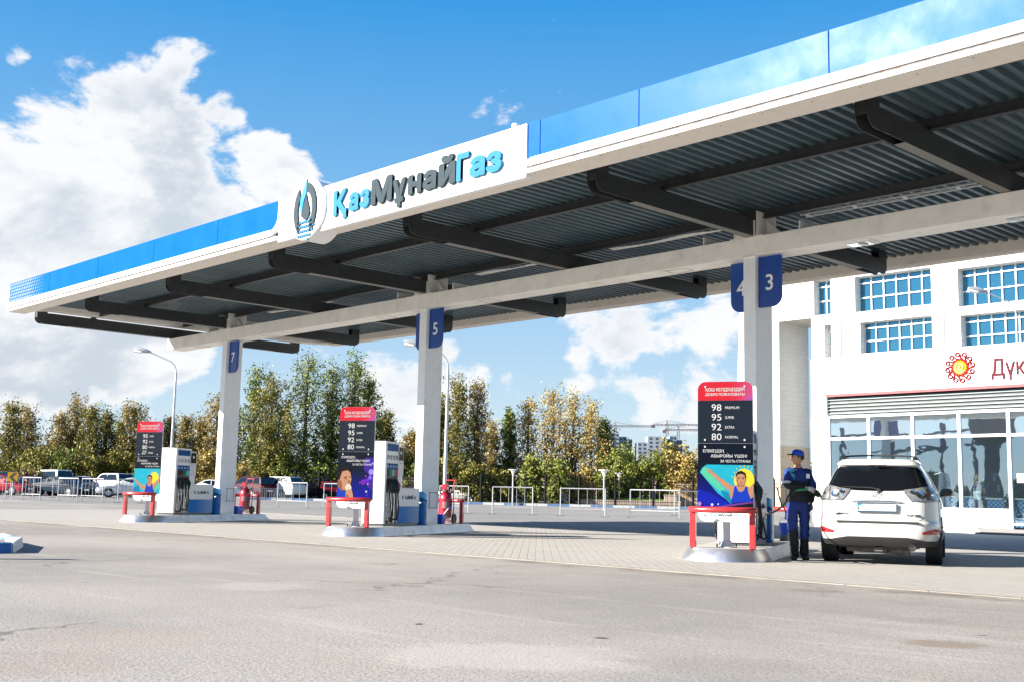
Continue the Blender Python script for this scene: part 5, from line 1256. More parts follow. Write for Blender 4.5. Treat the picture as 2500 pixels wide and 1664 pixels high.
# ------------------------------------------------------------------ unfinished blocks and tower cranes far away
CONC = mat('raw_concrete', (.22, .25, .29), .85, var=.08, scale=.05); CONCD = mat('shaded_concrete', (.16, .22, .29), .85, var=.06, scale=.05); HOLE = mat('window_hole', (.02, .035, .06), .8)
def block(parts, lab):
    t = thing('apartment_block', lab, 'building', at(parts[0][0], 900), YAW); o = at(parts[0][0], 900)
    for (x0, x1, yt, dy, mt_) in parts:
        zt2 = hgt((x0+x1)/2, yt, 900)-o.z; xa = (x0-parts[0][0])*900/FPX; xb = (x1-parts[0][0])*900/FPX
        b_ = MB().box(xa, xb, dy, dy+16, 0, zt2).build('wall', mt_, t); g = MB(); n = int((zt2-2)/3.1); k = max(2, int((xb-xa)/3.6))
        for r_ in range(n):
            for q in range(k):
                x = xa+(q+.5)*(xb-xa)/k; z = zt2-2.6-r_*3.1; g.box(x-.9, x+.9, dy-.12, dy-.02, z, z+1.5)
        tag(g.build('window_opening', HOLE, b_), kind='stuff')
    return t
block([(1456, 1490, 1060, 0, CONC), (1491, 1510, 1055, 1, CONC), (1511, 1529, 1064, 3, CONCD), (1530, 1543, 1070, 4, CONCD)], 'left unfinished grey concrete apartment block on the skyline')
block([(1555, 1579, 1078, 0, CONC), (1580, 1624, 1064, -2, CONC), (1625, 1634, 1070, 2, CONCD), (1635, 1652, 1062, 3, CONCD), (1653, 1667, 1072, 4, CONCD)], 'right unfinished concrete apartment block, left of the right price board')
CR = mat('crane_steel', (.10, .07, .08), .6)
def crane(px, ytop, xa, xb, yj, lab):
    o = at(px, 930); t = thing('tower_crane', lab, 'crane', o, YAW, 'tower cranes on the skyline'); zt2 = hgt(px, ytop, 930)-o.z; zj = hgt(px, yj, 930)-o.z; k = 930/FPX
    def lat(p, q, w, n, nm):
        g = MB(); p, q = Vector(p), Vector(q); d_ = (q-p); u = Vector((0, 0, 1)) if abs(d_.normalized().z) < .5 else Vector((1, 0, 0)); v_ = Vector((0, 1, 0))
        for a in (-1, 1):
            for b in (-1, 1): g.tube([p+u*a*w+v_*b*w, q+u*a*w+v_*b*w], .16, 4)
        for i in range(n):
            f0, f1 = i/n, (i+1)/n; s_ = 1 if i % 2 else -1
            for b in (-1, 1): g.tube([p+d_*f0-u*s_*w+v_*b*w, p+d_*f1+u*s_*w+v_*b*w], .12, 4)
        g.build(nm, CR, t)
    lat((0, 0, 0), (0, 0, zj), .9, 24, 'mast'); lat((0, 0, zj), (0, 0, zt2), .5, 4, 'tower_peak'); lat(((xa-px)*k, 0, zj+.6), ((xb-px)*k, 0, zj+.6+(xb-px)*k*.02), .6, 26, 'jib')
    MB().tube([(0, 0, zt2), ((xa-px)*k*.9, 0, zj+1.2)], .10, 4).tube([(0, 0, zt2), ((xb-px)*k*.62, 0, zj+1.2)], .10, 4).build('tie_rod', CR, t)
    s_ = -1 if abs(xa-px) < abs(xb-px) else 1; e = xa if s_ == -1 else xb
    MB().box((e-px)*k-1.5, (e-px)*k+1.5, -.8, .8, zj-1.8, zj+.4).build('counterweight', CR, t)
crane(1500.5, 1029, 1489, 1588, 1041, 'tower crane above the left unfinished block')
crane(1628, 1025, 1594, 1716, 1038, 'tower crane above the right unfinished block, higher jib')
crane(1656, 1039, 1622, 1720, 1050.5, 'tower crane at the right, with the lower jib')
# distant low white building glimpsed through the trees at left
t = thing('distant_house', 'pale low building glimpsed between the trees left of the leftmost board', 'building', at(330, 150), YAW)
MB().box(-9, 9, 0, 8, 0, 3.6).build('wall', mat('pale_wall', (.5, .5, .5), .8), t); MB().prism([(-9.5, 3.601), (9.5, 3.601), (7, 5.4), (-7, 5.4)], lambda u, v, q: Vector((u, q, v)), -.5, 8.5).build('roof', mat('grey_roof', (.25, .24, .24), .7), t)
# ------------------------------------------------------------------ parked cars
CGL = mat('car_glass', (.006, .009, .012), .06, spec=.8); TYRE = mat('tyre', (.015, .015, .016), .8); RIM = mat('alloy_rim', (.45, .46, .48), .3, metal=.8)
HEADL = mat('headlight_glass', (.55, .58, .62), .1, spec=.9); TAIL = mat('tail_light', (.30, .01, .012), .2)
PROF = {
 'sedan': dict(L=4.55, W=.88, body=[(-2.25, .30), (2.2, .28), (2.27, .50), (2.20, .68), (1.55, .80), (1.0, .90), (-1.45, .95), (-2.10, .92), (-2.27, .80), (-2.28, .45)], top=[(1.05, .89), (.25, 1.36), (-.10, 1.42), (-.75, 1.40), (-1.55, .94)], wh=(1.38, -1.36, .32)),
 'hatch': dict(L=4.2, W=.86, body=[(-2.0, .32), (2.05, .30), (2.12, .52), (2.0, .74), (1.5, .86), (.95, .96), (-1.6, 1.02), (-2.05, .95), (-2.10, .5)], top=[(1.0, .95), (.25, 1.44), (-.2, 1.50), (-1.2, 1.46), (-1.85, 1.0)], wh=(1.3, -1.28, .32)),
 'suv': dict(L=4.75, W=.93, body=[(-2.3, .42), (2.3, .42), (2.38, .65), (2.32, .98), (1.5, 1.08), (.95, 1.12), (-2.32, 1.14), (-2.40, .95), (-2.40, .55)], top=[(1.0, 1.11), (.45, 1.66), (.1, 1.76), (-1.9, 1.76), (-2.28, 1.13)], wh=(1.42, -1.38, .38)),
 'van': dict(L=4.7, W=.88, body=[(-2.3, .36), (2.25, .34), (2.35, .6), (2.28, .92), (1.8, 1.05), (-2.32, 1.08), (-2.36, .5)], top=[(1.75, 1.04), (1.05, 1.72), (.6, 1.92), (-2.05, 1.94), (-2.28, 1.07)], wh=(1.45, -1.3, .33)),
 'pickup': dict(L=5.1, W=.92, body=[(-2.5, .45), (2.45, .42), (2.52, .66), (2.42, .98), (1.5, 1.08), (.95, 1.12), (-.85, 1.12), (-2.5, 1.10), (-2.55, .6)], top=[(.95, 1.11), (.3, 1.66), (-.05, 1.74), (-2.2, 1.72), (-2.45, 1.11)], wh=(1.55, -1.5, .38))}
def car(px, s, deg, kind, mt, lab, extra=None):
    """deg: heading, 0 = nose to the right of the picture, 90 = away from the camera"""
    P = PROF[kind]; W_ = P['W']; t = thing('parked_car', lab, 'car', at(px, s), YAW+R(deg), 'cars parked behind the barriers'); zb_, zr = P['top'][0][1], max(z for _, z in P['top'])
    def wid(z):
        if z <= zb_: return W_*(1-.10*max(0, (.45-z)/.3)**2 - .03*max(0, (z-.6)/.4)**2)
        f = (z-zb_)/(zr-zb_); return W_*(.93-.24*f)
    def fn(u, v, q): k = q*wid(v); e = 1-.10*max(0, abs(u)/(P['L']/2)-.82)/.18; return Vector((u, k*e, v))
    r_ = P['wh'][2]; body = []
    ol = P['body']; 
    # arches cut into the sill line
    bot0, bot1 = ol[0], ol[1]; arc_ = lambda cx: [(cx+(r_+.05)*cos(a), r_*.98+(r_+.05)*sin(a)) for a in [pi-pi*k/8 for k in range(9)]]
    o = [bot0] + [p if p[1] > bot0[1] else (p[0], bot0[1]) for p in arc_(P['wh'][1])] + [p if p[1] > bot0[1] else (p[0], bot0[1]) for p in arc_(P['wh'][0])] + ol[1:]
    MB().prism(o, fn, -1, 1).build('body', mt, t, bevel=.03, seg=2)
    MB().prism(P['top'], fn, -1, 1).build('cabin', mt, t, bevel=.03, seg=2)
    T = P['top']; 
    def inset(z0, z1, xs0, xs1): pass
    # side windows
    cx = sum(p[0] for p in T)/len(T); cz = (zb_+zr)/2
    sw = [(cx+(x-cx)*.86, cz+(z-cz)*.74+.01) for x, z in T]; g = MB()
    xm = cx-.05
    def clipx(poly, x, keep):
        o_ = []
        for i in range(len(poly)):
            a, b = poly[i], poly[(i+1) % len(poly)]; ia = (a[0] >= x) == keep; ib = (b[0] >= x) == keep
            if ia: o_.append(a)
            if ia != ib: f = (x-a[0])/(b[0]-a[0]); o_.append((x, a[1]+(b[1]-a[1])*f))
        return o_
    for s_ in (1, -1):
        for poly in (clipx(sw, xm+.04, True), clipx(sw, xm-.04, False)):
            if len(poly) > 2: MB().prism(poly, fn, s_*1.003, s_*1.02).build('side_window', CGL, t)
    def slant(p, q, nm):
        p, q = Vector((p[0], 0, p[1])), Vector((q[0], 0, q[1])); d_ = q-p; nrm = Vector((-d_.z, 0, d_.x)).normalized(); nrm = nrm if nrm.z > 0 else -nrm
        a, b = p+d_*.10+nrm*.022, p+d_*.90+nrm*.022; g = MB(); g.face(*[Vector((c.x, s_*wid(c.z)*.86, c.z)) for c, s_ in ((a, -1), (a, 1), (b, 1), (b, -1))]); g.build(nm, CGL, t)
    slant(T[0], T[1], 'windscreen'); slant(T[-1], T[-2], 'rear_window')
    for wx in P['wh'][:2]:
        for s_ in (1, -1):
            M = Matrix.Translation((wx, s_*(W_-.10), r_)) @ Matrix.Rotation(pi/2, 4, 'X')
            w_ = MB().lathe([(r_*.62, -.105), (r_*.95, -.105), (r_, -.07), (r_, .07), (r_*.95, .105), (r_*.62, .105)], 20, M).build('wheel', TYRE, t, smooth=True)
            rm = MB(); rm.lathe([(0, -s_*.095*1), (r_*.15, -s_*.10), (r_*.16, -s_*.08), (r_*.5, -s_*.07), (r_*.62, -s_*.102)], 20, M); rm.build('rim', RIM, w_, smooth=True)
    xf = P['L']/2; zl = P['body'][3][1]-.05
    for s_ in (1, -1):
        MB().box(xf-.24, xf-.035, s_*W_*.62-.16, s_*W_*.62+.16, zl-.13, zl+.01).build('headlight', HEADL, t, bevel=.02, seg=1)
        MB().box(-xf-.005, -xf+.12, s_*W_*.72-.13, s_*W_*.72+.13, zb_-.26, zb_-.08).build('tail_light', TAIL, t, bevel=.02, seg=1)
        MB().box(.62, .80, s_*(W_+.03)-.06, s_*(W_+.03)+.06, zb_+.02, zb_+.15).build('mirror', mt, t, bevel=.02, seg=1)
    MB().box(xf-.03, xf+.01, -.25, .25, .42, .54).build('number_plate', WTXT, t); MB().box(-xf-.02, -xf+.02, -.25, .25, .60, .72).build('number_plate', WTXT, t)
    MB().box(xf-.06, xf+.004, -W_*.5, W_*.5, .56, .68).build('grille', DGREY, t)
    if extra == 'spare':
        M = Matrix.Translation((-xf-.13, .05, .95)) @ Matrix.Rotation(pi/2, 4, 'Y'); MB().lathe([(0, -.11), (.30, -.11), (.34, -.05), (.34, .09)], 20, M).build('spare_wheel', mt, t, smooth=True)
    return t
def paint(name, c): return mat(name, c, .5, var=.03, coat=0 if max(c) < .3 else .3, spec=.12)
CW = paint('car_white', (.62, .62, .62)); CRD = paint('car_red', (.20, .008, .022)); CMR = paint('car_maroon', (.045, .003, .009)); CNV = paint('car_navy', (.008, .02, .035)); CBK = paint('car_black', (.01, .01, .012)); CBL = paint('car_blue', (.01, .05, .16)); CSV = paint('car_silver', (.35, .37, .39))
car(14, 84, -22, 'sedan', CRD, 'bright red sedan at the left edge behind the chevron sign')
car(70, 86, -30, 'sedan', CMR, 'maroon sedan nose-on beside the bright red one')
car(0, 93, 165, 'suv', CBK, 'black car roof at the left edge behind the red sedan')
car(92, 97, 168, 'sedan', CW, 'white sedan half hidden left of the white minivan')
car(121, 92, 140, 'van', CW, 'white minivan with dark rear window behind the navy sedan')
car(152, 84, -24, 'sedan', CNV, 'dark navy sedan in front of the white minivan')
car(200, 93, 105, 'hatch', CSV, 'white hatchback seen from behind between minivan and off-roader')
car(268, 92, 142, 'suv', CW, 'white off-roader with spare wheel behind the white sedan', 'spare')
car(315, 83, 196, 'sedan', CW, 'white sedan facing left behind the leftmost price board')
car(508, 86, 185, 'sedan', CW, 'white car roof showing over the leftmost dispenser cabinet')
car(607, 90, 140, 'pickup', CMR, 'maroon pickup behind the picket fence')
car(672, 90, 150, 'suv', CW, 'white sport utility car behind the picket fence')
car(745, 97, 170, 'van', CBL, 'dark blue van behind the iron fence gate')
car(748, 92.5, 15, 'sedan', CBK, 'black sedan low behind the iron fence left of the middle board')
car(803, 95, 100, 'hatch', CRD, 'red hatchback behind the fence at the middle board')
car(1112, 97, 175, 'hatch', CW, 'white car behind the iron fence right of column 5')
car(1222, 97, 12, 'sedan', CW, 'white sedan behind the iron fence at the first free barrier')
car(1262, 98.5, 5, 'sedan', CSV, 'silver sedan behind the fence right of the cup lamp')
car(1327, 97, 170, 'hatch', CW, 'white hatchback behind the fence between the free barriers')
# things across the road behind the camera that the shop glass mirrors
def mir(px, py, y):
    r = cray(px, py); ym = 2*(YS+.03)-y; p = C0 + r*(ym/r.y); return Vector((p.x, y, p.z))
p = mir(2425, 1180, -34); tz = mir(2425, 985, -34).z
t = thing('water_tower', 'mushroom-headed water tower across the road, seen mirrored in the shop glass', 'water tower', (p.x, p.y, 0))
MB().lathe([(.9, 0), (.7, tz*.55), (.75, tz-4.2), (1.9, tz-3.2), (2.1, tz-.8), (1.8, tz), (0, tz+.1)], 20).build('tower', mat('tower_brown', (.045, .04, .045), .8), t, smooth=True)
random.seed(21)
for k in range(9):
    px = 2010+k*68; p = mir(px, 1150, -46-4*(k % 3)); h = max(3, mir(px, 1150+12*((k*7) % 4), p.y).z)
    t = thing('tree', 'dark tree across the road, mirrored in the shop glass', 'tree', (p.x, p.y, 0), k, 'trees mirrored in the shop glass')
    to, cr_ = make_crown('crown', h, h*.34, 1500, 900+k, LM['green'], 'poplar', size=.35); to.parent = t; cr_.parent = t
for k, (px, yt) in enumerate(((2060, 1040), (2180, 1075), (2300, 1030), (2380, 1060))):
    p = mir(px, 1150, -60); h = mir(px, yt, -60).z
    t = thing('tower_crane', 'thin crane across the road, mirrored in the shop glass', 'crane', (p.x, p.y, 0), .3*k, 'cranes mirrored in the shop glass')
    MB().box(-.2, .2, -.2, .2, 0, h).build('mast', CR, t); MB().box(-4, 9, -.12, .12, h-1.4, h-1.1).build('jib', CR, t)
# ------------------------------------------------------------------ white sport utility car being refuelled
def interp(T, z):
    if z <= T[0][0]: return T[0][1]
    for (a, b), (c, d_) in zip(T, T[1:]):
        if z <= c: f = (z-a)/(c-a); return b+(d_-b)*f
    return T[-1][1]
WZ = [(.30, .87), (.42, .915), (.55, .928), (.70, .915), (.85, .908), (1.0, .895), (1.10, .868), (1.18, .83), (1.25, .79), (1.38, .73), (1.50, .66), (1.56, .61), (1.60, .54)]
YRr = [(.30, .10), (.38, .03), (.48, 0), (.62, .0), (.655, .02), (.67, .06), (.8, .075), (1.0, .095), (1.10, .135), (1.18, .19), (1.35, .33), (1.48, .44), (1.52, .41), (1.56, .46), (1.60, .62)]
YFr = [(.30, 4.5), (.5, 4.70), (.7, 4.68), (.85, 4.5), (.95, 4.1), (1.02, 3.6), (1.12, 3.35), (1.35, 2.95), (1.5, 2.65), (1.56, 2.4), (1.60, 2.1)]
NE = 6.2
def rear(x, z, t=0):
    W_, a, b = interp(WZ, z), interp(YRr, z), interp(YFr, z); h = (b-a)/2; q = min(.9999, abs(x)/W_)
    y = (a+b)/2 - h*(1-q**NE)**(1/NE)
    e = .004; q2 = min(.9999, (abs(x)+e)/W_); y2 = (a+b)/2 - h*(1-q2**NE)**(1/NE); dydx = (y2-y)/e*(1 if x > 0 else -1)
    a3 = interp(YRr, z+.02); dydz = (a3-a)/.02
    n = Vector((dydx, -1, dydz)).normalized()
    return Vector((x, y, z)) + n*t
def patch(g, outline, fn, t0, t1, step=.035):
    """solid skin following a curved surface, from an outline in its own 2-D coordinates"""
    ol = []
    for i, p in enumerate(outline):
        q = outline[(i+1) % len(outline)]; L = sqrt((p[0]-q[0])**2+(p[1]-q[1])**2); k = max(1, int(L/step))
        ol += [(p[0]+(q[0]-p[0])*j/k, p[1]+(q[1]-p[1])*j/k) for j in range(k)]
    n = len(ol); pts = [Vector(p) for p in ol]
    xs = [p[0] for p in ol]; ys = [p[1] for p in ol]
    def inside(x, y):
        c = False
        for i in range(n):
            a, b = ol[i], ol[i-1]
            if (a[1] > y) != (b[1] > y) and x < (b[0]-a[0])*(y-a[1])/(b[1]-a[1])+a[0]: c = not c
        return c
    x = min(xs)+step*.5
    while x < max(xs):
        y = min(ys)+step*.5
        while y < max(ys):
            if inside(x, y) and min((x-p[0])**2+(y-p[1])**2 for p in ol) > (step*.45)**2: pts.append(Vector((x, y)))
            y += step
        x += step
    V, E_, F_, *_r = delaunay_2d_cdt(pts, [(i, (i+1) % n) for i in range(n)], [], 1, 1e-6)
    o = len(g.v); g.v += [tuple(fn(v.x, v.y, t1)) for v in V]
    for f in F_: g.f.append(tuple(o+i for i in f)); g.m.append(g.cur)
    o2 = len(g.v); g.v += [tuple(fn(p[0], p[1], t1)) for p in ol] + [tuple(fn(p[0], p[1], t0)) for p in ol]
    for i in range(n): j = (i+1) % n; g.f.append((o2+i, o2+j, o2+n+j, o2+n+i)); g.m.append(g.cur)
    return g
CARW = mat('car_pearl_white', (.50, .49, .46), .22, var=.02, coat=.8, scale=1); CBLK = mat('car_black_plastic', (.018, .018, .02), .55)
RGL = mat('rear_window_glass', (.004, .005, .007), .05, spec=.35); CHROME = mat('chrome', (.75, .76, .78), .12, metal=1., var=.02)
LENSC = mat('clear_lamp_lens', (.20, .205, .21), .15, metal=.4, var=.35, scale=26, spec=.9, coat=.8); LENSB = mat('amber_lamp_lens', (.16, .09, .06), .15, metal=.2, var=.3, scale=26, coat=.8); REFL = mat('red_reflector', (.30, .006, .01), .15, coat=.5)
TC = R(25); uC = Vector((-sin(TC), cos(TC), 0)); axle = Vector((-9.37, 17.17, 0)); oC = axle - uC*.98
suv = thing('sport_utility_car', 'white sport utility car seen from behind, being refuelled by the attendant', 'car', oC, TC)
g = MB(); zl = [.30, .34, .38, .44, .52, .60, .64, .655, .668, .69, .78, .88, .98, 1.06, 1.12, 1.18, 1.25, 1.33, 1.41, 1.48, 1.52, 1.56, 1.585, 1.60]; rings = []
def ring(z, sh=0):
    W_, a, b = interp(WZ, z), interp(YRr, z), interp(YFr, z); o = []
    for k in range(96):
        t_ = 2*pi*k/96; c, s_ = cos(t_), sin(t_); n_ = NE
        x = W_*(1 if c > 0 else -1)*abs(c)**(2/n_); y = (a+b)/2 + (b-a)/2*(1 if s_ > 0 else -1)*abs(s_)**(2/n_); zz_ = z
        if abs(x) > .6 and z < .85:
            for wy in (.98, 3.70):
                dd = .43**2-(y-wy)**2
                if dd > 0: zz_ = max(zz_, .33+sqrt(dd))
        o.append(Vector((x, y, zz_)))
    return o + [o[0]]
g.quadgrid([ring(z) for z in zl])
top = ring(1.60); cx = sum((p.y for p in top[:-1]))/96
g.quadgrid([[Vector((p.x*f, cx+(p.y-cx)*f, 1.60+.035*(1-f*f))) for p in top] for f in (1, .8, .55, .3, .02)])
body = g.build('body', CARW, suv, smooth=True, autos=50)
def M2(o): return [(-x, z) for x, z in o][::-1]
glass = [(-.575, 1.505), (0, 1.515), (.575, 1.505), (.645, 1.44), (.725, 1.25), (.74, 1.21), (.70, 1.175), (.58, 1.150), (.3, 1.128), (0, 1.122), (-.3, 1.128), (-.58, 1.150), (-.70, 1.175), (-.74, 1.21), (-.725, 1.25), (-.645, 1.44)]
rw = patch(MB(), glass, rear, 0, .006, .05).build('rear_window', RGL, suv, smooth=True)
g = MB(); g.tube([rear(.02, 1.135, .03), rear(-.10, 1.155, .035), rear(-.50, 1.165, .03)], [.012, .010, .006], 8); g.tube([rear(-.52, 1.168, .018), rear(-.06, 1.150, .018)], .006, 6); g.lathe([(.035, 0), (.03, .03), (0, .035)], 12, Matrix.Translation(rear(.03, 1.13, .0)) @ Matrix.Rotation(pi/2, 4, 'X')); g.build('wiper', BLACK, rw)
patch(MB(), [(-.585, 1.585), (.585, 1.585), (.60, 1.535), (.57, 1.512), (-.57, 1.512), (-.60, 1.535)], rear, 0, .05, .06).build('spoiler', CARW, suv, bevel=.008, seg=1)
MB().box(-.13, .13, .355, .375, 1.522, 1.535).build('brake_light', mat('smoked_red', (.05, .01, .012), .2), suv)
tg = MB()
def line_on(pts, r_=.0035, t=.001): tg.tube([rear(x, z, t) for x, z in pts], r_, 5)
line_on([(-.70, .99), (-.695, .86), (-.69, .74), (-.62, .69), (-.50, .675)]); line_on([(.70, .99), (.695, .86), (.69, .74), (.62, .69), (.50, .675)]); line_on([(x, 1.105) for x in (-.42, -.2, 0, .2, .42)], .002)
line_on([(-.90, .71), (-.80, .70), (-.70, .70)], .003); line_on([(.90, .71), (.80, .70), (.70, .70)], .003)
tg.build('panel_gap', CBLK, body)
lampL = [(-.880, .985), (-.876, 1.06), (-.846, 1.15), (-.785, 1.205), (-.70, 1.20), (-.56, 1.165), (-.395, 1.145), (-.425, 1.08), (-.51, .980), (-.70, .975)]
for s_, ol, mt_ in ((1, lampL, LENSC), (-1, M2(lampL), LENSC)):
    patch(MB(), [(cxx+(x-cxx)*1.035, czz+(z-czz)*1.07) for cxx, czz in [(-s_*.655, 1.085)] for x, z in ol], rear, 0, .007, .03).build('lamp_surround', CBLK, suv, smooth=True)
    lp = patch(MB(), ol, rear, 0, .012, .03).build('tail_light', mt_, suv, smooth=True)
    inner = [(-s_*abs(x), z) for x, z in [(-.855, 1.0), (-.80, 1.15), (-.745, 1.17), (-.71, 1.14), (-.71, 1.0)]]
    patch(MB(), inner, rear, .0125, .016, .03).build('outer_lens', LENSC if s_ == 1 else LENSB, lp, smooth=True)
    for cx_, cz_, r_ in ((-.62, 1.075, .062), (-.52, 1.105, .038), (-.79, 1.06, .045)):
        c0 = rear(-s_*abs(cx_), cz_, .013); dv = (rear(-s_*abs(cx_), cz_, .05)-c0).normalized(); Ml = Matrix.Translation(c0) @ dv.to_track_quat('Z', 'Y').to_matrix().to_4x4()
        MB().lathe([(r_, 0), (r_, .008), (r_*.82, .006), (r_*.5, .001), (0, .003)], 16, Ml).build('lamp_bowl', CHROME, lp, smooth=True)
    g = MB(); g.tube([rear(-s_*.70, z, .014) for z in (.99, 1.06, 1.13, 1.185)], .006, 6); g.tube([rear(-s_*x, .995, .014) for x in (.72, .80, .865)], .005, 6); g.build('lamp_frame', CBLK, lp)
    rr_ = [(-s_*x, z) for x, z in ((.905, .575), (.80, .560), (.64, .515), (.65, .480), (.88, .485), (.912, .52))]
    patch(MB(), rr_ if s_ == 1 else rr_[::-1], rear, 0, .006, .03).build('reflector', REFL, suv, smooth=True)
# bumper step, valance, chrome bar, plate, marks
patch(MB(), [(-.60, .668), (.60, .668), (.60, .640), (-.60, .640)], lambda x, z, t: Vector((x, interp(YRr, .62)+.0-t+.02*abs(x)**2, z)), -.03, .008, .05).build('bumper_pad', CBLK, suv)
g = MB(); bz = lambda x: .43 - .05*min(1, max(0, (abs(x)-.45)/.25))
xsn = [-.86+.086*k for k in range(21)]
ol = [(x, bz(x)) for x in xsn] + [(.86, .30), (-.86, .30)]
patch(g, ol, rear, 0, .010, .05).build('lower_valance', CBLK, suv, smooth=True)
g = MB(); ch = [(x, .955+.012*(1-(x/.38)**2)) for x in [-.38+.076*k for k in range(11)]]; g.tube([rear(x, z, .016) for x, z in ch], [.006]+[.017]*9+[.006], 8); g.build('chrome_bar', CHROME, suv, smooth=True)
pl_ = MB().box(-.285, .285, -.005, .03, .80, .935, Matrix.Translation((0, .047, 0))).build('number_plate', pm((1.2, 1.25, 1.3)), suv, bevel=.004, seg=1)
g = MB(); 
for a in ((-.285, .285, .80, .822), (-.285, .285, .929, .936), (-.286, -.279, .80, .936), (.279, .286, .80, .936)): g.box(a[0], a[1], .036, .0415, a[2], a[3])
g.build('plate_frame', pm((.10, .16, .24)), pl_)
MB().box(-.272, -.222, .0405, .0417, .895, .925).build('plate_flag', pm((.05, .6, .75)), pl_)
text('lettering', 'KZ', BLACK, pl_, (-.27, .0415, .845), (1, 0, 0), (0, 0, 1), w=.05, h=.032, ext=.001)
text('lettering', 'LEXUS', SLATE, suv, (-.62, rear(-.62, .76, 0).y+.006, .762), (1, 0, 0), (0, 0, 1), w=.20, h=.026, ext=.03, bold=.01)
text('lettering', 'RX 350', SLATE, suv, (.44, rear(.62, .755, 0).y+.006, .750), (1, 0, 0), (0, 0, 1), w=.185, h=.026, ext=.03, bold=.01)
g = MB(); e0 = rear(0, 1.055, .008); g.tube([(e0.x+.062*cos(a), e0.y, e0.z+.044*sin(a)) for a in [2*pi*k/24 for k in range(25)]], .006, 6, cap=False); g.tube([(e0.x+.01, e0.y, e0.z+.04), (e0.x-.03, e0.y, e0.z-.018), (e0.x+.05, e0.y, e0.z-.022)], .006, 6); g.build('badge', CHROME, suv, smooth=True)
# underbody, exhaust, wheels
g = MB(); g.box(-.72, .72, .35, 4.2, .27, .42); g.box(-.62, .62, .20, .36, .26, .34); g.build('underbody', CBLK, suv, bevel=.03, seg=1)
g = MB(); g.tube([(-.62, .98, .30), (.62, .98, .30)], .045, 8); g.tube([(-.5, .60, .24), (.45, .55, .22)], .06, 10); g.tube([(-.2, .45, .26), (-.1, 1.4, .25)], .03, 8); g.box(-.06, .06, .18, .24, .21, .27); g.tube([(.1, .5, .20), (.3, .62, .16), (.42, .9, .22)], .03, 8); g.build('rear_axle', mat('dirty_metal', (.09, .085, .08), .6, var=.3, scale=12), suv)
g = MB(); g.tube([(.50, .55, .27), (.50, .10, .275)], .048, 14); g.lathe([(.048, 0), (.052, 0), (.052, .10), (.048, .10)], 16, Matrix.Translation((.50, .04, .275)) @ Matrix.Rotation(-pi/2, 4, 'X')); g.lathe([(0, .06), (.04, .06), (.044, 0), (.048, 0)], 14, Matrix.Translation((.50, .05, .275)) @ Matrix.Rotation(-pi/2, 4, 'X')); g.build('exhaust_pipe', mat('exhaust_steel', (.22, .21, .20), .3, metal=1.), suv, smooth=True)
for wy in (.98, 3.70):
    for s_ in (-1, 1):
        M = Matrix.Translation((s_*.785, wy, .36)) @ Matrix.Rotation(pi/2, 4, 'Y'); r_ = .36
        prof_ = [(r_*.60, -.115), (r_*.93, -.12), (r_*.985, -.10), (r_, -.07)] + [p for k in range(-3, 4) for p in ((r_, k*.022-.006), (r_-.008, k*.022-.005), (r_-.008, k*.022+.001), (r_, k*.022+.002))] + [(r_, .07), (r_*.985, .10), (r_*.93, .12), (r_*.60, .115)]
        w_ = MB().lathe(prof_, 40, M).build('wheel', TYRE, suv, smooth=True, autos=30)
        MB().lathe([(0, s_*.09), (.06, s_*.095), (.07, s_*.075), (r_*.45, s_*.085), (r_*.62, s_*.112)], 20, M).build('rim', RIM, w_, smooth=True)
g = MB()
for s_ in (-1, 1):
    M = Matrix.Translation((s_*.66, .98, .42)); g.box(s_*.66-.01, s_*.66+.01, .60, 1.36, .36, .80)
g.build('wheel_well', CBLK, suv)
# mirrors, roof rails, antenna, inside seats seen through nothing
for s_ in (-1, 1):
    mm_ = MB(); sh_ = [(.0, .0), (.20, .03), (.23, .10), (.18, .17), (.04, .17), (-.01, .10)]
    mm_.prism(sh_, lambda u, v, q: Vector((s_*(.86+u), 3.02+q, 1.06+v)), -.07, .07); mr = mm_.build('mirror', CARW, suv, bevel=.03, seg=2)
    MB().prism([(.02, .02), (.18, .045), (.205, .10), (.165, .15), (.05, .15), (.01, .10)], lambda u, v, q: Vector((s_*(.86+u), 2.935+q, 1.06+v)), 0, .012).build('mirror_glass', ref_glass('mirror_glass', (.15, .35, .42), .03, 0, 1, .9) if s_ < 0 else RGL, mr)
    MB().tube(bez([(s_*.53, .62, 1.60), (s_*.525, .72, 1.655), (s_*.55, 1.5, 1.675), (s_*.55, 2.3, 1.655), (s_*.54, 2.45, 1.60)]), .014, 8).build('roof_rail', CBLK, suv, smooth=True)
g = MB(); g.tube(bez([(-.56, .95, 1.655), (-.50, .95, 1.685), (0, .95, 1.70), (.50, .95, 1.685), (.56, .95, 1.655)]), .014, 8)
for s_ in (-1, 1): g.box(s_*.545-.03, s_*.545+.03, .91, .99, 1.62, 1.685)
g.build('cross_bar', CBLK, suv)
MB().tube([(.44, .60, 1.60), (.44, .58, 1.83)], [.010, .004], 6).build('antenna', BLACK, suv)
for s_ in (-1, 1):
    q = [(1.05, 1.16), (3.15, 1.14), (2.75, 1.44), (1.4, 1.46)]
    def fsd(y, z, t): 
        W_, a, b = interp(WZ, z), interp(YRr, z), interp(YFr, z); f = min(.999, abs((y-(a+b)/2)/((b-a)/2))); return Vector((s_*(W_*(1-f**NE)**(1/NE)+t), y, z))
    patch(MB(), q if s_ == 1 else q[::-1], fsd, 0, .006, .08).build('side_window', RGL, suv, smooth=True)
MB().lathe([(0, 0), (.075, 0), (.08, .01), (.0, .012)], 16, Matrix.Translation((-.905, 1.22, .985)) @ Matrix.Rotation(-pi/2, 4, 'Y')).build('fuel_inlet', CBLK, suv)
MB().box(-.99, -.975, 1.33, 1.49, .90, 1.07).build('fuel_flap', CARW, suv, bevel=.005, seg=1)
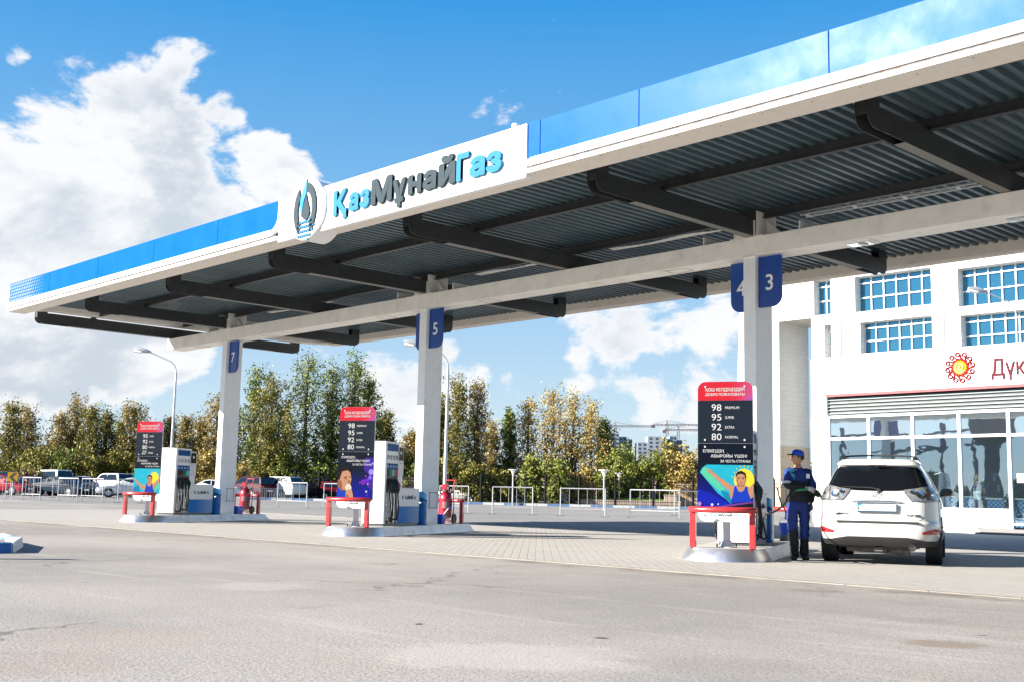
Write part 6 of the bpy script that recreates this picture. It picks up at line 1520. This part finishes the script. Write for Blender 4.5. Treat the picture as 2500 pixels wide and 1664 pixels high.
# ------------------------------------------------------------------ people
def skin(name, chains, mats, matfn=None, parent=None, sub=1, extra=None, bm_extra=None, wrinkle=0.):
    """chains: list of lists of (point, rx, ry); first point of a later chain may be an index tuple ('@', chain, i)"""
    V, Ed, Rr = [], [], []; idx = []
    for ch in chains:
        ids = []
        for k, e in enumerate(ch):
            if e[0] == '@': ids.append(idx[e[1]][e[2]])
            else: V.append(Vector(e[0])); Rr.append((e[1], e[2] if len(e) > 2 else e[1])); ids.append(len(V)-1)
        Ed += [(ids[i], ids[i+1]) for i in range(len(ids)-1)]; idx.append(ids)
    me = bpy.data.meshes.new(name); me.from_pydata([tuple(v) for v in V], Ed, [])
    ob = bpy.data.objects.new(name, me); S.collection.objects.link(ob)
    md = ob.modifiers.new('s', 'SKIN'); 
    if not me.skin_vertices: 
        bm = bmesh.new(); bm.from_mesh(me); bm.verts.layers.skin.verify(); bm.to_mesh(me); bm.free()
    roots = {ids[0] for ids, ch in zip(idx, chains) if ch[0][0] != '@'}
    for i, sv in enumerate(me.skin_vertices[0].data): sv.radius = Rr[i]; sv.use_root = i in roots
    sb = ob.modifiers.new('b', 'SUBSURF'); sb.levels = sub; sb.render_levels = sub
    dg = bpy.context.evaluated_depsgraph_get(); m2 = bpy.data.meshes.new_from_object(ob.evaluated_get(dg)); bpy.data.objects.remove(ob)
    if wrinkle:
        from mathutils import noise as mn
        nr = [v.normal.copy() for v in m2.vertices]
        for v, q in zip(m2.vertices, nr):
            p = v.co; f = mn.noise(Vector((p.x*9, p.y*9, p.z*22))) + .6*mn.noise(Vector((p.x*24+5, p.y*24, p.z*38)))
            v.co = p + q*(f*wrinkle)
    if bm_extra:
        bm = bmesh.new(); bm.from_mesh(m2); bm_extra(bm); bm.to_mesh(m2); bm.free()
    m2.materials.clear()
    for q in mats: m2.materials.append(q)
    for p in m2.polygons:
        p.use_smooth = True
        if matfn: p.material_index = matfn(p.center)
    o2 = bpy.data.objects.new(name, m2); S.collection.objects.link(o2)
    if parent: o2.parent = parent
    return o2
SKINM = mat('skin', (.50, .25, .145), .5, var=.08, scale=20); HAIRM = mat('hair', (.012, .010, .009), .7)
UB = mat('uniform_blue', (.006, .027, .17), .75, var=.2, scale=12, bump=.5, bscale=14); UBK = mat('uniform_black', (.010, .010, .012), .8, var=.2, scale=12, bump=.4, bscale=14)
GLOVE = mat('work_glove', (.42, .40, .38), .8, var=.1); GLOVED = mat('dark_glove', (.05, .05, .048), .8); SHOE = mat('black_shoe', (.012, .012, .012), .5); BAND = mat('reflective_band', (.55, .56, .58), .5)
def head_bm(bm, c, yaw, pitch=0., sc=1.):
    """head with brow, nose, chin and ears; the face looks along -Y before turning by yaw"""
    M = Matrix.Translation(c) @ Matrix.Rotation(yaw, 4, 'Z') @ Matrix.Rotation(pitch, 4, 'X')
    r = bmesh.ops.create_uvsphere(bm, u_segments=24, v_segments=18, radius=1)
    for v in r['verts']:
        x, y, z = v.co; f = max(0, -y)
        w = .076*(1-.22*max(0, -z)**1.5); d_ = .098*(1-.10*max(0, -z)); hh = .118
        X, Y, Z = x*w, y*d_, z*hh
        if z < -.2: Y -= .010*f; X *= 1-.15*f
        g_ = lambda a, b, s1, s2: exp(-((x-a)/s1)**2-((z-b)/s2)**2)*f
        Y -= .026*g_(0, -.16, .14, .16) + .008*g_(0, .06, .10, .2); Y += .012*g_(.34, .06, .17, .11)+.012*g_(-.34, .06, .17, .11); Y -= .007*g_(0, -.48, .26, .08); Y -= .010*g_(0, -.80, .25, .15); Y -= .006*g_(.3, .22, .3, .08)+.006*g_(-.3, .22, .3, .08); Y -= .006*g_(.42, -.2, .2, .2)+.006*g_(-.42, -.2, .2, .2)
        v.co = M @ (Vector((X, Y, Z))*sc)
    for s_ in (1, -1):
        r = bmesh.ops.create_uvsphere(bm, u_segments=10, v_segments=8, radius=1)
        for v in r['verts']: v.co = M @ (Vector((s_*.076+v.co.x*.010, .008+v.co.y*.020, -.008+v.co.z*.032))*sc)
    return M
def fingers(bm, wrist, dirv, palm_n, curl=.9, sc=1., spread=1.):
    """palm and five bent fingers; dirv points along the hand, palm_n out of the palm"""
    d_ = Vector(dirv).normalized(); n = Vector(palm_n); n = (n-d_*n.dot(d_)).normalized(); s_ = d_.cross(n); W_ = Vector(wrist)
    g = MB(); g.tube([W_, W_+d_*.03*sc, W_+d_*.09*sc], [.026*sc, .036*sc, .036*sc], 10)
    for k, L in enumerate((.068, .078, .073, .058)):
        b = W_ + d_*.085*sc + s_*(.030-.020*k)*sc; a = 0; p = b; pts = [b-d_*.02]; 
        for j, f in enumerate((.42, .32, .26)):
            pts.append(p); a += curl*(.8 if j == 0 else .9)*(1+.06*k); p = p + (d_*cos(a)+n*sin(a))*L*f*sc
        pts.append(p); g.tube(pts, [.010*sc, .0098*sc, .009*sc, .0085*sc, .007*sc][:len(pts)], 8)
    b = W_+d_*.03*sc+s_*.034*sc; g.tube([b-s_*.012, b+s_*.02*sc+d_*.02*sc+n*.01*sc, b+s_*.022*sc+d_*.045*sc+n*.028*sc, b+s_*.010*sc+d_*.062*sc+n*.04*sc], [.013*sc, .012*sc, .010*sc, .008*sc], 8)
    me = bpy.data.meshes.new('x'); me.from_pydata(g.v, [], g.f); bm.from_mesh(me); bpy.data.meshes.remove(me)
pA = atz(1950, 1366); 
att = thing('person', 'attendant in blue and black uniform and blue cap refuelling the white car', 'person', (pA.x, pA.y, 0), YAW - R(15.5))
# joints: X right, Y away from the camera, Z up
hipL, hipR = Vector((.095, .02, .92)), Vector((-.095, -.02, .92))
kneeL, kneeR = Vector((.10, .0, .50)), Vector((-.085, -.06, .50)); ankL, ankR = Vector((.085, .07, .09)), Vector((-.06, -.02, .09))
shL, shR = Vector((.185, .05, 1.42)), Vector((-.185, -.03, 1.44)); elL = Vector((.235, .06, 1.15)); wrL = Vector((.205, .0, .90)); elR = Vector((-.175, -.12, 1.19)); wrR = Vector((.145, -.21, 1.155))
hc = Vector((-.005, -.01, 1.645))
def bexA(bm):
    head_bm(bm, hc, R(-62), R(-8)); fingers(bm, wrL, (-.05, -.1, -1), (-1, -.3, 0), .45)
skin('body', [[((0, .01, .95), .13, .10), ((0, .01, 1.15), .12, .09), ((0, .01, 1.38), .14, .09), ((.01, .0, 1.50), .055), ((.005, -.005, 1.57), .052)], [('@', 0, 2), (shL+Vector((-.03, 0, -.03)), .04), (elL, .035), (wrL, .028)], [('@', 0, 2), (shR+Vector((.03, 0, -.03)), .04), (elR, .035), (wrR, .028)], [('@', 0, 0), (hipL, .085), (kneeL, .055), (ankL, .04)], [('@', 0, 0), (hipR, .085), (kneeR, .055), (ankR, .04)]],
     [SKINM, GLOVED], lambda c: 1 if c.z < .95 and c.x > .12 else 0, att, 1, bm_extra=bexA)
g = MB(); M = Matrix.Translation(hc) @ Matrix.Rotation(R(-62), 4, 'Z') @ Matrix.Rotation(R(-8), 4, 'X')
for s_ in (1, -1): g.lathe([(0, 0), (.008, .001), (.0085, .004), (0, .006)], 8, M @ Matrix.Translation((s_*.027, -.088, .010)) @ Matrix.Rotation(pi/2, 4, 'X'))
g.tube([M @ Vector((-.022, -.096, -.056)), M @ Vector((0, -.101, -.058)), M @ Vector((.022, -.096, -.056))], .004, 6); g.build('face_marks', mat('eye_dark', (.03, .015, .012), .4), att)
g = MB(); g.lathe([(.078, -.02), (.081, .03), (.079, .06)], 20, M @ Matrix.Diagonal((1, 1.26, 1, 1)) @ Matrix.Translation((0, .012, 0)), a0=R(-35), a1=R(215)); g.build('hair', HAIRM, att, smooth=True)
UCAP = mat('cap_blue', (.01, .06, .42), .6)
cp = MB(); Mc = M @ Matrix.Translation((0, .004, .042)) @ Matrix.Diagonal((1, 1.26, 1, 1)); cp.lathe([(.083, -.01), (.086, .02), (.080, .06), (.055, .088), (.02, .098), (0, .099)], 24, Mc)
capo = cp.build('cap', UCAP, att, smooth=True)
vs = MB(); P1 = [[M @ Vector((x*(1-.25*f), -.098-.085*f*(1-(x/.085)**2*.45)+.02*abs(x)/.085, .045-.020*f+.010*(1-(x/.085)**2))) for x in [-.075+.015*k for k in range(11)]] for f in (0, .5, 1)]
P2 = [[p+Vector((0, 0, -.008)) for p in r_] for r_ in P1]; vs.quadgrid(P1); vs.quadgrid(P2); vs.quadgrid([P1[2], P2[2]]); vs.build('visor', UBK, capo, smooth=True)
jm_ = lambda c: (0 if (c.z > 1.27 and not (c.x < .16 and c.y < -.10 and c.z < 1.30)) else 1)
def jmat(c):
    if c.z > 1.27: return 0
    if c.x > .19 and c.z > 1.17: return 0
    return 1
jk = skin('jacket', [[((0, .01, .90), .20, .125), ((0, .01, .95), .225, .14), ((0, .01, 1.05), .215, .135), ((0, .01, 1.22), .195, .125), ((0, .01, 1.36), .165, .115), ((0, .0, 1.44), .11, .085), ((.01, .0, 1.50), .066, .066)], [('@', 0, 4), (shL+Vector((-.02, 0, -.02)), .078), ((shL+elL)/2, .070), (elL, .066), ((elL+wrL)/2, .058), (wrL+Vector((0, 0, .02)), .050)], [('@', 0, 4), (shR+Vector((.02, 0, -.02)), .078), ((shR+elR)/2, .073), (elR, .070), ((elR+wrR)/2, .060), (wrR, .046)]],
     [UB, UBK], jmat, att, 3, wrinkle=.013)
skin('trousers', [[((0, .01, .98), .17, .12), ((0, .01, .90), .165, .12)], [('@', 0, 1), (hipL+Vector((0, 0, -.10)), .105, .105), ((hipL+kneeL)/2, .098), (kneeL, .082), ((kneeL+ankL)/2, .078), (ankL, .074), (ankL+Vector((0, -.01, -.05)), .070)], [('@', 0, 1), (hipR+Vector((0, 0, -.10)), .105, .105), ((hipR+kneeR)/2, .098), (kneeR, .086), ((kneeR+ankR)/2, .082), (ankR, .076), (ankR+Vector((0, -.01, -.05)), .072)]],
     [UB, UBK], lambda c: 1 if (c.x < .03 and c.z < .53+.5*c.x) or c.z < .34 else 0, att, 3, wrinkle=.013)
for a, dr in ((ankL, Vector((.25, -.97, 0))), (ankR, Vector((-.05, -1, 0)))):
    d_ = dr.normalized(); b = Vector((a.x, a.y, 0)); skin('shoe', [[(b-d_*.07+Vector((0, 0, .06)), .055, .062), (b+d_*.05+Vector((0, 0, .055)), .058, .056), (b+d_*.15+Vector((0, 0, .042)), .056, .042), (b+d_*.22+Vector((0, 0, .034)), .045, .032)]], [SHOE], None, att, 2)
skin('glove', [[(wrR-Vector((.05, -.015, 0)), .042), (wrR+Vector((.02, 0, 0)), .036)]], [GLOVE], None, att, 1, bm_extra=lambda bm: fingers(bm, wrR+Vector((.01, 0, 0)), (1, -.05, -.22), (-.1, .6, -1), 1.15, 1.12))
g = MB(); g.lathe([(.084, -.022), (.087, 0), (.084, .022)], 20, Matrix.Translation((shR+(elR-shR)*.86)) @ (elR-shR).to_track_quat('Z', 'Y').to_matrix().to_4x4()); g.build('sleeve_band', BAND, jk, smooth=True)
g = MB(); g.box(.125, .178, -.130, -.122, 1.315, 1.385, Matrix.Rotation(R(6), 4, 'Z')); g.build('name_tag', WTXT, jk)
ORN = mat('ornament_cyan', (.04, .42, .62), .6); g = MB()
sp1 = [(-.075+.028*cos(a)*(1-a/14), -.150, 1.435+.03*sin(a)*(1-a/14)) for a in [k*.5 for k in range(18)]]; g.tube(sp1, .007, 5)
g.tube(bez([(-.135, -.118, 1.495), (-.115, -.135, 1.46), (-.11, -.145, 1.41), (-.085, -.148, 1.375), (-.05, -.149, 1.36)]), .008, 5)
sp2 = [(-.07+.02*cos(a)*(1-a/16), -.147, 1.355+.026*sin(a)*(1-a/16)) for a in [k*.5 for k in range(14)]]; g.tube(sp2, .007, 5); g.tube(bez([(-.055, -.148, 1.36), (-.045, -.146, 1.33), (-.06, -.143, 1.30)]), .005, 5)
g.build('chest_ornament', ORN, jk)
# the nozzle he holds and its hose
MA = att.matrix_basis.copy(); MA = Matrix.Translation(att.location) @ Matrix.Rotation(att.rotation_euler.z, 4, 'Z')
def A2W(v): return MA @ Vector(v)
fi = (Matrix.Translation(oC) @ Matrix.Rotation(TC, 4, 'Z')) @ Vector((-.915, 1.22, .985))
def PP(px, py, s): r = cray(px, py); return C0 + r*(s/r.dot(Fh))
sH = A2W(wrR).dot(Fh)
grip = A2W((wrR.x+.075, wrR.y-.005, wrR.z-.012))
fn_ = thing('fuel_nozzle', 'green fuel nozzle held in the attendant white glove and plugged into the car', 'fuel nozzle', grip)
NG = mat('nozzle_green', (.006, .075, .035), .35, coat=.3); NGB = mat('hose_sleeve_green', (.01, .22, .07), .4)
L0 = Vector((0, 0, 0)); tgt = fi-grip; back = A2W((wrR.x-.12, wrR.y-.03, wrR.z-.03))-grip
MB().tube([L0+back*.2, L0, tgt*.35, tgt*.55], [.022, .030, .055, .046], 12).build('nozzle_body', NG, fn_, smooth=True)
MB().tube([tgt*.55, tgt*.8, tgt*1.02], [.018, .014, .013], 10).build('spout', STEEL, fn_, smooth=True)
MB().tube([tgt*.30+Vector((0, 0, -.035)), tgt*.18+Vector((0, 0, -.085)), back*.1+Vector((0, 0, -.08)), back*.25+Vector((0, 0, -.02))], .007, 6).build('lever_guard', BLACK, fn_)
MB().tube([back*.2, back, back*1.45+Vector((0, 0, -.01))], [.020, .021, .018], 10).build('sleeve', NGB, fn_, smooth=True)
iM = Matrix.Translation((*ISL[0], .2)) @ Matrix.Rotation(TH, 4, 'Z')
src_ = [iM @ Vector(v) for v in ((.30, 1.42, .30), (.36, 1.40, .12), (.45, 1.25, .14), (.42, 1.10, .40))]
hp = [src_[0], src_[1], src_[2], src_[3], PP(1870, 1254, 17.6), PP(1892, 1247, 17.9), PP(1914, 1230, 18.2), PP(1926, 1208, 18.35), PP(1940, 1196, 18.45), grip+back*1.45]
MB().tube(bez([p-grip for p in hp], 8), .0155, 10).build('hose', BLACK, fn_, smooth=True)
# bystanders
def passer(loc, rz, h, top_m, leg_m, lab, arm='down', bag=None, group=None):
    t = thing('person', lab, 'person', loc, rz, group); k = h/1.75
    V = lambda x, y, z: Vector((x*k, y*k, z*k))
    hands = {'down': ((.24, 0, 1.12), (.24, -.06, .86)), 'face': ((.24, -.12, 1.18), (.07, -.22, 1.52)), 'fold': ((.24, -.08, 1.15), (.0, -.22, 1.14))}
    la = hands[arm if arm != 'mixed' else 'fold']; ra = hands['face' if arm == 'mixed' else arm]
    def bx(bm):
        head_bm(bm, V(0, -.01, 1.64), 0, 0, k)
        for (e, w_), s_ in ((la, 1), (ra, -1)): fingers(bm, V(s_*w_[0], w_[1], w_[2]), Vector((s_*(w_[0]-e[0]), w_[1]-e[1], w_[2]-e[2])), (-s_, -.2, 0), .6, k)
    skin('body', [[(V(0, 0, .95), .12*k, .09*k), (V(0, 0, 1.38), .13*k, .09*k), (V(0, 0, 1.50), .05*k), (V(0, -.01, 1.57), .05*k)], [('@', 0, 1), (V(.17, 0, 1.42), .05*k), (V(*la[0]), .04*k), (V(*la[1]), .028*k)], [('@', 0, 1), (V(-.17, 0, 1.42), .05*k), (V(-ra[0][0], *ra[0][1:]), .04*k), (V(-ra[1][0], *ra[1][1:]), .028*k)]], [SKINM], None, t, 1, bm_extra=bx)
    skin('shirt', [[(V(0, 0, .94), .165*k, .11*k), (V(0, 0, 1.2), .155*k, .105*k), (V(0, 0, 1.38), .165*k, .10*k), (V(0, 0, 1.47), .09*k, .07*k)], [('@', 0, 2), (V(.17, 0, 1.42), .07*k), ((V(.17, 0, 1.42)+V(*la[0]))/2, .06*k)], [('@', 0, 2), (V(-.17, 0, 1.42), .07*k), ((V(-.17, 0, 1.42)+V(-la[0][0], *la[0][1:]))/2, .06*k)]], [top_m], None, t, 1)
    skin('trousers', [[(V(0, 0, .98), .15*k, .11*k), (V(0, 0, .90), .15*k, .11*k)], [('@', 0, 1), (V(.09, 0, .78), .09*k), (V(.09, 0, .5), .07*k), (V(.09, .02, .10), .06*k)], [('@', 0, 1), (V(-.09, 0, .78), .09*k), (V(-.09, -.03, .5), .07*k), (V(-.09, .02, .10), .06*k)]], [leg_m], None, t, 1)
    for s_ in (1, -1): skin('shoe', [[(V(s_*.09, .05, .05), .045*k), (V(s_*.10, -.12, .035), .04*k)]], [SHOE], None, t, 1)
    MB().lathe([(0, .125*k), (.05*k, .118*k), (.078*k, .07*k), (.086*k, .0), (.08*k, -.05*k)], 16, Matrix.Translation(V(0, .012, 1.64)) @ Matrix.Diagonal((1, 1.2, 1, 1)), a0=R(-30), a1=R(210)).build('hair', HAIRM, t, smooth=True)
    return t
DEN = mat('denim', (.03, .07, .14), .8, var=.2); 
hx, hz_ = SP(2373, 1221)
passer((hx, YS+.45, ZF+.04), R(20), 1.78, pm((.06, .16, .5)), DEN, 'person in blue shirt behind the shop window holding a white bag, hand at the face', 'mixed')
bg_ = thing('shoulder_bag', 'white bag carried by the person behind the shop window', 'bag', (hx, YS+.45, ZF+.04), R(20))
g = MB(); g.box(-.12, .14, -.30, -.20, .92, 1.22); g.build('bag_body', WTXT, bg_, bevel=.03, seg=2); MB().tube(bez([(-.10, -.22, 1.2), (-.08, -.12, 1.40), (.05, .0, 1.48), (.13, -.1, 1.38), (.12, -.22, 1.2)]), .012, 6).build('strap', WTXT, bg_)
for px, s, h, a, b, lab, rz in ((1194, 96, 1.72, pm((.6, .3, .28)), pm((.35, .2, .18)), 'pedestrian in pinkish clothes behind the fence left of the first free barrier', 1.2), (1236, 97, 1.72, UBK, UBK, 'pedestrian in black behind the fence inside the first free barrier', .5), (1600.5, 96, 1.72, pm((.03, .06, .2)), pm((.05, .06, .12)), 'pedestrian in dark blue on the lawn behind the third free barrier', 2.)):
    passer(at(px, s)+Vector((0, 0, .05 if px < 1500 else .45)), rz, h, a, b, lab, group='pedestrians behind the fence')
